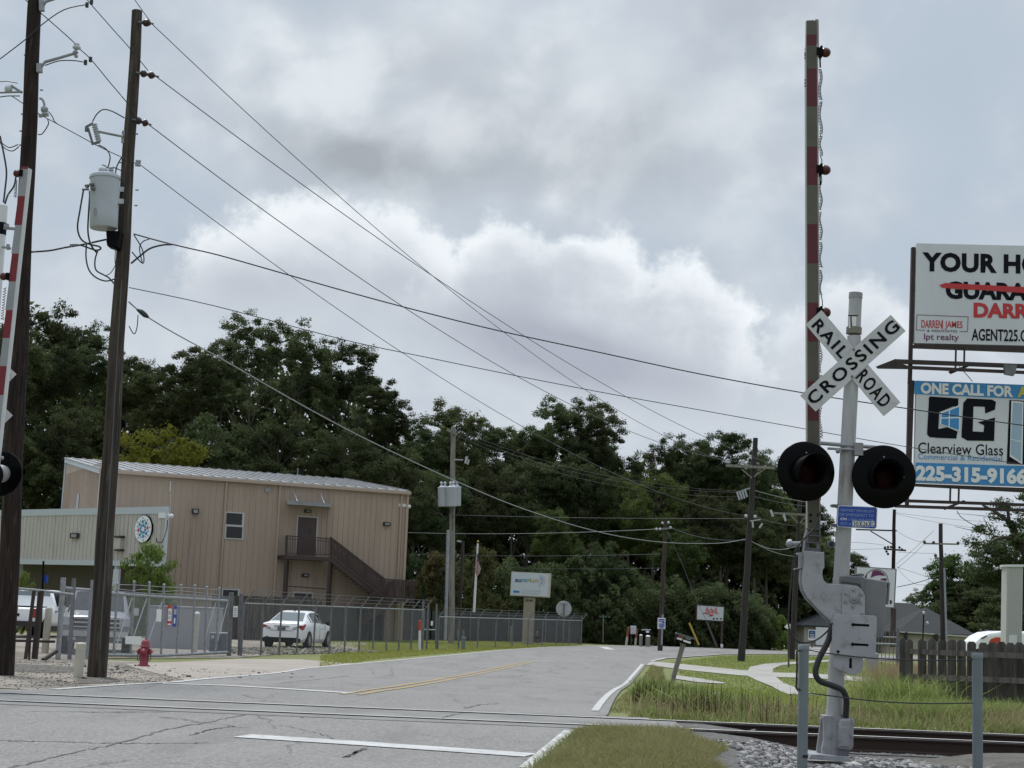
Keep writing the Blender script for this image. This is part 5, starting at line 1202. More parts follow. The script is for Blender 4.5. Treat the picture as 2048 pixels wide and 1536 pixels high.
l = MB(); wrect(l, 317, 1025.5, 337, 1036, .06, .05, A_); q = A_(343, 1032, .2); l.tube([A_(335, 1030, .06), q], .03, 6); l.ball(q, .10, 10); l.build('security_camera', M['white'], anx)
l = MB(); l.tube([A_(x, y, .08) for x, y in SM([(335, 1040), (333, 1060), (325, 1082), (316, 1085), (312, 1076)])], .018, 5); l.build('camera_cable', M['blackm'], anx)
# round emblem
ec = A_(286, 1058, .10); er = .615
dk_ = MB().lathe(ec, an, [(er + .02, 0), (er + .02, .10)], 48).build('emblem_rim', M['blackm'], anx)
MB().lathe(ec - an * .004, an, [(er, 0), (er, .02)], 48).build('emblem_face', M['letter_white'], dk_)
def eplate(mb, cx, cy, r, k=14, sx=1.0, ang=0.0):
    L = []
    for i in range(k):
        t = 2 * math.pi * i / k; x = math.cos(t) * r; y = math.sin(t) * r * sx
        X_ = cx + x * math.cos(ang) - y * math.sin(ang); Y_ = cy + x * math.sin(ang) + y * math.cos(ang)
        L.append(ec - au * X_ * er + Vector((0, 0, 1)) * Y_ * er - an * .010)
    mb.plate(L, an * .004)
groups = {}
def dot(key, *a, **k): groups.setdefault(key, MB()); eplate(groups[key], *a, **k)
for i in range(8):
    t = R(100 + 45 * i + 22.5); dot('letter_blue' if i % 3 else 'letter_teal', math.cos(t) * .29, math.sin(t) * .29, .125, sx=.8, ang=t)
    t2 = R(98 + 45 * i); ck = ('letter_blue', 'letter_teal', 'letter_red', 'letter_teal', 'letter_teal', 'letter_blue', 'letter_red', 'letter_blue')[i]
    dot(ck, math.cos(t2) * .54, math.sin(t2) * .55, .135)
    dot('letter_blue' if i not in (2, 6) else 'letter_red', math.cos(t2) * .83, math.sin(t2) * .83, .062)
    t3 = t2 + R(22.5); dot(('letter_yellow', 'letter_green')[i % 2] if i not in (4, 3) else 'letter_grey', math.cos(t3) * .66, math.sin(t3) * .66, .10, sx=.6, ang=t3)
for k, m_ in groups.items(): m_.build('emblem_dots', M[k], dk_)

# ================================================================== billboard on the right
YB_ = 48.0
bb_o = thing('billboard', 'tall black framed billboard with two stacked advertising panels at the right edge', 'billboard', P(1822, 1300, YB_))
def panel(name, y00, y01, y10, y11, xr, ma, Y=YB_, th=.18):
    # slanting edges continued to the right at the same slope
    s0 = (y01 - y00) / 215; s1 = (y11 - y10) / 215
    return MB().plate(pts([(1833, y00), (xr, y00 + s0 * (xr - 1833)), (xr, y10 + s1 * (xr - 1833)), (1829, y10)], Y), (0, th, 0)).build(name, ma, bb_o)
up_ = panel('upper_panel', 486.5, 491.5, 686, 691, 2262, M['billwhite'])
dn_ = panel('lower_panel', 761, 769.5, 965, 973, 2262, M['billwhite'])
MB().plate(pts([(1829, 688), (2262, 698), (2262, 712), (1829, 695)], YB_ + .01), (0, .2, 0)).build('panel_bottom_trim', M['steel_dark'], up_)
MB().plate(pts([(1829, 967), (2262, 984), (2262, 996), (1829, 972)], YB_ + .01), (0, .2, 0)).build('panel_bottom_trim', M['steel_dark'], dn_)
def sl(x, s): return s * (x - 1833)
def bt(parent, ma, txt, x0, x1, yb, h, slope, bold=.02, Y=YB_, space=1.0):
    t = MB(); upv = Vector((.012, 0, 1)) * (h / 3080 * Y)
    put_text(t, txt, P(x0, yb + sl(x0, slope), Y), P(x1, yb + sl(x1, slope), Y), upv, bold, (0, -.012, 0), space)
    return t.build('lettering', M[ma], parent)
k1 = .0243
bt(up_, 'letter', 'YOUR HOME', 1844, 2152, 540, 36, k1, .045, space=1.05)
bt(up_, 'letter', 'GUARANTEED', 1891, 2200, 594, 33, k1, .045)
bt(up_, 'letter_red', 'DARREN', 1947, 2106, 630.5, 28, k1, .045)
bt(up_, 'letter', 'AGENT225.COM', 1943, 2084, 677.5, 23.5, k1, .018)
bt(up_, 'letter_red', 'DARREN', 1842.5, 1884, 655, 16, k1, .012)
bt(up_, 'letter_red', 'JAMES', 1890, 1925, 653.5, 13.5, k1, .012)
bt(up_, 'letter', '& ASSOCIATES', 1854, 1914, 663, 4.6, k1, 0)
bt(up_, 'letter_plum', 'lpt realty', 1848, 1917.5, 678.5, 12.5, k1, .008)
t = MB(); t.plate(pts([(1884.8, 639), (1886, 639), (1885.6, 659), (1884.4, 659)], YB_ - .012), (0, .004, 0)); t.build('divider', M['letter_red'], up_)
t = MB()
for a in ([(1834, 629), (1937, 633), (1937, 634), (1834, 630)], [(1833.6, 629.5), (1834.6, 629.5), (1833, 660), (1832, 660)], [(1936, 633), (1937, 633), (1935.5, 663), (1934.5, 663)], [(1832, 659), (1850, 660), (1850, 661), (1832, 660)], [(1919, 662), (1935, 662.6), (1935, 663.6), (1919, 663)]):
    t.plate(pts(a, YB_ - .012), (0, .004, 0))
t.build('logo_frame', M['letter_plum'], up_)
t = MB(); t.plate(pts([(1879, 570), (1890, 566), (1950, 569), (2048, 574), (2262, 581), (2262, 594), (2048, 586), (1960, 580), (1900, 577), (1884, 575)], YB_ - .022), (0, .004, 0)); t.build('strike_through', M['letter_red'], up_)
k2 = .0392
MB().plate(pts([(1829, 761.5), (2261, 778), (2261, 808), (1828.5, 788)], YB_ - .008), (0, .01, 0)).build('blue_band', M['billblue'], dn_)
MB().plate(pts([(1831.5, 925), (2261, 939), (2261, 981), (1829.5, 964)], YB_ - .008), (0, .01, 0)).build('blue_band', M['billblue'], dn_)
bt(dn_, 'letter_white', 'ONE CALL FOR', 1841, 2026, 785.5, 20.5, k2, .045, YB_ - .012)
bt(dn_, 'letter_yellow', 'ALL', 2035, 2080, 785.5, 20.5, k2, .045, YB_ - .012)
bt(dn_, 'letter_white', '225-315-9166', 1831, 2053, 959, 27, k2 * .9, .05, YB_ - .012)
bt(dn_, 'letter', 'Clearview Glass', 1836, 2006, 906, 22, .030, .004)
bt(dn_, 'billblue', 'Commercial & Residential', 1836, 2004, 918, 11.5, .030, -.002)
def z6(L): return [(1740 + x * .3906, 460 + y * .3906) for x, y in L]
c_ = MB()
c_.plate(pts(z6([(305, 852), (452, 862), (450, 905), (405, 902), (372, 888), (368, 868), (360, 858), (300, 870)]), YB_ - .012), (0, .004, 0))
c_.plate(pts(z6([(302, 870), (318, 853), (360, 856), (356, 900), (350, 1025), (345, 1064), (305, 1060), (292, 1045)]), YB_ - .014), (0, .004, 0))
c_.plate(pts(z6([(345, 1020), (395, 1010), (448, 1032), (442, 1068), (345, 1064)]), YB_ - .016), (0, .004, 0))
c_.plate(pts(z6([(350, 855), (452, 862), (452, 893), (360, 930), (350, 930)]), YB_ - .018), (0, .004, 0))
c_.build('logo_letter_c', M['letter'], dn_)
c_ = MB(); c_.plate(pts(z6([(362, 932), (464, 895), (462, 1032), (358, 995)]), YB_ - .024), (0, .004, 0)); wo = c_.build('logo_window', M['letter_white'], dn_)
c_ = MB()
for L in ([(368, 938), (404, 925), (403, 958), (366, 960)], [(410, 923), (457, 905), (456, 956), (409, 958)], [(366, 966), (403, 965), (402, 1006), (365, 993)], [(409, 965), (456, 963), (455, 1024), (408, 1008)]): c_.plate(pts(z6(L), YB_ - .028), (0, .003, 0))
c_.build('pane', M['billblue'], wo)
c_ = MB()
c_.plate(pts(z6([(478, 885), (498, 862), (625, 868), (645, 880), (640, 920), (590, 940), (588, 905), (530, 903), (526, 1040), (498, 1078), (468, 1060)]), YB_ - .012), (0, .004, 0))
c_.plate(pts(z6([(500, 1030), (582, 1034), (585, 1000), (552, 985), (640, 960), (636, 1080), (498, 1078)]), YB_ - .014), (0, .004, 0))
c_.build('logo_letter_g', M['letter'], dn_)
c_ = MB(); c_.plate(pts(z6([(714, 870), (860, 878), (860, 1205), (700, 1196)]), YB_ - .012), (0, .004, 0)); wo = c_.build('window_picture', M['letter'], dn_)
c_ = MB(); c_.plate(pts(z6([(724, 874), (786, 880), (780, 1200), (716, 1160)]), YB_ - .018), (0, .004, 0)); c_.build('picture_frame', M['letter_white'], wo)
c_ = MB(); c_.plate(pts(z6([(733, 882), (780, 888), (776, 1080), (722, 1068)]), YB_ - .024), (0, .004, 0)); c_.plate(pts(z6([(722, 1072), (776, 1086), (774, 1186), (721, 1150)]), YB_ - .024), (0, .004, 0)); c_.build('picture_pane', mat('pale_blue_print', (.34, .46, .58), .4), wo)
f_ = MB()
f_.plate(pts([(1824, 494), (1831, 494), (1818, 1012), (1812, 1012)], YB_ + .05), (0, .16, 0))
f_.plate(pts([(1818.5, 690), (1820, 690), (1817, 768), (1815.5, 768)], YB_ - .02), (0, .05, 0))
f_.plate(pts([(1820, 760), (1829, 761), (1822, 972), (1813, 972)], YB_ + .04), (0, .16, 0))
for x in (2140,): f_.mark().plate(pts([(x, 494), (x + 12, 494), (x + 14, 1330), (x, 1330)], YB_ + .25), (0, .3, 0))
f_.build('post', M['steel_dark'], bb_o)
c_ = MB()
c_.plate(pts([(1752, 733), (1790, 718), (2262, 737), (2262, 746), (1800, 726.5), (1815, 731), (2262, 751), (2262, 757), (1815, 738), (1756, 737)], YB_ - .6), (0, .05, 0))
c_.plate(pts([(1789, 718), (2262, 736), (2262, 743), (1789, 727)], YB_ + .0 - .1), (0, .08, 0))
for x in (1911, 1928, 2160): c_.plate(pts([(x, 694 + (x - 1911) * .03), (x + 3, 694 + (x - 1911) * .03), (x + 2, 735), (x - 1, 735)], YB_ - .1), (0, .06, 0))
c_.plate(pts([(1897, 743), (1940, 728), (1945, 730), (1902, 748)], YB_ - .5), (0, .06, 0))
c_.build('upper_catwalk', M['steel_dark'], bb_o)
c_ = MB()
c_.plate(pts([(1800, 998), (2262, 1014), (2262, 1020), (1800, 1004)], YB_ - .1), (0, .08, 0)); c_.plate(pts([(1790, 1009), (2262, 1024), (2262, 1031), (1790, 1015)], YB_ - .6), (0, .05, 0))
for x in (1900, 1917, 2150): c_.plate(pts([(x, 971 + (x - 1900) * .035), (x + 3, 971 + (x - 1900) * .035), (x + 2, 1005), (x - 1, 1005)], YB_ - .1), (0, .06, 0))
c_.plate(pts([(1886, 1016), (1928, 1000), (1932, 1003), (1890, 1020)], YB_ - .5), (0, .06, 0))
c_.build('lower_catwalk', M['steel_dark'], bb_o)
l = MB(); l.plate(pts([(2009, 728), (2034, 729), (2032, 744), (2028, 751), (2011, 748)], YB_ - .75), (0, .16, 0)); l.build('floodlight', M['galv_dark'], bb_o)
l = MB(); l.tube(wirepts([(1918, 733), (1932, 748), (1945, 763)], (YB_ - .3, YB_ - .2), 3), .012, 5); l.mark().tube(wirepts([(1914, 1022), (1922, 1034), (1940, 1046), (1960, 1055)], (YB_ - .3, YB_ - .2), 3), .012, 5); l.build('lamp_cable', M['blackm'], bb_o)

# ---- ribbed white column, houses, white van behind the picket fence
tw = thing('metal_column', 'tall white ribbed metal column behind the fence at the right edge', 'column', P(2030, 1300, 47))
m_ = MB(); m_.plate(pts([(2014, 1132), (2046, 1132), (2043, 1330), (2011, 1330)], 47), (0, .5, 0))
for i in range(8): x = 2016 + i * 3.9; m_.plate(pts([(x, 1134), (x + 1.2, 1134), (x - 1.8, 1330), (x - 3, 1330)], 46.98), (0, .03, 0))
m_.build('cladding', M['towerwall'], tw)
m_ = MB(); m_.plate(pts([(2012, 1129), (2048, 1129), (2048, 1133.5), (2012, 1133.5)], 46.95), (0, .6, 0)); m_.build('cap', M['white'], tw)
m_ = MB(); m_.plate(pts([(2018, 1270), (2034, 1270), (2033, 1300), (2017, 1300)], 46.96), (0, .03, 0)); m_.build('access_panel', M['billwhite'], tw)
YH = 125.0
ho = thing('house', 'low house with dark grey hip roofs and cream walls behind the fence', 'house', P(1760, 1300, YH))
def hip(pa, apex_l, apex_r, eave_l, eave_r, Y, dep, name):
    """hip roof seen square on: eave corners and ridge ends from the photo, ridge half way back"""
    A = P(*eave_l, Y); B = P(*eave_r, Y); z = (A.z + B.z) / 2; A.z = B.z = z
    q = dep / 2; r0 = P(*apex_l, Y + q); r1 = P(*apex_r, Y + q); zr = (r0.z + r1.z) / 2; r0.z = r1.z = zr
    C = B + Vector((0, dep, 0)); D = A + Vector((0, dep, 0))
    m_ = MB(); m_.add([A, B, C, D, r0, r1], [(0, 1, 5, 4), (1, 2, 5), (2, 3, 4, 5), (3, 0, 4)]); m_.add([A, B, C, D, A - Vector((0, 0, .15)), B - Vector((0, 0, .15)), C - Vector((0, 0, .15)), D - Vector((0, 0, .15))], [(0, 4, 5, 1), (1, 5, 6, 2), (2, 6, 7, 3), (3, 7, 4, 0), (4, 7, 6, 5)])
    m_.build(name, M['shingle'], pa)
    w_ = MB(); e = .35
    w_.hexa([Vector((A.x + e, A.y + e, -.9)), Vector((B.x - e, B.y + e, -.9)), Vector((C.x - e, C.y - e, -.9)), Vector((D.x + e, D.y - e, -.9)), Vector((A.x + e, A.y + e, z - .1)), Vector((B.x - e, B.y + e, z - .1)), Vector((C.x - e, C.y - e, z - .1)), Vector((D.x + e, D.y - e, z - .1))])
    w_.build('wall', M['housewall'], pa)
hip(ho, (1720, 1204), (1822, 1205), (1660, 1244), (1905, 1258), YH + 8, 9, 'roof')
hip(ho, (1850, 1215), (1852, 1215), (1794, 1262), (1953, 1272), YH, 8, 'roof')
hip(ho, (1668, 1218), (1700, 1221), (1601, 1249), (1745, 1256), YH - 1, 9, 'roof')
m_ = MB(); m_.plate(pts([(1632, 1254), (1668, 1256), (1668, 1292), (1632, 1290)], YH - 1.1), (0, .3, 0)); m_.build('garage_door', M['white'], ho)
m_ = MB(); m_.plate(pts([(1870, 1268), (1877, 1268), (1877, 1283), (1870, 1283)], YH - .1), (0, .5, 0)); m_.mark().plate(pts([(1811, 1264), (1815, 1264), (1815, 1285), (1811, 1285)], YH - .1), (0, .5, 0)); m_.build('window', M['glass'], ho)
m_ = MB(); m_.plate(pts([(1800, 1262.5), (1950, 1272.5), (1950, 1275), (1800, 1265)], YH - .05), (0, .3, 0)); m_.build('fascia', M['frame'], ho)
h2 = thing('house', 'small house with a pale grey gable roof behind the white van', 'house', P(1990, 1300, 140))
m_ = MB(); A = P(1966, 1248, 140); B = P(2060, 1252, 140); m_.plate([A, B, B + Vector((2, -4.5, -1.6)), P(1976, 1272, 135.5), ], (0, 0, .1)); m_.plate([A, P(1953, 1269, 143), P(1976, 1272, 135.5)], (.1, 0, 0)); m_.build('roof', mat('pale_roof', (.30, .30, .31), .8), h2)
m_ = MB(); m_.box(P(2015, 1290, 139.5), (4.4, 5, 1.8)); m_.build('wall', M['housewall'], h2)
vn = thing('van', 'white van with a red patch, its rounded front showing over the wooden fence', 'van', P(1985, 1310, 62))
m_ = MB(); vo = [(1945, 1300), (1950, 1284), (1962, 1273), (1978, 1265.5), (2000, 1262.5), (2100, 1264), (2102, 1318), (1944, 1318)]
m_.plate(pts(vo, 62), (0, 1.7, 0)); m_.build('body', M['carwhite'], vn, bevel=.12)
m_ = MB(); m_.plate(pts([(1978, 1284), (1982, 1278), (1992, 1274.5), (2006, 1275), (2020, 1280), (2020, 1290), (1978, 1289)], 61.98), (0, .03, 0)); m_.build('red_patch', M['orange'], vn)
m_ = MB(); m_.plate(pts([(1961, 1277), (1972, 1270.5), (1975, 1272), (1966, 1278)], 61.98), (0, .03, 0)); m_.build('window', M['glass_grey'], vn)
for x in (1962, 2080): MB().lathe(P(x, 1313, 61.98), (0, 1, 0), [(.02, 0), (.2, 0), (.33, .02), (.33, .22)], 20).build('wheel', M['tyre'], vn)

# ================================================================== signs beyond
sg = thing('company_sign', 'white company sign with blue to yellow lettering on a tan pillar by the road bend', 'sign', P(1056, 1288, 88))
YA_ = 88.0
m_ = MB(); m_.plate(pts([(1048, 1194), (1070, 1195.5), (1064.5, 1290), (1044, 1289)], YA_), (0, .55, 0)); m_.plate(pts([(1069, 1195.5), (1071, 1195.5), (1066, 1290), (1064, 1290)], YA_ + .02), (0, .5, 0)); pil = m_.build('pillar', M['stonepillar'], sg)
m_ = MB(); m_.plate(pts([(1023, 1143), (1103, 1147), (1100, 1195), (1020, 1191)], YA_ - .1), (0, .75, 0)); cab = m_.build('cabinet', M['cream'], sg)
m_ = MB(); m_.plate(pts([(1024, 1144.6), (1097.5, 1148.2), (1095, 1193), (1021.8, 1189.6)], YA_ - .115), (0, .02, 0)); m_.build('face', mat('sign_face', (.56, .60, .64), .5), cab)
def stext(s, x0, x1, yb, h, slope, ma, bold, Y=YA_ - .12):
    t = MB(); put_text(t, s, P(x0, yb, Y), P(x1, yb + (x1 - x0) * slope, Y), Vector((.02, 0, 1)) * (h / 3080 * Y), bold, (0, -.01, 0)); t.build('lettering', M[ma], cab)
M['navy'] = mat('navy_lettering', (.02, .07, .20), .5); M['olivel'] = mat('olive_lettering', (.24, .28, .10), .5); M['gold'] = mat('gold_lettering', (.42, .38, .16), .5)
stext('au', 1030, 1042.5, 1163.5, 8.6, .03, 'navy', .025); stext('ro', 1043.8, 1054, 1163.9, 8.6, .03, 'letter_teal', .02); stext('ri', 1055, 1061.5, 1164.2, 8.6, .03, 'olivel', .02); stext('um', 1062.8, 1078, 1164.6, 8.6, .03, 'gold', .02)
M['faint'] = mat('faint_lettering', (.40, .44, .50), .5)
stext('Main parking', 1044, 1080, 1182.3, 3.4, .03, 'faint', 0); stext('Main entrance', 1044, 1080, 1187.6, 3.4, .03, 'faint', 0)
t = MB(); t.plate(pts([(1026, 1183.3), (1030, 1179.2), (1030, 1181.2), (1039, 1181.6), (1039, 1185.6), (1030, 1185.2), (1030, 1187)], YA_ - .125), (0, .01, 0)); t.build('arrow', M['letter_blue'], cab)
dg = {}
for i, (x, y, c, r) in enumerate(((1204, 350, 0, 14), (1200, 418, 1, 20), (1260, 402, 2, 17), (1336, 412, 3, 17), (1222, 478, 4, 22), (1290, 462, 0, 18), (1345, 492, 5, 15), (1266, 522, 4, 20), (1322, 555, 5, 16), (1386, 560, 5, 14), (1258, 580, 4, 20), (1218, 622, 4, 20), (1345, 622, 5, 16), (1278, 645, 4, 18), (1182, 680, 1, 20), (1325, 698, 3, 16), (1250, 712, 2, 14), (1182, 750, 1, 15))):
    cx, cy = 1010 + x / 17.07, 1130 + y / 17.07; k = ('navy', 'letter_teal', 'billblue', 'letter_green', 'navy', 'letter_red')[c]; dg.setdefault(k, MB())
    dg[k].plate(pts([(cx + math.cos(j * .7854) * r / 17, cy + math.sin(j * .7854) * r / 17) for j in range(8)], YA_ - .125), (0, .01, 0))
for k, m_ in dg.items(): m_.build('emblem_dots', M[k], cab)
t = MB(); put_text(t, '30180', P(1050.5, 1202.6, YA_), P(1065.5, 1203.2, YA_), Vector((.02, 0, 1)) * .105, .02, (0, -.01, 0)); t.build('lettering', M['letter'], pil)

YD = 86.0
ad = thing('shop_sign', 'white roadside sign with red script lettering in a dark frame on two posts', 'sign', P(1420, 1290, YD))
MB().plate(pts([(1393, 1208), (1449, 1212), (1447, 1243.5), (1392, 1240.5)], YD), (0, .12, 0)).build('frame', M['steel_brown'], ad)
fc = MB().plate(pts([(1395, 1211), (1447.5, 1214.5), (1446, 1242), (1394, 1238.5)], YD - .01), (0, .02, 0)).build('face', mat('old_sign_white', (.52, .55, .57), .6), ad)
t = MB(); put_text(t, 'Adell', P(1410, 1225, YD), P(1433, 1227.5, YD), Vector((.05, 0, 1)) * .33, .012, (0, -.02, 0))
for L in ([(1406, 1226), (1410, 1227), (1416, 1225)], [(1410, 1226), (1418, 1228), (1426, 1231.5), (1420, 1231)], [(1426, 1229), (1418, 1232.5)], [(1432, 1226.5), (1437, 1226)]): t.tube([P(x, y, YD - .025) for x, y in SM(L, 3)], .022, 5)
t.build('lettering', M['letter_red'], fc)
t = MB()
for x in (1425, 1432, 1439.5): t.plate(pts([(x, 1237.2), (x + 2, 1236), (x + 4.5, 1237), (x + 4.5, 1238.6), (x + 2, 1239.4)], YD - .02), (0, .01, 0))
t.build('symbol', M['letter'], fc)
t = MB(); put_text(t, '- - - - -', P(1396, 1236.3, YD), P(1416, 1237.6, YD), Vector((0, 0, 1)) * .05, 0, (0, -.02, 0)); t.build('faint_line', M['letter_grey'], fc)
m_ = MB(); m_.beam(P(1444.5, 1243, YD + .06), P(1443, 1297, YD + .06), .10, .10); m_.build('post', M['steel_brown'], ad)
m_ = MB(); m_.beam(P(1413, 1242, YD + .06), P(1435, 1296, YD + .06), .13, .13); m_.build('leaning_post', M['wood_pole2'], ad)

wp = thing('logo_sign', 'white square sign with a plum and white circular logo behind the signal mechanism', 'sign', P(1786, 1290, 66))
YW_ = 66.0
MB().plate(pts([(1712, 1132), (1793.5, 1137.5), (1789.5, 1217), (1708, 1212)], YW_), (0, .25, 0)).build('cabinet', M['galv_dark'], wp)
fa = MB().plate(pts([(1714, 1134.2), (1791, 1139.4), (1787.2, 1214.8), (1710, 1210)], YW_ - .015), (0, .02, 0)).build('face', M['billwhite'], wp)
m_ = MB(); m_.beam(P(1787.5, 1217, YW_ + .12), P(1785.5, 1292, YW_ + .12), .17, .17); m_.build('post', M['steel_brown'], wp)
cxx, cyy = 1752.5, 1163.0
def ring(r0, r1, a0, a1, Y, k=28, ox=0, oy=0):
    o = [(cxx + ox + math.cos(R(a0 + (a1 - a0) * i / k)) * r1, cyy + oy - math.sin(R(a0 + (a1 - a0) * i / k)) * r1) for i in range(k + 1)]
    i_ = [(cxx + ox + math.cos(R(a1 + (a0 - a1) * i / k)) * r0, cyy + oy - math.sin(R(a1 + (a0 - a1) * i / k)) * r0) for i in range(k + 1)]
    return pts(o + i_, Y)
m_ = MB(); m_.plate(ring(23.4, 24.6, 0, 179.9, YW_ - .025), (0, .005, 0)); m_.plate(ring(23.4, 24.6, 180, 359.9, YW_ - .025), (0, .005, 0)); m_.build('logo_ring', M['letter'], fa)
m_ = MB(); m_.plate(pts([(1741, 1156), (1745.5, 1141.6), (1752, 1140.6), (1760, 1142), (1767.5, 1147), (1770.5, 1152), (1758, 1150.5), (1750, 1152)], YW_ - .025), (0, .005, 0)); m_.plate(pts([(1763, 1157), (1772, 1156), (1774.5, 1160), (1770, 1163), (1760, 1160)], YW_ - .025), (0, .005, 0)); m_.plate(pts([(1731, 1152), (1734.5, 1147), (1733.5, 1156), (1730.5, 1160)], YW_ - .025), (0, .005, 0)); m_.build('logo_shape', M['letter_plum'], fa)
m_ = MB(); put_text(m_, 's', P(1779, 1207, YW_), P(1783.6, 1207.3, YW_), Vector((.02, 0, 1)) * .20, .05, (0, -.02, 0)); m_.build('lettering', M['letter'], fa)

# ================================================================== fences, gate, hydrants and roadside things
def mesh_panel(mb_uv, A, B, h0, h1):  # strip with metre UVs
    mb_uv.append((A, B, h0, h1))
def build_link(strips, name, ma, parent):
    vs = []; fs = []; uv = []; d = 0.0
    for A, B, h in strips:
        L = (B - A).length; b = len(vs)
        vs += [A, B, B + Vector((0, 0, h)), A + Vector((0, 0, h))]; fs.append((b, b + 1, b + 2, b + 3)); uv += [(d, 0), (d + L, 0), (d + L, h), (d, h)]; d += L
    org = worg(parent); me = bpy.data.meshes.new(name); me.from_pydata([tuple(v - org) for v in vs], [], fs); l = me.uv_layers.new(name='UVMap')
    for i, c in enumerate(uv): l.data[i].uv = c
    me.materials.append(ma); o = bpy.data.objects.new(name, me); COL.objects.link(o); o.parent = parent; return o
def link_fence(label, feet, height, barb, name='chain_link_fence', lean=0.0, ma='link', posts_every=None, rail='galv', extra=0.0, group='chain link fences of the yard'):
    """feet: list of (x,y) world ground points of the posts"""
    F = [Vector((x, y, zp1(y) - .02)) for x, y in feet]
    root = thing(name, label, 'fence', F[0], group)
    build_link([(F[i] + Vector((0, 0, .04)), F[i + 1] + Vector((0, 0, .04)), height - .06) for i in range(len(F) - 1)], 'wire_mesh', M[ma], root)
    t = MB(); t.tube([f + Vector((0, 0, height)) for f in F], .028, 6); t.build('top_rail', M[rail], root)
    for f in F:
        p = MB(); p.tube([f - Vector((0, 0, .2)), f + Vector((0, 0, height + .03))], .034, 6)
        if barb: p.tube([f + Vector((0, 0, height)), f + Vector((lean, -.12 * abs(lean) * 4, height + barb))], .022, 5)
        p.build('post', M['galv_dark'], root)
    if barb:
        b = MB()
        for k in (.4, .7, 1.0): b.tube([f + Vector((lean * k, -.48 * abs(lean) * k, height + barb * k)) for f in F], .008, 4)
        b.build('barbed_wire', M['wire_mid'], root)
    return root
def run(pa, pb, n): 
    A = G(*pa); B = G(*pb); return [(A.x + (B.x - A.x) * i / n, A.y + (B.y - A.y) * i / n) for i in range(n + 1)]
# long roadside fence with slanted arms, from the gate to the far end
a_ = G(470, 1312); b_ = G(845, 1300)
link_fence('long chain link fence with slanted barbed wire arms in front of the white sedan', run((482, 1312), (845, 1300), 12), 1.72, .42, lean=.32)
link_fence('far chain link fence with slanted barbed wire arms below the white company sign', run((875, 1299.5), (1162, 1290), 9), 1.45, .40, lean=.30)
# dark screened fence behind
def solid_fence(label, pl, h, ma, name, posts, pm):
    F = [Vector((x, y, zp1(y) - .05)) for x, y in pl]; root = thing(name, label, 'fence', F[0])
    m_ = MB()
    for i in range(len(F) - 1): m_.plate([F[i], F[i + 1], F[i + 1] + Vector((0, 0, h)), F[i] + Vector((0, 0, h))], (0, .03, 0))
    m_.build('panel', M[ma], root)
    p = MB()
    for i in range(len(F) - 1):
        n = max(1, round((F[i + 1] - F[i]).length / posts))
        for k in range(n + 1): q = F[i] + (F[i + 1] - F[i]) * (k / n); p.box(q + Vector((0, -.04, h / 2 + .03)), (.08, .06, h + .06))
    p.build('post_row', M[pm], root); return root
solid_fence('dark mesh screened fence running behind the flagpole and the white sign', [(P(635, 1285, 76).x, 76), (P(860, 1285, 90).x, 90), (P(1162, 1285, 96).x, 96)], 1.72, 'screen', 'screened_fence', 3.0, 'galv_dark')
wf = thing('wooden_fence', 'grey weathered board privacy fence behind the white sedan', 'fence', P(500, 1285, 73))
m_ = MB(); x0, x1 = P(418, 1285, 73).x, P(640, 1285, 74).x
x = x0; rr_ = random.Random(3)
while x < x1:
    h = 2.05 + rr_.uniform(-.03, .03); m_.box((x + .07, 73 + (x - x0) * .1, -.4 + h / 2), (.135, .025, h), rr_.uniform(-.02, .02)); x += .142
m_.build('boards', M['wood_grey'], wf)
m_ = MB()
for z in (.1, 1.3): m_.mark().beam((x0, 73.06, z), (x1, 73.06 + (x1 - x0) * .1, z), .05, .09)
m_.build('rail', M['wood_grey'], wf)

# sliding gate with brace rods, signs and barbed top
gA = G(112, 1319); gB = G(456, 1311.5)
YGt = (gA.y + gB.y) / 2
def gp_(px, py, off=0.0):               # pixel onto the vertical plane of the gate
    n = Vector((gB.y - gA.y, -(gB.x - gA.x), 0)).normalized(); n = n if n.y > 0 else -n
    return onplane(px, py, gA, n, off)
gt = thing('sliding_gate', 'wide galvanised chain link sliding gate with barbed wire top and several notices', 'gate', gA)
m_ = MB(); m_.tube([gp_(203, 1182.5), gp_(222, 1187), gp_(330, 1194.5), gp_(455, 1202)], .045, 8); m_.mark().tube([gp_(215, 1310), gp_(320, 1311), gp_(455, 1304.5)], .045, 8); m_.mark().tube([gp_(130, 1176), gp_(180, 1180)], .04, 8)
m_.build('frame', M['galv'], gt)
ux = [(234, 1168, 229), (268, 1164, 262), (299, 1166, 292), (328, 1170, 323), (336, 1172, 352), (363, 1172, 386), (390, 1172, 388), (414, 1175, 412), (439, 1177, 433)]
for x, yt, xb in ((235, 1168, 227), (268.5, 1164, 261), (299, 1166, 293), (328, 1170, 322), (362, 1171, 353), (390, 1172, 384), (414, 1175, 409), (439, 1177, 431)):
    p = MB(); p.tube([gp_(x, yt), gp_(xb, 1309)], .036, 7); p.ball(gp_(x, yt), .05, 6); p.build('upright', M['galv'], gt)
m_ = MB()
for a, b in (((264, 1195), (228, 1306)), ((294, 1196), (263, 1285)), ((324, 1203), (294, 1290)), ((432, 1204), (412, 1270)), ((456, 1204), (430, 1300))): m_.mark().tube([gp_(*a), gp_(*b)], .014, 5)
m_.build('brace_rod', M['porcelain'], gt)
m_ = MB()
for L in ([(222, 1177), (236, 1178), (265, 1181), (282, 1179), (298, 1180), (327, 1183), (362, 1182), (438, 1190)], [(222, 1169), (268, 1170), (298, 1172), (326, 1174), (362, 1175), (440, 1180)], [(222, 1182), (268, 1185), (298, 1187), (362, 1189), (440, 1195)]): m_.tube([gp_(*q) for q in SM(L, 4)], .009, 4)
m_.build('barbed_wire', M['galv'], gt)
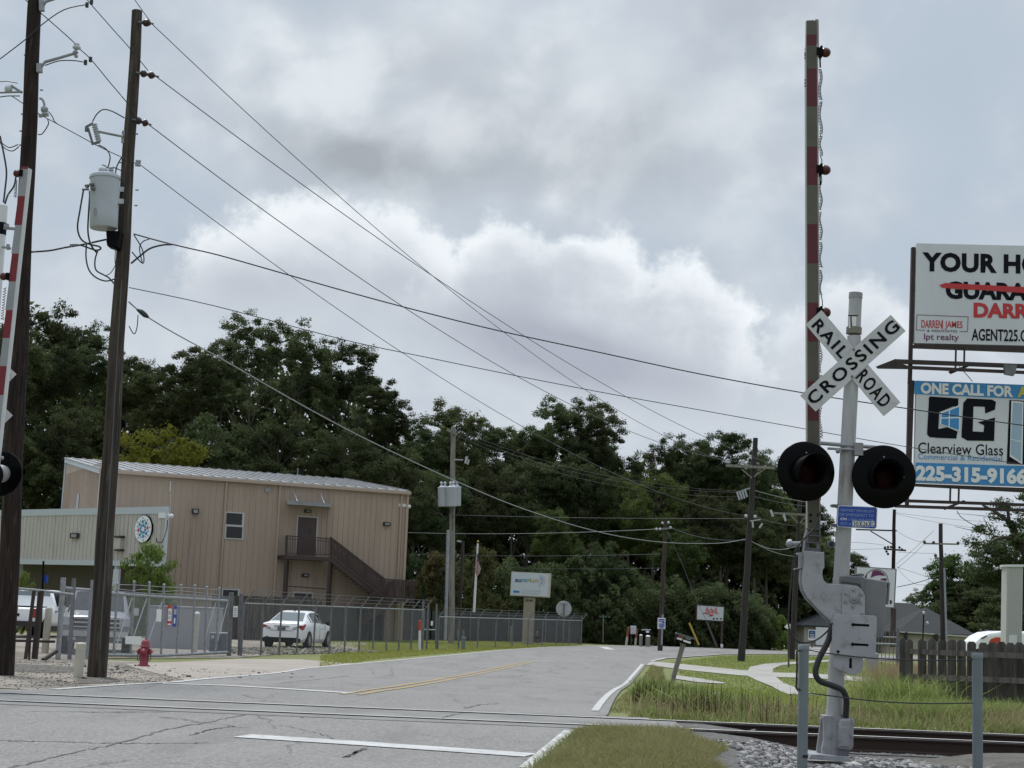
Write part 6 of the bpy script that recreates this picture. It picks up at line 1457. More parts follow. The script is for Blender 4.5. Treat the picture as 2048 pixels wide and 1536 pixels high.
build_link([(gp_(204, 1311), gp_(455, 1306), 1.82)], 'wire_mesh', M['link_dense'], gt)
def notice(label, px0, py0, px1, py1, face, lines, off=.08, border=None):
    r_ = thing('notice', label, 'sign', gp_((px0 + px1) / 2, py1, off), 'notices on the gate')
    sk_ = -(py1 - py0) * .05
    q = [(px0, py0), (px1, py0 + (px1 - px0) * .03), (px1 + sk_, py1 + (px1 - px0) * .03), (px0 + sk_, py1)]
    m_ = MB(); m_.plate([gp_(*c, off) for c in q], (0, .012, 0)); m_.build('board', M[border or face], r_)
    if border: m_ = MB(); m_.plate([gp_(px0 + 1, py0 + 1, off + .006), gp_(px1 - 1, py0 + 1, off + .006), gp_(px1 - 1 + sk_, py1 - 1, off + .006), gp_(px0 + 1 + sk_, py1 - 1, off + .006)], (0, .004, 0)); m_.build('face', M[face], r_)
    by = {}
    for (x0, y0, x1, y1, c) in lines:
        by.setdefault(c, MB()); s0 = sk_ * (y0 - py0) / (py1 - py0); s1 = sk_ * (y1 - py0) / (py1 - py0)
        by[c].plate([gp_(x0 + s0, y0, off + .012), gp_(x1 + s0, y0, off + .012), gp_(x1 + s1, y1, off + .012), gp_(x0 + s1, y1, off + .012)], (0, .003, 0))
    for c, m_ in by.items(): m_.build('print', M[c], r_)
notice('narrow red and white warning notice on the gate', 336, 1210, 345, 1251, 'letter_white', [(337, 1211, 344, 1217, 'orange'), (338.5, 1222, 342.5, 1230, 'letter_grey'), (337.5, 1233, 343, 1234.5, 'letter_grey'), (337.5, 1236, 343, 1237.5, 'letter_grey'), (337, 1242, 344, 1247, 'letter_red')], border='orange')
notice('narrow blue notice beside the red and white warning', 347, 1212, 354.5, 1253.5, 'signblue', [(348, 1218, 353.5, 1229, 'letter_grey'), (349, 1236, 352, 1247, 'letter_white')])
notice('blank white notice in the left half of the gate', 313.5, 1218.5, 323.5, 1243, 'letter_white', [])
notice('wide white board low on the gate behind the hydrant', 251, 1272, 283, 1288, 'letter_white', [])
notice('white notice with grey lines beside the right gate post', 467, 1212, 476, 1234, 'letter_white', [(469, 1216, 474.5, 1218, 'letter_grey'), (468.5, 1220, 474.5, 1222, 'letter_grey'), (469, 1224.5, 474, 1226, 'letter_grey'), (469, 1229, 474, 1231, 'letter_grey')], off=.12)
# small bits of fence and posts left of the brown pole
def gpost(label, x0, y0, x1, y1, r, ma, cat='post', dy=0.0, name='gate_post', group=None):
    A = gp_(x0, y0, -dy); B = gp_(x1, y1, -dy); o = MB().tube([A - Vector((0, 0, .2)), B], r, 8).build(name, M[ma], None, A); return tag(o, label, cat, group)
gpost('dark gate post right of the sliding gate, left one of the pair', 458, 1310, 463, 1185, .075, 'galv_dark')
gpost('dark gate post with the white notice, right one of the pair', 479, 1309, 483, 1187, .065, 'galv_dark')
gpost('tall galvanised gate post with caps left of the brown pole', 116, 1319, 127, 1155, .075, 'galv')
gpost('second galvanised gate post, just left of the brown pole', 175, 1319, 186, 1160, .065, 'galv')
gpost('dark slim post behind the white guard bollard', 139, 1320, 148, 1157, .06, 'galv_dark')
fl = thing('rail_fence', 'low pipe rail fence with dark posts between the dark pole and the gate', 'fence', gp_(60, 1315))
m_ = MB(); m_.tube([gp_(20, 1176, .3), gp_(70, 1180, .3), gp_(146, 1189, .3)], .035, 7); m_.build('top_rail', M['galv'], fl)
for x0, y0, x1, y1, r in ((51, 1312, 68, 1182, .05), (58, 1314, 63, 1232, .03), (69, 1312, 82, 1182, .085)):
    MB().tube([gp_(x0, y0 + 6, .3), gp_(x1, y1, .3)], r, 7).build('post', M['steel_dark'], fl)
m_ = MB(); m_.tube([gp_(86, 1320, .3), gp_(113, 1302, .3)], .06, 6); m_.build('brace', M['steel_dark'], fl)
m_ = MB(); m_.plate([gp_(30, 1279, -.4), gp_(108, 1281, -.4), gp_(107, 1286, -.4), gp_(30, 1284, -.4)], (0, .15, 0)); m_.build('low_rail', M['steel_dark'], fl)
sm = MB()
build_link([(gp_(122, 1318, .05), gp_(180, 1318, .05), 1.9)], 'wire_mesh', M['link_dense'], fl)
an_ = thing('small_antenna', 'thin dark mast with a small white and blue sign above the white pickup', 'antenna', gp_(84, 1240, -2))
MB().tube([gp_(82, 1250, -2), gp_(87, 1122, -2)], .03, 6).build('mast', M['blackm'], an_); MB().box(gp_(91, 1158, -2), (.13, .04, .22)).build('small_sign', M['signblue'], an_)
# bollards
def bollard(name, label, px0, y0, px1, y1, Y, r, ma, dome=.5, group='guard bollards'):
    A = P(px0, y0, Y); B = P(px1, y1, Y); root = thing(name, label, 'bollard', A, group)
    MB().tube([A - Vector((0, 0, .25)), B], r, 18).build('post', M[ma], root)
    MB().lathe(B, (0, 0, 1), [(r, 0), (r * .9, r * dome * .5), (r * .5, r * dome * .9), (0.001, r * dome)], 18).build('cap', M[ma if dome < .8 else 'letter_white'], root); return root
bollard('guard_bollard', 'tall cream bollard in front of the white pickup, left of the gate', 88, 1320, 98, 1218, 47.0, .105, 'cream', .7)
bollard('guard_bollard', 'short grey green bollard just left of the brown pole foot', 155, 1357, 162.5, 1288, 27.3, .083, 'cream', .35)
bollard('guard_bollard', 'cream bollard behind the gate mesh, in front of the grey container', 388, 1306, 394.5, 1228, 52.0, .095, 'cream', .8)
# container and bins behind the gate
def blockthing(name, label, cat, px, Y, ma, th, lidma=None):
    A = pts(px, Y); root = thing(name, label, cat, (A[3] + A[2]) / 2)
    MB().plate(A, (0, th, 0)).build('body', M[ma], root, bevel=.02)
    top = [(px[0][0] - 1, px[0][1] - 1.5), (px[1][0] + 1, px[1][1] - 1.5), (px[1][0] + 1, px[1][1] + 1), (px[0][0] - 1, px[0][1] + 1)]
    MB().plate(pts(top, Y - .03), (0, th + .06, 0)).build('lid', M[lidma or ma], root, bevel=.01); return root
blockthing('storage_container', 'plain pale grey storage container seen through the gate mesh', 'container', [(299, 1212), (423, 1217), (417, 1308), (293, 1307)], 56, 'boxgrey', 2.4)
blockthing('utility_box', 'dark slate utility box with a pale label behind the gate', 'box', [(420, 1267), (432, 1267), (430, 1304), (417, 1303)], 53, 'boxblue', .5, 'galv')
blockthing('utility_box', 'dark cabinet with a pale frame beside the gate post, right of the slate box', 'box', [(436, 1266.5), (454, 1267), (452, 1303), (434, 1303)], 53.5, 'boxblue', .5, 'porcelain')
MB_ = MB(); MB_.plate(pts([(423, 1270), (429, 1270.5), (428, 1277), (422, 1276.5)], 52.97), (0, .01, 0)); lb_ = MB_.build('pale_label', M['porcelain'], [o for o in bpy.data.objects if o.name.startswith('utility_box')][0])

# red hydrant
def hydrant(label, px, py, Y, s, ma):
    b = P(px, py, Y); root = thing('fire_hydrant', label, 'fire hydrant', b, 'fire hydrants')
    def c(z): return b + Vector((.012 * z, 0, z * s))
    m_ = MB(); m_.lathe(b, (0.02, 0, 1), [(.17 * s, -.05), (.17 * s, .03 * s), (.115 * s, .05 * s), (.105 * s, .40 * s), (.125 * s, .42 * s), (.125 * s, .46 * s), (.108 * s, .48 * s), (.108 * s, .50 * s)], 20); m_.build('barrel', M[ma], root)
    m_ = MB(); m_.lathe(c(.50), (0.02, 0, 1), [(.150 * s, 0), (.150 * s, .025 * s), (.118 * s, .035 * s), (.112 * s, .10 * s), (.085 * s, .165 * s), (.04 * s, .195 * s), (.028 * s, .20 * s), (.028 * s, .24 * s), (.015 * s, .245 * s)], 20); m_.build('bonnet', M[ma], root)
    for sx in (-1, 1):
        m_ = MB(); m_.lathe(c(.38) + Vector((sx * .09 * s, 0, 0)), (sx, 0, 0), [(.065 * s, 0), (.065 * s, .05 * s), (.08 * s, .05 * s), (.08 * s, .085 * s), (.03 * s, .09 * s), (.025 * s, .125 * s)], 14); m_.build('side_outlet', M[ma], root)
        m_ = MB(); m_.tube([c(.37) + Vector((sx * x * s, -.03, -z * s)) for x, z in SM([(.17, 0), (.18, .10), (.17, .20), (.145, .235), (.12, .20), (.115, .10), (.11, .03)], 4)], .009 * s, 5); m_.build('chain', M['steel_brown'], root)
    m_ = MB(); m_.lathe(c(.37) + Vector((0, -.09 * s, 0)), (0, -1, 0), [(.085 * s, 0), (.085 * s, .05 * s), (.10 * s, .05 * s), (.10 * s, .09 * s), (.035 * s, .10 * s), (.03 * s, .13 * s)], 16); m_.build('front_outlet', M[ma], root)
    return root
hydrant('faded red fire hydrant with chains standing before the sliding gate', 287, 1332.5, 39.8, .96, 'hydrant')
hydrant('small dull purple fire hydrant by the pillar of the white company sign', 1074, 1284, 90, .85, 'steel_brown')

# pedestrian gate posts, marker, flagpole, round sign back, pedestals
pg = thing('pedestrian_gate', 'narrow chain link gate with tall posts and a white card beside the marker', 'gate', G(858, 1299))
for x0, y0, x1, y1 in ((843, 1299, 847, 1201), (853, 1299, 857, 1210), (872, 1298, 873.5, 1208)):
    MB().tube([P(x0, y0, 68.5), P(x1, y1, 68.5)], .045, 7).build('post', M['galv_dark'], pg)
MB().plate(pts([(862, 1242), (866, 1242), (865.5, 1251), (861.5, 1251)], 68.3), (0, .02, 0)).build('card', M['letter_white'], pg)
MB().tube([P(845, 1259, 68.5), P(872, 1260, 68.5)], .03, 6).build('middle_rail', M['galv'], pg)
def marker(label, x0, y0, ym, x1, y1, Y, r, top, low, group, name='marker_post'):
    f = (ym - y1) / (y0 - y1); xm = x1 + (x0 - x1) * f; root = thing(name, label, 'marker post', P(x0, y0, Y), group)
    MB().tube([P(x0, y0, Y) - Vector((0, 0, .2)), P(xm, ym, Y)], r, 8).build('lower_post', M[low], root)
    t = MB(); t.tube([P(xm, ym, Y), P(x1, y1, Y)], r * 1.12, 8); t.ball(P(x1, y1, Y), r * 1.12, 8); t.build('upper_post', M[top], root)
marker('white marker post with an orange red top beside the narrow gate', 839.5, 1298, 1261, 839.5, 1243, 66, .052, 'orange', 'white', 'marker posts')
marker('left one of the two leaning white posts with faded red tops', 1252, 1290.5, 1273, 1257, 1256, 96, .07, 'brick', 'cream', 'marker posts')
marker('right one of the two leaning white posts with faded red tops', 1270, 1291.5, 1275.5, 1274, 1259.5, 96, .06, 'brick', 'cream', 'marker posts')
mt = thing('meter_box', 'pale grey meter box on a slim post between two red topped posts', 'meter box', P(1262, 1291, 96))
MB().box(P(1266.5, 1260, 96), (.36, .2, .50)).build('box', M['porcelain'], mt, bevel=.03); MB().tube([P(1262, 1292, 96.1), P(1263, 1262, 96.1)], .05, 6).build('post', M['steel_brown'], mt)
mbx = thing('parcel_box', 'black roadside mailbox with a white label between two wooden stumps', 'mailbox', P(1293, 1291, 95))
MB().plate(pts([(1285, 1260.5), (1301, 1260.5), (1300, 1269), (1297, 1272), (1289, 1292), (1286, 1292)], 95), (0, .45, 0)).build('body', M['blackm'], mbx)
MB().plate(pts([(1284.5, 1258.7), (1301.5, 1258.7), (1301.5, 1260.5), (1284.5, 1260.5)], 94.95), (0, .55, 0)).build('roof', M['porcelain'], mbx)
MB().plate(pts([(1292, 1261.5), (1298.5, 1261.8), (1298, 1265.5), (1292, 1265.2)], 94.93), (0, .02, 0)).build('white_label', M['letter_white'], mbx)
for lab, x, y0, y1, r in (('left wooden stump with a pale cut top, at the black mailbox', 1282, 1291, 1271, .10), ('right wooden stump with a pale cut top, at the black mailbox', 1296, 1292, 1273, .14)):
    rt = thing('wooden_stump', lab, 'post', P(x, y0, 94.5), 'stumps beside the black mailbox')
    MB().tube([P(x - .5, y0, 94.5) - Vector((0, 0, .2)), P(x, y1, 94.5)], r, 10).build('stump', M['wood_old'], rt); MB().lathe(P(x, y1, 94.5), (0, -.25, 1), [(r, 0), (r * .8, .05), (.01, .06)], 10).build('cut_top', M['letter_white'], rt)
nt_ = thing('notice_board', 'white and blue notice on the thin pole at the edge of the wood', 'sign', P(1323, 1258, 83.6))
MB().plate(pts([(1315.5, 1235.5), (1331, 1236), (1330.5, 1258), (1315, 1257.5)], 83.6), (0, .03, 0)).build('board', M['letter_white'], nt_)
m_ = MB()
for y0, y1, x0, x1 in ((1238, 1240.5, 1317, 1329.5), (1242, 1243.4, 1317, 1328), (1243.6, 1246, 1325, 1329.5), (1247, 1249, 1317, 1329), (1250.3, 1251.8, 1318, 1329), (1252.8, 1254, 1317, 1329), (1255.2, 1256.6, 1320, 1327)): m_.plate(pts([(x0, y0), (x1, y0 + .3), (x1, y1 + .3), (x0, y1)], 83.58), (0, .01, 0))
m_.build('print', M['signblue'], nt_); MB().tube([P(1323, 1290, 83.75), P(1325.5, 1229, 83.75)], .05, 6).build('post', M['galv'], nt_)
gg = MB().tube([P(1397.5, 1290, 86), P(1378.5, 1246, 86)], .055, 6).build('guy_guard', M['yellow'], None, P(1397.5, 1290, 86)); tag(gg, 'slanting yellow guy wire guard left of the script sign', 'guard')
for lab, x, y0, y1, r, ma, Y in (('tiny white plastic stub under the script sign', 1443.5, 1295, 1288, .07, 'white', 85.5), ('grey pedestal box on the grass right of the transformer cluster pole', 0, 0, 0, 0, '', 0)):
    if r: o = MB().tube([P(x, y0, Y), P(x, y1, Y)], r, 8).build('pipe_stub', M[ma], None, P(x, y0, Y)); tag(o, lab, 'pipe')
pd_ = thing('utility_pedestal', 'small grey green utility pedestal on the grass beside a thin leaning stake', 'pedestal', P(926, 1299, 71))
MB().plate(pts([(923, 1275), (931, 1275.5), (930, 1299), (922, 1299)], 71), (0, .18, 0)).build('housing', M['post_green'], pd_, bevel=.015); MB().plate(pts([(922.3, 1273.5), (931.8, 1274), (931.5, 1279), (922.3, 1279)], 70.98), (0, .22, 0)).build('cap', M['post_green'], pd_, bevel=.015)
for lab, x0, y0, x1, y1, r, Y in (('thin pale leaning stake beside the small utility pedestal', 918, 1297, 915.5, 1259, .035, 72), ('short grey stub post in the fenced grass left of the tan pillar', 1022, 1285, 1023.5, 1252, .07, 89), ('rusty short stub left of the tan pillar, near the stub post', 927, 1270, 927, 1260, .05, 86)):
    o = MB().tube([P(x0, y0, Y) - Vector((0, 0, .1)), P(x1, y1, Y)], r, 8).build('stub_post', M['wood_old'], None, P(x0, y0, Y)); tag(o, lab, 'post', 'stub posts on the fenced grass')
YF = 92.0
fp = thing('flagpole', 'slim white flagpole with a gold ball in front of the olive shrubs', 'flagpole', P(945, 1277, YF))
MB().tube([P(945, 1279, YF), P(955.5, 1087, YF)], [.09, .05], 10).build('pole', M['letter_white'], fp); MB().ball(P(956, 1083, YF), .07, 10).build('finial', M['yellow'], fp)
flg = thing('flag', 'limp red, white and blue striped flag hanging on the white flagpole', 'flag', P(954, 1115, YF))
def fold(x, y): return P(x, y, YF - .12 + .05 * math.sin((x - 950) * 1.3))
sm_ = MB(); sr = MB()
for k in range(7):
    for mm, a, b in ((sr, k * 2, k * 2 + 1), (sm_, k * 2 + 1, k * 2 + 2)):
        f0, f1 = a / 14, b / 14
        # stripes run steeply down the hanging cloth
        x0 = 953 + 8.5 * f0; x1 = 953 + 8.5 * f1
        yt0 = 1112 + 24 * f0; yt1 = 1112 + 24 * f1; yb0 = 1146 + 6 * math.sin(f0 * 3) - 2 * f0; yb1 = 1146 + 6 * math.sin(f1 * 3) - 2 * f1
        mm.plate([fold(x0, yt0), fold(x1, yt1), fold(x1 - 2, yb1), fold(x0 - 2.5, yb0)], (0, .015, 0))
sr.build('red_stripe', M['flag_red'], flg); sm_.build('white_stripe', M['flag_white'], flg)
m_ = MB(); m_.plate([fold(953.5, 1105), fold(956, 1109), fold(957, 1122), fold(953, 1124)], (0, .02, 0)); m_.build('canton', M['flag_blue'], flg)
YR = 91.5
rs = thing('round_sign', 'back of a round grey traffic sign on a slim post near the fence end', 'road sign', P(1126, 1289, YR))
MB().lathe(P(1127.5, 1217.5, YR), (0, -1, 0), [(.455, 0), (.46, .004), (.455, .008)], 40).build('disc', M['reflect_grey'], rs)
m_ = MB(); m_.beam(P(1126, 1290, YR - .05), P(1128.5, 1207, YR - .05), .08, .06); m_.build('post', M['galv_dark'], rs)
m_ = MB(); m_.beam(P(1120, 1207.5, YR - .03), P(1137, 1208, YR - .03), .04, .03); m_.build('bracket', M['galv'], rs)
ss = thing('street_sign', 'small green street sign on a thin post in front of the undergrowth', 'sign', P(1206, 1285, 97))
MB().plate(pts([(1198, 1231), (1214, 1232), (1214, 1235.5), (1198, 1234.5)], 97), (0, .02, 0)).build('blade', mat('street_green', (.05, .10, .07), .5), ss); MB().tube([P(1206, 1285, 97), P(1206.5, 1229, 97)], .035, 6).build('post', M['galv_dark'], ss)

# leaning mailbox on its post
ml = thing('mailbox', 'dark red and black mailbox on a leaning grey wooden post in the weeds', 'mailbox', G(1346, 1392))
YMb = 33.0
m_ = MB(); m_.plate(pts([(1343, 1352), (1352, 1354), (1372, 1288), (1363, 1286)], YMb), (0, .10, 0)); m_.plate(pts([(1334, 1408), (1342, 1408), (1352, 1354), (1344, 1352)], YMb + .02), (0, .08, 0)); m_.build('post', M['wood_old'], ml)
m_ = MB(); m_.plate(pts([(1355, 1267), (1389.5, 1278), (1386, 1292), (1351, 1281)], YMb - .08), (0, .26, 0)); bo = m_.build('box', M['blackm'], ml, bevel=.01)
m_ = MB(); m_.plate(pts([(1354, 1265), (1390.5, 1276.5), (1390, 1279.5), (1353.5, 1268)], YMb - .10), (0, .30, 0)); m_.build('top', M['galv_dark'], ml)
m_ = MB(); m_.plate(pts([(1356.5, 1269.5), (1369, 1273), (1366, 1280), (1355, 1277)], YMb - .085), (0, .01, 0)); m_.build('red_panel', M['brick'], ml)
m_ = MB(); m_.plate(pts([(1354.5, 1274.8), (1364.5, 1277.8), (1363.5, 1281), (1353.8, 1278)], YMb - .095), (0, .01, 0)); m_.mark().plate(pts([(1367, 1279.2), (1382, 1283.8), (1381, 1287.6), (1366.2, 1283)], YMb - .095), (0, .01, 0)); m_.build('label', M['letter_white'], ml)
m_ = MB(); put_text(m_, '19230', P(1369.5, 1277.5, YMb - .09), P(1381, 1281, YMb - .09), Vector((.03, 0, .09)) * .38, .02, (0, -.01, 0)); m_.build('lettering', M['letter_grey'], ml)
tsn = thing('yard_sign', 'small white diamond topped sign on a weathered stake by the curved path', 'sign', G(1577, 1341))
m_ = MB(); m_.plate(pts([(1575.5, 1260), (1580, 1260), (1579, 1341), (1576, 1341)], 62), (0, .08, 0)); m_.build('stake', M['wood_grey'], tsn); m_ = MB(); m_.plate(pts([(1569, 1254), (1577, 1246.5), (1581, 1249), (1580.5, 1258), (1574.5, 1258)], 61.98), (0, .03, 0)); m_.build('board', M['letter_white'], tsn)
bs_ = thing('real_estate_sign', 'dark blue notice with white print before the garage of the low house', 'sign', P(1624, 1292, 116))
MB().plate(pts([(1617, 1259), (1632, 1260), (1631, 1281), (1616.5, 1280)], 116), (0, .05, 0)).build('board', M['letter_white'], bs_)
m_ = MB(); m_.plate(pts([(1618.3, 1261), (1630.7, 1261.8), (1630, 1276.5), (1618, 1275.7)], 115.97), (0, .02, 0)); fc_ = m_.build('face', M['navy'], bs_)
m_ = MB()
for y in (1264, 1268.5, 1271.5, 1274): m_.plate(pts([(1620 if y > 1265 else 1623, y), (1628.5 if y > 1265 else 1626, y + .3), (1628.5 if y > 1265 else 1626, y + 1.3), (1620 if y > 1265 else 1623, y + 1)], 115.95), (0, .01, 0))
m_.build('print', M['letter_white'], fc_)
MB().beam(P(1624, 1300, 116.05), P(1624, 1262, 116.05), .07, .07).build('post', M['steel_dark'], bs_)
yl = thing('yard_lamp', 'thin black lamp post with a white globe before the grey hip roof', 'lamp', P(1845.5, 1290, 98))
MB().tube([P(1845, 1295, 98), P(1847.5, 1229, 98)], .04, 7).build('post', M['blackm'], yl); MB().ball(P(1847.5, 1225.5, 98), .10, 10).build('globe', M['porcelain'], yl)
m_ = MB(); m_.ball(P(1855, 1246, 118), .12, 8); o = m_.build('roof_vent', M['porcelain'], None, P(1855, 1246, 118)); tag(o, 'small white vent on the grey hip roof right of the lamp', 'vent')

# wooden picket fence on the right
YPk = 27.0
pf = thing('picket_fence', 'weathered dark grey dog eared picket fence on the right', 'fence', P(1900, 1400, YPk))
rr_ = random.Random(11)
m_ = MB()
# (centre x, top y) of the pickets as the photo shows them
xs = [1806, 1819, 1843, 1864.5, 1884.5, 1904, 1923, 1943.5, 1967, 1985, 2003, 2021, 2039, 2058, 2077, 2097, 2118, 2140, 2162, 2185]
def fence_y(px): return YPk + (1900 - px) * .012
for i, x in enumerate(xs):
    Y = fence_y(x); wd = 17.5 if i > 2 else 14; ty = 1276.5 + (x - 1806) * .040 + rr_.uniform(-2.0, 2.0); 
    yb = 1402 + (x - 1806) * .02; ln = rr_.uniform(-1.2, 1.2); h = wd / 2
    off = -.035 if i % 2 == 0 else .0
    m_.plate(pts([(x - h + ln, yb), (x - h, ty + 5), (x - h + 4, ty), (x + h - 4, ty + .4), (x + h, ty + 5.4), (x + h + ln, yb)], Y + off), (0, .022, 0))
m_.build('picket_row', M['wood_grey'], pf)
m_ = MB()
for yy in (1302, 1352):
    A, B = P(1800, yy, fence_y(1800) + .06), P(2200, yy + 16, fence_y(2200) + .06); m_.mark().beam(A, B, .04, .09)
m_.build('rail', M['wood_grey'], pf)
for x in (1811, 1846, 2044, 2190):
    m_ = MB(); m_.beam(P(x, 1410, fence_y(x) + .12), P(x, 1280 + (x - 1806) * .04, fence_y(x) + .12), .10, .10); m_.build('post', M['wood_grey'], pf)
# metal gate panel left of the picket fence
mg = thing('tubular_gate', 'thin galvanised tubular gate and mesh panel behind the signal, left of the picket fence', 'gate', P(1770, 1330, 38))
m_ = MB(); m_.tube([P(1745, 1287, 38), P(1800, 1289, 38)], .022, 7); m_.mark().tube([P(1748, 1320, 38), P(1800, 1322, 38)], .018, 7); m_.mark().tube([P(1760, 1274, 38.2), P(1794, 1275, 38.2)], .018, 7); m_.build('rail', M['galv'], mg)
m_ = MB()
for x in (1757, 1764, 1771, 1779, 1787): m_.mark().tube([P(x, 1262, 38.2), P(x - 1, 1342, 38.2)], .010, 5)
m_.build('bar', M['galv_dark'], mg)
MB().tube([P(1794, 1350, 38), P(1796, 1256, 38)], .04, 7).build('post', M['galv_dark'], mg)
bw = MB(); bw.plate(pts([(1733, 1316), (1756, 1306), (1757, 1340), (1740, 1346)], 37), (0, .25, 0)); o = bw.build('plastic_sheet', M['boxgrey'], None, P(1745, 1340, 37)); tag(o, 'crumpled grey plastic sheet on the grass behind the square signal plate', 'sheet')

# ================================================================== vehicles
def car(name, label, cat, st, paint, loc, rz, glass, wheels, wr, extra=None, group=None, ww=.21, rimm='rim'):
    """st: stations (x, z_low, z_belt, z_top, half width, half top width); the body is lofted along x (rear 0 to front)"""
    root = thing(name, label, cat, (0, 0, 0), group)
    body = MB(); gl = {'windscreen': MB(), 'rear_window': MB(), 'side_window': MB()}
    rings = []
    for (x, zl, zb, zt, wd, wt) in st:
        rings.append([(x, -wd * .90, zl), (x, -wd, zl + (zb - zl) * .3), (x, -wd, zl + (zb - zl) * .75), (x, -wd * .96, zb), (x, -wt, zt - .03), (x, -wt * .75, zt), (x, wt * .75, zt), (x, wt, zt - .03), (x, wd * .96, zb), (x, wd, zl + (zb - zl) * .75), (x, wd, zl + (zb - zl) * .3), (x, wd * .90, zl)])
    n = 12; 
    def lerp(a, b, t): return tuple(a[i] + (b[i] - a[i]) * t for i in range(3))
    vs = [p for r_ in rings for p in r_]; fs = []
    for i in range(len(st) - 1):
        for j in range(n):
            fs.append((i * n + j, (i + 1) * n + j, (i + 1) * n + (j + 1) % n, i * n + (j + 1) % n))
    body.add(vs, fs, True); body.add(rings[0], [tuple(range(n))]); body.add(rings[-1], [tuple(range(n - 1, -1, -1))])
    body.build('body', M[paint], root)
    # windows laid 8 mm proud of the loft, inset inside their faces
    def pane(i, j, a0, a1, b0, b1, key):
        A, B, C, D = rings[i][j], rings[i + 1][j], rings[i + 1][(j + 1) % n], rings[i][(j + 1) % n]
        q = [lerp(lerp(A, B, s), lerp(D, C, s), t) for s, t in ((a0, b0), (a1, b0), (a1, b1), (a0, b1))]
        nn = (Vector(q[1]) - Vector(q[0])).cross(Vector(q[3]) - Vector(q[0])).normalized(); c = sum((Vector(v) for v in q), Vector()) / 4
        if nn.dot(c - Vector((c.x, 0, .7))) < 0: nn = -nn
        gl[key].mark().plate([Vector(v) + nn * .010 for v in q], -nn * .006)
    for (i, kind, a0, a1) in glass:
        if kind == 'side':
            for j, (b0, b1) in ((3, (.08, .90)), (7, (.10, .92))): pane(i, j, a0, a1, b0, b1, 'side_window')
        else:
            for j in (4, 5, 6): pane(i, j, a0, a1, .0 if j != 4 else .35, 1.0 if j != 6 else .65, kind)
    for k, m_ in gl.items():
        if m_.v: m_.build(k, M['glass_grey'] if k == 'rear_window' else M['glass'], root)
    hw = max(s[4] for s in st)
    for wx in wheels:
        for s in (-1, 1):
            ar = MB(); ar.lathe((wx, s * (hw - .10), wr), (0, s, 0), [(wr + .06, 0), (wr + .06, .108), (wr + .01, .108), (wr + .01, 0)], 26, True, False); ar.lathe((wx, s * (hw - .05), wr), (0, s, 0), [(wr + .05, .0), (wr + .05, .056), (0.01, .056)], 26, False, False); ar.build('wheel_arch', M['blackm'], root)
            w_ = MB(); w_.lathe((wx, s * (hw - ww + .035), wr), (0, s, 0), [(wr * .62, 0), (wr * .97, 0), (wr, .03), (wr, ww - .03), (wr * .96, ww), (wr * .66, ww)], 26, True, False); wo = w_.build('wheel', M['tyre'], root)
            r_ = MB(); cx = s * (hw + .022)
            r_.lathe((wx, cx, wr), (0, s, 0), [(wr * .67, -.03), (wr * .66, .0), (wr * .6, .004), (wr * .58, -.05), (.01, -.06)], 26, False, False); 
            for k in range(7):
                t = 2 * math.pi * k / 7; r_.beam((wx + math.cos(t) * .03, cx - s * .02, wr + math.sin(t) * .03), (wx + math.cos(t) * wr * .6, cx - s * .012, wr + math.sin(t) * wr * .6), .05, .03, (0, 1, 0))
            r_.lathe((wx, cx - s * .02, wr), (0, s, 0), [(.06, 0), (.055, .02), (.01, .024)], 12)
            r_.build('rim', M[rimm], wo)
    if extra: extra(root)
    root.location = loc; root.rotation_euler = (0, 0, rz); return root

def sedan_extra(root):
    for s in (-1, 1):
        t = MB(); t.plate([(-.015, s * .84, .90), (-.03, s * .70, .90), (-.045, s * .46, .79), (-.05, s * .44, .745), (-.03, s * .72, .72), (.0, s * .80, .72)], (.05, 0, 0)); t.plate([(-.01, s * .855, .88), (.30, s * .872, .965), (.34, s * .872, .90), (.10, s * .868, .74), (-.01, s * .86, .73)], (0, -s * .03, 0)); t.build('tail_lamp', M['tail'], root)
        t = MB(); t.plate([(-.052, s * .62, .84), (-.056, s * .47, .78), (-.056, s * .46, .755), (-.045, s * .66, .755)], (.02, 0, 0)); t.build('reverse_lamp', M['porcelain'], root)
        t = MB(); t.lathe((3.05, s * .88, 1.0), (0, s, 0), [(.05, 0), (.09, .04), (.09, .13), (.05, .16)], 12); t.build('mirror', M['blackm'], root)
        h = MB(); h.box((1.62, s * .876, .80), (.16, .03, .03)); h.box((2.62, s * .876, .78), (.16, .03, .03)); h.build('door_handle', M['galv'], root)
        d = MB()
        for x, z0, z1 in ((1.42, .42, .92), (2.28, .30, .92), (3.02, .42, .90)): d.box((x, s * .867, (z0 + z1) / 2), (.012, .008, z1 - z0))
        d.build('door_gap', M['blackm'], root)
    b = MB(); b.plate([(-.03, -.82, .62), (-.07, -.62, .66), (-.09, 0, .67), (-.07, .62, .66), (-.03, .82, .62), (0, .84, .34), (-.05, .60, .42), (-.06, .0, .42), (-.05, -.60, .42), (0, -.84, .34)], (.12, 0, 0)); b.build('bumper', M['carwhite'], root)
    v = MB(); v.plate([(-.045, -.78, .38), (-.052, -.58, .45), (-.055, .58, .45), (-.045, .78, .38), (-.03, .74, .22), (-.03, -.74, .22)], (.10, 0, 0)); v.build('rear_valance', M['blackm'], root)
    p = MB(); p.box((-.062, 0, .76), (.012, .32, .14)); p.build('number_plate', M['glass_grey'], root)
    l = MB(); l.box((-.05, 0, .855), (.03, .62, .035)); l.build('boot_trim', M['galv_dark'], root)
    g = MB(); g.box((-.048, 0, .685), (.01, 1.0, .014)); g.box((-.03, 0, .95), (.02, 1.28, .014)); g.build('boot_gap', M['galv_dark'], root)
    a = MB(); a.plate([(1.45, -.02, 1.455), (1.62, -.02, 1.47), (1.50, -.02, 1.52)], (0, .04, 0)); a.build('roof_fin', M['blackm'], root)
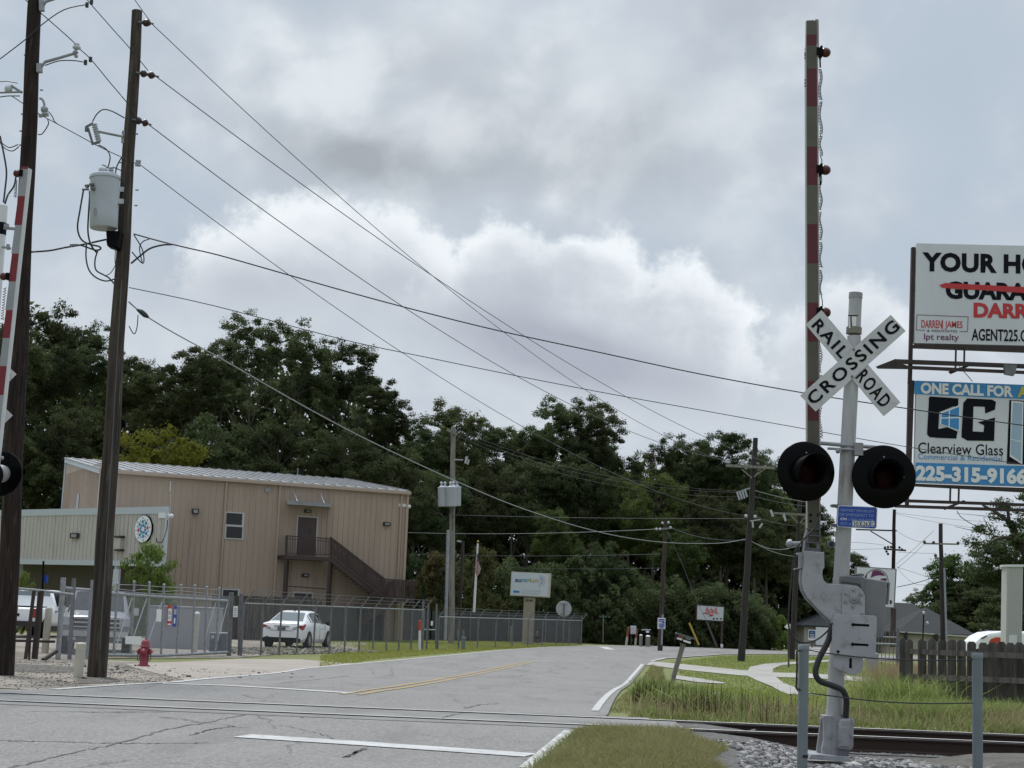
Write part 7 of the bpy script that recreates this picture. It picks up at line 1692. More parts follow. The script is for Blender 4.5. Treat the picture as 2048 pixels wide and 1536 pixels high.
sed = [(-.03, .36, .74, .78, .74, .70), (.02, .30, .90, .95, .83, .74), (.12, .26, .95, 1.01, .85, .74), (.55, .22, .97, 1.05, .865, .72), (1.30, .20, .985, 1.40, .865, .57), (1.75, .20, .975, 1.475, .865, .57), (2.35, .20, .955, 1.475, .865, .57), (2.75, .20, .94, 1.38, .865, .59), (3.40, .20, .92, .99, .865, .68), (3.95, .22, .84, .90, .85, .70), (4.30, .28, .70, .77, .76, .62), (4.40, .36, .58, .62, .66, .52)]
SEDAN_LOC = P(562, 1290, 61.5); SEDAN_LOC.z = -.37
car('sedan', 'white four door sedan seen from behind through the chain link fence', 'car', sed, 'carwhite', SEDAN_LOC, R(80),
    [(3, 'rear_window', .06, .98), (7, 'windscreen', .04, .95), (4, 'side', .25, 1.0), (5, 'side', .0, .86), (6, 'side', .0, 1.0), (7, 'side', .0, .55), (3, 'side', .82, .98)], (.88, 3.50), .315, sedan_extra)

def pickup_stations():
    return [(0, .50, 1.08, 1.12, .96, .90), (.06, .48, 1.16, 1.20, .99, .93), (1.95, .46, 1.18, 1.22, 1.0, .93), (1.99, .46, 1.20, 1.62, 1.0, .80), (2.15, .46, 1.20, 1.86, 1.0, .74), (2.9, .46, 1.19, 1.92, 1.0, .75), (3.6, .46, 1.18, 1.90, 1.0, .75), (4.35, .46, 1.17, 1.26, 1.0, .86), (5.3, .50, 1.10, 1.20, .99, .86), (5.62, .55, .98, 1.10, .95, .82), (5.70, .60, .85, .95, .90, .75)]
def pickup_extra_rear(root):
    for s in (-1, 1):
        t = MB(); t.box((.005, s * .90, .98), (.06, .14, .36)); t.build('tail_lamp', M['tail'], root)
        t = MB(); t.box((4.15, s * 1.10, 1.30), (.16, .22, .22)); t.build('mirror', M['blackm'], root)
        h = MB(); h.box((2.95, s * 1.012, 1.05), (.18, .03, .04)); h.box((2.05, s * 1.012, 1.05), (.18, .03, .04)); h.build('door_handle', M['blackm'], root)
    b = MB(); b.box((-.06, 0, .56), (.20, 1.86, .20)); b.build('bumper', M['steel_dark'], root)
    p = MB(); p.box((-.025, -.1, .90), (.02, .34, .10)); p.build('tailgate_handle', M['blackm'], root)
    g = MB(); g.box((1.0, 0, 1.235), (1.86, 1.62, .02)); g.build('bed_cover', M['blackm'], root)
q = P(22, 1270, 62.0)
car('pickup_truck', 'white pickup truck seen from behind, parked left of the gate', 'pickup truck', pickup_stations(), 'carwhite', Vector((q.x, q.y, -.37)), R(86),
    [(3, 'rear_window', .2, .95), (6, 'windscreen', .05, .95), (4, 'side', .15, 1.0), (5, 'side', .0, .95), (6, 'side', .0, .6)], (1.05, 4.75), .40, pickup_extra_rear, 'pickup trucks in the yard', .26)
def pickup_extra_front(root):
    f = MB(); f.box((5.70, 0, .95), (.08, 1.50, .05)); f.box((5.71, 0, .82), (.08, 1.50, .04)); f.box((5.70, 0, 1.08), (.08, 1.62, .05)); f.build('grille_bar', M['chrome'], root)
    f = MB(); f.box((5.68, 0, .93), (.06, 1.36, .36)); f.build('grille', M['blackm'], root)
    f = MB(); f.box((5.76, 0, .62), (.16, 1.90, .16)); f.build('bumper', M['chrome'], root)
    f = MB(); f.box((5.70, 0, .44), (.14, 1.6, .16)); f.build('lower_bumper', M['galv_dark'], root)
    for s in (-1, 1):
        t = MB(); t.box((5.66, s * .82, .98), (.10, .30, .24)); t.build('headlight', M['porcelain'], root)
        t = MB(); t.box((5.80, s * .66, .47), (.05, .22, .08)); t.build('fog_lamp', M['porcelain'], root)
        t = MB(); t.box((4.15, s * 1.10, 1.30), (.16, .22, .22)); t.build('mirror', M['chrome'], root)
qf = gp_(188, 1302, -1.6)
car('pickup_truck', 'silver pickup truck facing the road behind the brown pole and gate mesh', 'pickup truck', pickup_stations(), 'carsilver', Vector((qf.x - 1.28, qf.y + 5.55, -.37)), R(-77),
    [(3, 'rear_window', .2, .95), (6, 'windscreen', .05, .92), (4, 'side', .15, 1.0), (5, 'side', .0, .95), (6, 'side', .0, .6)], (1.05, 4.75), .40, pickup_extra_front, 'pickup trucks in the yard', .26)
q3 = gp_(-14, 1300, -1.0)
car('pickup_truck', 'dark vehicle mostly hidden behind the dark pole at the left edge, only its lamp showing', 'pickup truck', pickup_stations(), 'blackm', Vector((q3.x - 2.3, q3.y + 5.0, -.37)), R(-72),
    [(6, 'windscreen', .05, .92), (4, 'side', .15, 1.0), (5, 'side', .0, .95)], (1.05, 4.75), .40, pickup_extra_front, 'pickup trucks in the yard', .26)

# ================================================================== trees, shrubs, grass, stones
def leaf_cloud(r, C, N, S, up=0.35):
    """C: leaf centres, N: facing directions, S: sizes -> kite shaped leaves, two triangles as one quad"""
    n = len(C); a = r.normal(size=(n, 3)); a -= N * (a * N).sum(1, keepdims=True); a /= np.linalg.norm(a, axis=1, keepdims=True) + 1e-9
    b = np.cross(N, a); L = S[:, None] * .5; Wd = L * r.uniform(.35, .6, (n, 1))
    fold = N * (S[:, None] * r.uniform(-.12, .12, (n, 1)))
    V = np.stack([C - a * L, C + b * Wd + fold, C + a * L, C - b * Wd + fold], 1).reshape(-1, 3)
    return V, np.arange(4 * n).reshape(n, 4)
def crown_mesh(name, seed, rx, h, ncl, nleaf, lsize, ma, base=.0, shape='oak', gap=0.0):
    """a crown of leaf clusters grouped in a few big rounded boughs; its outline is uneven and open between boughs"""
    r = np.random.default_rng(seed); cs = []
    if shape == 'oak':
        lobes = [(r.uniform(-.1, .1) * rx, r.uniform(-.1, .1) * rx, .70 * h, rx * .56, h * .28), (r.uniform(-.25, .25) * rx, r.uniform(-.25, .25) * rx, .62 * h, rx * .60, h * .26)]
        for i in range(7):
            t = 2 * math.pi * (i + r.uniform(-.3, .3)) / 7 ; zz = r.uniform(.22, .74) * h; q = rx * r.uniform(.42, .62)
            lobes.append((math.cos(t) * q, math.sin(t) * q, zz, rx * r.uniform(.34, .50), h * r.uniform(.15, .23)))
        for i in range(3):
            t = r.uniform(0, 6.28); lobes.append((math.cos(t) * rx * .3, math.sin(t) * rx * .3, r.uniform(.12, .3) * h, rx * .5, h * .16))
        while len(cs) < ncl:
            lx, ly, lz, lr, lh = lobes[int(r.integers(0, len(lobes)))]
            d = r.normal(size=3); d /= np.linalg.norm(d); k = r.uniform(.15, .92) ** .4
            cs.append((lx + d[0] * lr * k, ly + d[1] * lr * k, lz + d[2] * lh * k))
    else:
        while len(cs) < ncl:
            u = r.uniform(.04, 1); prof = math.sqrt(max(0, 1 - (1.7 * u - .7) ** 2)) * .95 + .08; t = r.uniform(0, 2 * math.pi)
            prof *= .80 + .20 * math.sin(3 * t + seed) + .12 * math.sin(7 * u + seed * 2 + t); q = (r.uniform() ** .5) * prof
            cs.append((math.cos(t) * q * rx, math.sin(t) * q * rx, u * h))
    Cs = []; Ns = []; Ss = []
    for c in cs:
        cr = rx * r.uniform(.09, .18); k = int(nleaf * r.uniform(.6, 1.4))
        d = r.normal(size=(k, 3)); d /= np.linalg.norm(d, axis=1, keepdims=True); d[:, 2] = np.where(d[:, 2] < 0, d[:, 2] * .5, d[:, 2] * .8)
        rad = cr * r.uniform(.25, 1.0, (k, 1)) ** .5 * (1 + .25 * np.sin(d[:, :1] * 9 + d[:, 1:2] * 7))
        Cs.append(np.array(c) + d * rad); nn = d + r.normal(size=(k, 3)) * .7 + np.array([0, 0, .55]); Ns.append(nn / np.linalg.norm(nn, axis=1, keepdims=True)); Ss.append(lsize * r.uniform(.5, 1.45, k))
    k = ncl * 5; idx_ = r.integers(0, ncl, k); d = r.normal(size=(k, 3)); d /= np.linalg.norm(d, axis=1, keepdims=True)
    Cs.append(np.array(cs)[idx_] + d * rx * .20); Ns.append(d); Ss.append(lsize * r.uniform(.6, 1.1, k))
    V, q = leaf_cloud(r, np.concatenate(Cs), np.concatenate(Ns), np.concatenate(Ss))
    return np_mesh(name, V, q, ma)
def trunk_mesh(name, seed, rx, h, r0, ma):
    r = random.Random(seed); m_ = MB()
    p = [Vector((0, 0, -.3))]; 
    for i in range(1, 8): p.append(Vector((r.uniform(-.12, .12) * i * .3, r.uniform(-.12, .12) * i * .3, h * .85 * i / 7)))
    m_.tube(p, [r0 * (1.25 if i == 0 else 1 - .11 * i) for i in range(8)], 9)
    for k in range(9):
        i = r.randint(2, 6); a = p[i]; t = r.uniform(0, 6.28); L = rx * r.uniform(.45, .85); b = a + Vector((math.cos(t) * L, math.sin(t) * L, h * r.uniform(.06, .2)))
        mid = (a + b) / 2 + Vector((0, 0, h * .03)); rr = r0 * (1 - .11 * i) * .5; m_.tube([a, mid, b], [rr, rr * .65, rr * .25], 6)
        for _ in range(2):
            c = mid + Vector((r.uniform(-1, 1), r.uniform(-1, 1), r.uniform(.2, 1))) * rx * .3; m_.tube([mid, c], [rr * .4, rr * .12], 5)
    me = bpy.data.meshes.new(name); me.from_pydata([tuple(v) for v in m_.v], [], m_.f); me.polygons.foreach_set('use_smooth', [True] * len(m_.f)); me.materials.append(ma); return me
H0, RX0 = 11.0, 5.5
OAK = [crown_mesh('crown', 10 + i, RX0, H0, 200, 165, .27, M['leaf']) for i in range(5)]
AIRY = [crown_mesh('crown', 30 + i, RX0, H0, 125, 150, .27, M['leaf']) for i in range(2)]
GRN = [crown_mesh('crown', 40 + i, RX0, H0, 165, 165, .27, M['leaf_green']) for i in range(2)]
YEL = [crown_mesh('crown', 50, RX0, H0, 150, 165, .27, M['leaf_yellow'])]
OLV = [crown_mesh('crown', 60 + i, 2.6, 4.2, 70, 200, .18, M['leaf_olive'], .02, 'ball') for i in range(2)]
DRK = [crown_mesh('crown', 65 + i, 2.6, 4.2, 65, 180, .20, M['leaf'], .02, 'ball') for i in range(2)]
BRT = [crown_mesh('crown', 70, 2.0, 3.0, 70, 190, .11, M['leaf_bright'], .02, 'ball')]
NEAR = [crown_mesh('crown', 80, 4.0, 8.0, 150, 230, .17, M['leaf'])]
TR = [trunk_mesh('trunk', i, RX0, 16.0, .32, M['bark']) for i in range(3)]
rt_ = random.Random(5)
def tree(label, px, top, wpx, Y, protos, h0=H0, rx0=RX0, cat='tree', name='tree', group=None, base_z=None, trunk=True, k=None):
    t = P(px, top, Y); gz = float(zground(t.x, Y)) if base_z is None else base_z
    root = thing(name, label, cat, (t.x, Y, gz), group)
    i = rt_.randrange(100) if k is None else k
    c = bpy.data.objects.new('crown', protos[i % len(protos)]); COL.objects.link(c); c.parent = root
    hh = (t.z - gz) / (.985 if h0 == H0 else 1.0); rx = wpx * Y / 3080 / 2
    if trunk and rx0 == RX0:
        rx *= 1.30; ch = min(hh * .92, rx * 2.0 * rt_.uniform(.88, 1.12)); c.location.z = hh - ch      # crown sits on top of the trunk
        c.scale = (rx / rx0, rx / rx0 * rt_.uniform(.9, 1.1), ch / h0)
    else: c.scale = (rx / rx0, rx / rx0 * rt_.uniform(.85, 1.15), hh / h0)
    c.rotation_euler = (0, 0, rt_.uniform(0, 6.28))
    if trunk:
        k_ = bpy.data.objects.new('trunk', TR[i % 3]); COL.objects.link(k_); k_.parent = root; k_.scale = (min(1.3, rx / rx0), min(1.3, rx / rx0), hh / 16.0); k_.rotation_euler = (0, 0, rt_.uniform(0, 6.28))
    return root
GT = 'tall trees behind the buildings'
TT = [  # px, top, width, depth, prototypes, label
 (22, 636, 150, 106, OAK, 'tall dark tree at the far left behind the tall dark pole'), (92, 606, 165, 113, OAK, 'tallest dark tree at the left, right of the dark pole, above the annex'), (178, 650, 130, 118, OAK, 'dark tree just left of the brown transformer pole'),
 (262, 706, 105, 124, OAK, 'dark tree crown just right of the brown transformer pole'), (330, 735, 120, 118, OAK, 'low shouldered dark tree above the roof, left of the big group'), (392, 690, 130, 112, OAK, 'dark tree with a rounded crown left of the highest peak over the roof'),
 (452, 668, 110, 116, OAK, 'dark tree against the left side of the highest peak over the roof'), (512, 625, 118, 109, AIRY, 'highest tree peak over the middle of the tan roof, with sky holes'), (612, 642, 140, 111, AIRY, 'broad tree right of the highest peak, with sky showing through'),
 (702, 682, 120, 114, OAK, 'tree on the right shoulder of the group above the tan roof'), (782, 765, 110, 110, OAK, 'lower dark tree at the right end of the tan roof'), (838, 842, 100, 118, OAK, 'small crowned tree in the dip right of the tan roof'),
 (902, 802, 130, 122, OAK, 'pointed dark tree behind the transformer cluster pole'), (968, 840, 100, 126, OAK, 'dark tree right behind the transformer cluster pole, slightly lower'), (1030, 866, 100, 128, OAK, 'low dark tree in the notch left of the bushy clump'),
 (1108, 796, 110, 129, OAK, 'left half of the bushy round clump that stands above the wood'), (1186, 790, 120, 130, OAK, 'right half of the bushy round clump that stands above the wood'), (1262, 905, 90, 128, OAK, 'low tree in the gap right of the bushy clump'),
 (1330, 866, 100, 130, AIRY, 'airy tree left of the black pole, sky showing through its crown'), (1392, 872, 100, 128, AIRY, 'airy tree between the loose crown and the rounded top'), (1446, 856, 105, 128, OAK, 'tree with a rounded top just left of the black pole'),
 (1512, 893, 90, 126, OAK, 'tree right behind the black pole crossarm'), (1568, 915, 100, 141, OAK, 'dark tree behind the left black flasher'), (1622, 990, 100, 142, OAK, 'lower dark tree behind the raised gate arm')]
for px, top, w_, Y, pr, lab in TT: tree(lab, px, top, w_, Y, pr, group=GT)
G4 = 'lower trees along the edge of the wood'
for px, top, w_, Y, pr, lab in [
 (130, 800, 170, 104, OAK, 'dark lower tree above the left part of the annex'), (285, 842, 190, 91.5, YEL, 'yellow green tree showing right of the brown pole above the roof'), (50, 860, 120, 102, OAK, 'dark lower tree by the dark pole, behind the annex'),
 (430, 820, 170, 104, OAK, 'dark lower tree rising right behind the tan roof, left'), (560, 830, 180, 104, OAK, 'dark lower tree rising right behind the middle of the tan roof'), (690, 850, 150, 103, OAK, 'dark lower tree rising behind the right half of the tan roof'),
 (800, 900, 130, 104, OAK, 'dark lower tree at the right corner of the tan building'), (870, 930, 130, 107, OAK, 'dark lower tree left of the transformer cluster'), (960, 915, 150, 110, OAK, 'dark grey green tree right of the transformer cluster'),
 (1060, 905, 150, 112, OAK, 'dark tree above the white company sign'), (1160, 910, 150, 113, OAK, 'dark tree under the bushy clump'), (1120, 1010, 110, 106, GRN, 'fresh green young tree above and right of the white company sign'),
 (1240, 940, 130, 113, GRN, 'green tree left of the thin pole'), (1310, 935, 130, 110, GRN, 'brightest green tree, behind the thin pole'), (1385, 985, 130, 112, OAK, 'dark tree above the script sign'), (1360, 1060, 90, 104, GRN, 'green branches reaching right of the thin pole'),
 (1455, 985, 120, 113, OAK, 'dark tree left of the black pole, above the script sign'), (1535, 1010, 120, 112, OAK, 'dark tree right of the black pole'), (1600, 1070, 100, 140, OAK, 'dark tree behind the gate support plate'), (1215, 1075, 120, 103, OAK, 'dark low tree over the undergrowth left of the thin pole')]:
    tree(lab, px, top, w_, Y, pr, group=G4)
for px, top, w_, Y, pr, lab in [
 (872, 1112, 120, 97, OLV, 'olive brown shrub left of the transformer cluster pole'), (965, 1104, 130, 97, OLV, 'big olive brown rounded shrub behind the flagpole'), (1045, 1160, 90, 98, DRK, 'dark shrub behind the tan pillar'), (1105, 1165, 90, 98, DRK, 'dark shrub behind the round sign'),
 (1180, 1205, 60, 98, DRK, 'small dark shrub right of the fence end'), (1232, 1222, 60, 98, DRK, 'low dark shrub at the street sign'), (1150, 1120, 110, 101, DRK, 'tall dark bush above the round sign'), (1560, 1235, 60, 100, BRT, 'light green bush beside the pole behind the gate'), (1340, 1200, 120, 101, DRK, 'dark bush behind the white and blue notice'), (1470, 1190, 120, 101, DRK, 'dark bush right of the script sign'), (1410, 1170, 120, 102, DRK, 'dark bush behind the script sign')]:
    p0 = pr[0] is BRT[0]
    tree(lab, px, top, w_, Y, pr, 3.0 if p0 else 4.2, 2.0 if p0 else 2.6, 'shrub', 'shrub', 'shrubs at the wood edge', trunk=False)
tree('light green bush in front of the pale annex, right of the brown pole', 300, 1100, 156, 62, BRT, 3.0, 2.0, 'shrub', 'shrub', None, trunk=False)
tree('small yellow green bush behind the white pickup truck', 48, 1152, 56, 66, BRT, 3.0, 2.0, 'shrub', 'shrub', None, trunk=False)
GR = 'trees on the right beyond the house'
for px, top, w_, Y, pr, lab in [(1932, 1092, 160, 150, GRN, 'broad green tree behind the plain crossarm pole'), (1998, 1110, 160, 148, OAK, 'dark green tree left of the white column'), (2060, 1100, 160, 147, OAK, 'dark tree behind the white column'), (1885, 1150, 80, 152, OAK, 'narrow dark tree left of the plain crossarm pole'),
 (1702, 1098, 70, 140, OAK, 'tree showing right beside the grey signal mast'), (1655, 1080, 80, 136, OAK, 'tree between the gate arm and the mast'), (1833, 1176, 50, 170, AIRY, 'small far tree above the ridge of the grey roof'), (1800, 1210, 50, 175, AIRY, 'tiny far tree left of the roof ridge'), (1770, 1205, 60, 175, GRN, 'far tree low behind the white and purple sign'), (1940, 1160, 190, 146, OAK, 'dark lower tree right above the hip roof'), (2030, 1165, 170, 138, OAK, 'dark lower tree behind the van')]:
    tree(lab, px, top, w_, Y, pr, group=GR)
tn = tree('large dark tree with bare twisted limbs at the right edge, below the billboard', 2062, 962, 290, 72, NEAR, 8.0, 4.0, 'tree', 'tree', None, trunk=True)
for ch_ in tn.children:
    if ch_.name.startswith('crown'): ch_.location.z = 3.0; ch_.scale.z *= .66
m_ = MB()
for L in ([(2060, 1180), (2052, 1120), (2038, 1085), (2010, 1075), (1990, 1080), (1975, 1090)], [(2052, 1120), (2030, 1060), (2000, 1030), (1965, 1010)], [(2058, 1150), (2030, 1120), (2005, 1112)], [(2038, 1085), (2020, 1050), (2015, 1010)], [(2070, 1330), (2064, 1250), (2060, 1180)]):
    w3 = wirepts(L, (71.5, 71.0), 4); m_.mark().tube(w3, [.12 * (1 - .8 * i / len(w3)) + .02 for i in range(len(w3))], 7)
m_.build('limb', M['bark'], tn)

# the wood's mass behind the separate trees, and the undergrowth at its foot
r8 = np.random.default_rng(88)
def mass(name, label, n, xs, hs, y0, y1, size, ma, zmin=0.0, pw=.8):
    n0 = n * 3; x = r8.uniform(xs[0], xs[-1], n0); top = np.interp(x, xs, hs) * (1 + .05 * np.sin(x * .9) + .06 * np.sin(x * 2.3 + 1) + .04 * np.sin(x * 4.1)); y = r8.uniform(y0, y1, n0)
    z = zmin + (top - zmin) * r8.uniform(0, 1, n0) ** pw
    # gather the leaves into bulging clumps with dark hollows between them
    f = np.sin(x * 2.1 + 1.3 * np.sin(z * 1.1)) * np.cos(z * 1.9 + .8 * np.sin(x * 1.3)) + .5 * np.sin(x * 5.3 + z * 4.1); k = (y - y0) / (y1 - y0) * 2.6 > .9 - f * .8
    x, y, z = x[k][:n], y[k][:n], z[k][:n]; n = len(x); C = np.stack([x, y, z + np.array(zp(y))], 1)
    N = r8.normal(size=(n, 3)) + np.array([0, -.5, .4]); N /= np.linalg.norm(N, axis=1, keepdims=True)
    V, q = leaf_cloud(r8, C, N, size * r8.uniform(.6, 1.4, n)); o = np_obj(name, np_mesh(name, V, q, ma)); tag(o, label, None, None, 'stuff'); return o
px_ = [-60, 100, 250, 330, 510, 650, 760, 850, 900, 1000, 1110, 1190, 1262, 1400, 1500, 1620, 1700]
ty_ = [700, 690, 770, 790, 720, 730, 850, 900, 880, 920, 880, 880, 960, 930, 950, 1050, 1130]
mx = [P(a, 800, 131).x for a in px_]; mh = [P(a, b - 18, 131).z for a, b in zip(px_, ty_)]
mass('woodland', 'dark mass of leaves deep in the wood behind the separate trees', 150000, mx, mh, 127, 138, .62, M['leaf'])
ux_ = [-36, -20, -6, 0, 6, 12, 16, 17.8]; uh = [5, 5, 5, 5, 4.5, 4.2, 3.6, 2.6]
mass('undergrowth', 'dark undergrowth at the foot of the wood', 75000, ux_, uh, 98.5, 106, .25, M['leaf'], 0, 1.0)
mass('vines', 'green creepers and saplings along the wood edge beyond the bend', 16000, [5.5, 9, 13, 15.5, 17.6], [2.6, 3.4, 4.2, 3.2, 2.0], 98.5, 101, .22, M['leaf'], 0, 1.3)

# grass blades
def blades(name, label, XY, H, Wd, ma, lean=.5, zf=None):
    n = len(XY); x, y = XY[:, 0], XY[:, 1]; z = zground(x, y) if zf is None else zf(x, y)
    t = r8.uniform(0, 2 * np.pi, n); d = np.stack([np.cos(t), np.sin(t), np.zeros(n)], 1); s = np.stack([-np.sin(t), np.cos(t), np.zeros(n)], 1)
    t2 = r8.uniform(0, 2 * np.pi, n); s = np.stack([np.cos(t2), np.sin(t2), np.zeros(n)], 1)
    b = np.stack([x, y, z - .01], 1); ln = (H * lean * r8.uniform(.1, 1.0, n))[:, None]
    m1 = b + d * ln * .35 + np.array([0, 0, 1]) * (H * .6)[:, None]; tp = b + d * ln + np.array([0, 0, 1]) * (H * r8.uniform(.8, 1.0, n))[:, None]; w_ = (Wd * r8.uniform(.6, 1.3, n))[:, None] * .5
    V = np.stack([b - s * w_, b + s * w_, m1 + s * w_ * .8, m1 - s * w_ * .8, tp + s * w_ * .12, tp - s * w_ * .12], 1).reshape(-1, 3)
    k = np.arange(n)[:, None] * 6; q = np.concatenate([k + np.array([[0, 1, 2, 3]]), k + np.array([[3, 2, 4, 5]])], 0)
    o = np_obj(name, np_mesh(name, V, q, ma)); tag(o, label, None, None, 'stuff'); return o
def inpoly(pts_, poly):
    x, y = pts_[:, 0], pts_[:, 1]; ins = np.zeros(len(pts_), bool); j = len(poly) - 1
    for i in range(len(poly)):
        xi, yi = poly[i]; xj, yj = poly[j]
        c = ((yi > y) != (yj > y)) & (x < (xj - xi) * (y - yi) / (yj - yi + 1e-12) + xi); ins ^= c; j = i
    return ins
def scatter(poly, n, clump=0.0):
    a = np.array(poly); lo, hi = a.min(0), a.max(0); out = []
    while sum(map(len, out)) < n:
        p = r8.uniform(lo, hi, (n * 2, 2)); p = p[inpoly(p, poly)]
        if clump:
            f = .5 + .5 * np.sin(p[:, 0] * 3.1 + 2 * np.sin(p[:, 1] * 1.7)) * np.cos(p[:, 1] * 2.3 + p[:, 0]); p = p[r8.uniform(0, 1, len(p)) < (1 - clump) + clump * f]
        out.append(p)
    return np.concatenate(out)[:n]
verge = [(-.25, 11.5), (.33, 13.3), (.78, 16.6), (1.0, 18.3), (1.5, 18.95), (2.3, 18.9), (2.05, 17.8), (2.35, 16.2), (2.0, 14.8), (1.95, 11.5)]
p = scatter(verge, 36000, .25); h = r8.uniform(.04, .12, len(p)) * (1 + .5 * (r8.uniform(0, 1, len(p)) < .04))
blades('grass_verge', 'short rough yellowish grass verge between the road edge and the ballast', p, h, .010, M['grass'], 1.6)
p = scatter([(-.35, 11.5), (.22, 13.3), (.66, 16.6), (.88, 18.2), (1.05, 18.2), (.80, 16.6), (.36, 13.3), (-.2, 11.5)], 2600, .8); blades('grass_verge', 'ragged grass creeping over the road edge line', p, r8.uniform(.04, .11, len(p)), .010, M['grass'], 1.7)
p = scatter(verge, 2600, .4); blades('dry_grass', 'dry straw stalks in the short grass verge', p, r8.uniform(.06, .17, len(p)), .006, M['straw'], .8)
track = [(1.75, 21.3), (12, 20.9), (12, 24.0), (6, 24), (4.6, 23.2), (2.2, 23.4)]
p = scatter(track, 13000, .95); hh = np.clip(.03 + .17 * r8.uniform(0, 1, len(p)) ** 2 + .10 * np.sin(p[:, 0] * 1.3) * np.cos(p[:, 1] * 1.1), .05, .40) * np.interp(p[:, 0], [2, 2.9, 3.5, 4.8, 6], [1.0, .9, .5, .65, 1.0])
blades('tall_weeds', 'tall rough weeds and grass growing along the far side of the track', p, hh, .018, M['weed'], 1.5)
p = scatter(track, 9000, .9); blades('rough_grass', 'dull rough grass between the tall weeds beyond the track', p, r8.uniform(.05, .22, len(p)), .013, M['grass'], 1.5)
side = gpl([(1303, 1331), (1252, 1384), (1220, 1424), (1330, 1430), (1420, 1426), (1385, 1408), (1335, 1378), (1325, 1338)])
p = scatter(side, 12000, .5); blades('roadside_grass', 'uneven roadside grass below the leaning mailbox', p, r8.uniform(.03, .13, len(p)) * (.5 + .8 * sst(0.0, 1.2, p[:, 0] - np.interp(p[:, 1], [21, 33, 55], [1.5, 2.6, 4.8]))), .014, M['grass'], 1.4)
def clump(px, py, r_, n): 
    c = G(px, py); a = r8.normal(size=(n, 2)) * r_; return np.array([c.x, c.y]) + a
def offroad(p): return p[p[:, 0] > np.interp(p[:, 1], [21, 23, 33, 55], [1.75, 1.95, 2.75, 4.95])]
p = np.concatenate([clump(1330, 1392, .35, 900), clump(1385, 1400, .4, 1100), clump(1410, 1420, .4, 1000), clump(1300, 1402, .3, 500), clump(1450, 1425, .5, 900), clump(1560, 1432, .5, 1000), clump(1620, 1440, .4, 900)]); p = offroad(p)
blades('bright_weeds', 'bright green leafy weeds around the leaning mailbox post', p, r8.uniform(.10, .45, len(p)) * np.interp(p[:, 0], [2.6, 3.3, 3.9], [1.0, .85, .45]), .026, M['weed'], 1.2)
p = np.concatenate([clump(1320, 1410, .5, 260), clump(1400, 1430, .5, 240), clump(1470, 1430, .6, 220), clump(1285, 1405, .3, 130)]); p = offroad(p)
blades('weed_stems', 'dark upright dry weed stems by the leaning mailbox', p, r8.uniform(.15, .55, len(p)), .009, M['stem'], .2)
p = np.concatenate([clump(1850, 1408, .35, 1700), clump(1805, 1425, .35, 1300), clump(1900, 1440, .3, 1000), clump(1960, 1446, .3, 900), clump(2020, 1440, .35, 1200), clump(1760, 1440, .3, 700), clump(1870, 1446, .3, 900)])
blades('tall_weeds', 'arching green and straw grass clumps in front of the picket fence', p, np.where(np.arange(len(p)) < 3000, r8.uniform(.25, .75, len(p)), r8.uniform(.12, .42, len(p))), .018, M['weed'], 1.3)
p = np.concatenate([clump(1835, 1398, .32, 3200), clump(1795, 1412, .35, 1600), clump(1900, 1400, .5, 900)])
p = np.concatenate([p, scatter(track, 3500, .7)])
blades('dry_grass', 'tall dry seed heads in front of the picket fence', p, np.where(np.arange(len(p)) < len(p) - 3500, r8.uniform(.45, 1.0, len(p)), r8.uniform(.1, .42, len(p))), .010, M['straw'], .8)
lawn = gpl([(1335, 1326), (1440, 1312), (1570, 1310), (1700, 1318), (1800, 1330), (2048, 1340), (2048, 1400), (1700, 1420), (1440, 1412), (1380, 1365)])
SLAB = [gpl([(1343, 1349), (1395, 1356), (1452, 1365), (1446, 1370), (1395, 1367), (1348, 1360)]), gpl([(1400, 1382), (1442, 1385), (1450, 1393), (1408, 1391)])]
PATHS = SLAB + [gpl([(1296, 1321), (1370, 1328), (1480, 1339), (1545, 1344), (1640, 1347), (1760, 1356), (1760, 1367), (1640, 1358), (1545, 1355), (1480, 1352), (1370, 1341), (1285, 1330)]), gpl([(1494, 1346), (1500, 1333), (1530, 1327), (1600, 1322), (1700, 1317), (1700, 1322), (1602, 1328), (1562, 1332), (1548, 1338), (1550, 1351)]),
         gpl([(1494, 1351), (1515, 1363), (1545, 1375), (1575, 1390), (1642, 1393), (1590, 1374), (1567, 1366), (1552, 1352)])]
p = scatter(lawn, 60000, .2)
for q_ in PATHS: p = p[~inpoly(p, q_)]
blades('lawn_grass', 'mown green lawn around the curved concrete path', p, r8.uniform(.03, .09, len(p)) * (1 + .3 * (p[:, 1] < 40)), .020, M['lawn_blade'], 1.5)
left = gpl([(640, 1334), (760, 1318), (890, 1307), (1000, 1298), (1150, 1291), (1160, 1288), (1000, 1283), (860, 1286), (700, 1292), (735, 1300), (640, 1312)])
p = scatter(left, 26000, .3); blades('lawn_grass', 'bright mown grass strip between the road and the chain link fence', p, r8.uniform(.04, .11, len(p)), .026, M['lawn_blade'], 1.5)
p = scatter([(-9, 54), (-3, 67), (5, 92), (3, 97), (-6, 92), (-10, 74)], 16000, .3); blades('lawn_grass', 'mown grass inside the fenced yard', p, r8.uniform(.04, .09, len(p)), .03, M['lawn_blade'], 1.5)

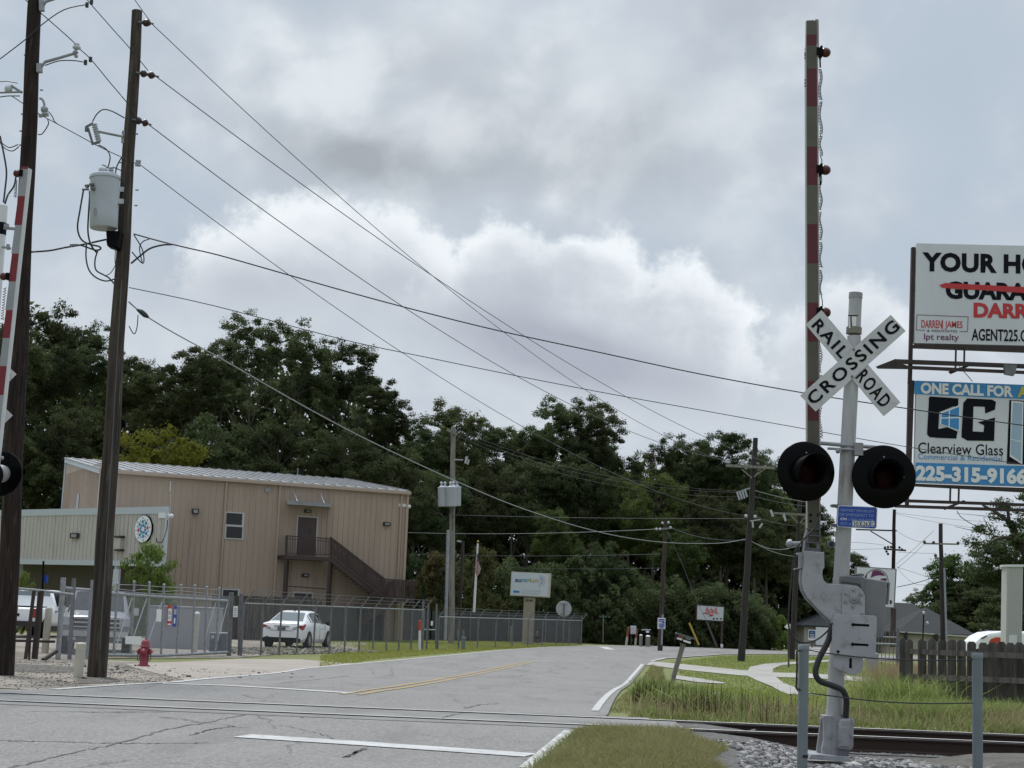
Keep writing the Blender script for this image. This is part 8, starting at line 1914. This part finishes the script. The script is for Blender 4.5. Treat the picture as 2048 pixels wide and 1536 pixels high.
# broken stone
def stones(name, label, XY, S, ma, zf):
    n = len(XY); base = np.array([(-1, -1, -1), (1, -1, -1), (1, 1, -1), (-1, 1, -1), (-1, -1, 1), (1, -1, 1), (1, 1, 1), (-1, 1, 1)], float) * .5
    v = base[None] * r8.uniform(.55, 1.25, (n, 1, 3)) + r8.uniform(-.22, .22, (n, 8, 3))
    a, b, c = (r8.uniform(0, 6.28, n) for _ in range(3)); ca, sa, cb_, sb2 = np.cos(a), np.sin(a), np.cos(b * .35), np.sin(b * .35); Z = np.zeros(n); O = np.ones(n)
    Rz = np.stack([np.stack([ca, -sa, Z], -1), np.stack([sa, ca, Z], -1), np.stack([Z, Z, O], -1)], 1); Rx = np.stack([np.stack([O, Z, Z], -1), np.stack([Z, cb_, -sb2], -1), np.stack([Z, sb2, cb_], -1)], 1)
    v = np.einsum('nij,nkj->nki', Rz @ Rx, v) * S[:, None, None]; v[..., 2] *= .8
    v += np.concatenate([XY, (zf(XY[:, 0], XY[:, 1]) + S * .18)[:, None]], 1)[:, None]
    f = np.array([(0, 3, 2, 1), (4, 5, 6, 7), (0, 1, 5, 4), (1, 2, 6, 5), (2, 3, 7, 6), (3, 0, 4, 7)]); q = (np.arange(n)[:, None, None] * 8 + f[None]).reshape(-1, 4)
    o = np_obj(name, np_mesh(name, v.reshape(-1, 3), q, ma)); tag(o, label, None, None, 'stuff'); return o
def stonemat(name, c1, c2, c3):
    ma = bpy.data.materials.new(name); ma.use_nodes = True; nt = ma.node_tree; X.nt = nt; b = nt.nodes['Principled BSDF']
    g = nt.nodes.new('ShaderNodeNewGeometry'); i = X(g.outputs['Random Per Island']); c = nmix(i.sstep(.2, .8), c1, c2); c = nmix(X.m('GREATER_THAN', X.m('FRACT', i * 17.3), .82), c, c3)
    nt.links.new(c.s, b.inputs['Base Color']); b.inputs['Roughness'].default_value = .9; return ma
M['stone'] = stonemat('ballast_stone', (.13, .128, .128), (.34, .335, .33), (.07, .065, .065)); M['pebble'] = stonemat('pale_pebbles', (.16, .145, .125), (.33, .305, .27), (.08, .072, .065))
zs = lambda x, y: np.asarray(zground(x, y)) + .006
p = scatter([(1.95, 12.5), (2.5, 16.3), (2.35, 17.2), (3.2, 18.4), (8.5, 18.1), (8.5, 12.5)], 15000); p = p[(np.hypot((p[:, 0] - dc.x - .75) / 1.45, (p[:, 1] - 17.3) / 1.9) > 1) & ~((abs(p[:, 0] - cf.x) < .30) & (abs(p[:, 1] - 15.5) < .31))]
stones('ballast_stones', 'grey broken ballast stones beside the track', p, r8.uniform(.018, .062, len(p)), M['stone'], zs)
p = scatter([(3.2, 19.4), (9, 19.1), (9, 20.2), (3.2, 20.5)], 1800); stones('ballast_stones', 'grey broken ballast stones between the rails', p, r8.uniform(.03, .07, len(p)), M['stone'], zs)
p = scatter([(-9.5, 22.2), (-6.6, 22.5), (-5.4, 26.5), (-3.4, 37), (-6, 40), (-14, 43), (-12, 30)], 4500, .85); stones('gravel', 'loose pale gravel on the verge around the left hand poles', p, r8.uniform(.008, .026, len(p)) * (1 + 1.6 * (r8.uniform(0, 1, len(p)) < .03)), M['pebble'], lambda x, y: zp(y) - .004)
p = scatter([(-9, 52), (-7.5, 54), (-4.5, 61), (-8, 66), (-11, 58)], 1500, .5); stones('gravel', 'loose gravel around the white sedan', p, r8.uniform(.03, .09, len(p)), M['pebble'], lambda x, y: zp(y))
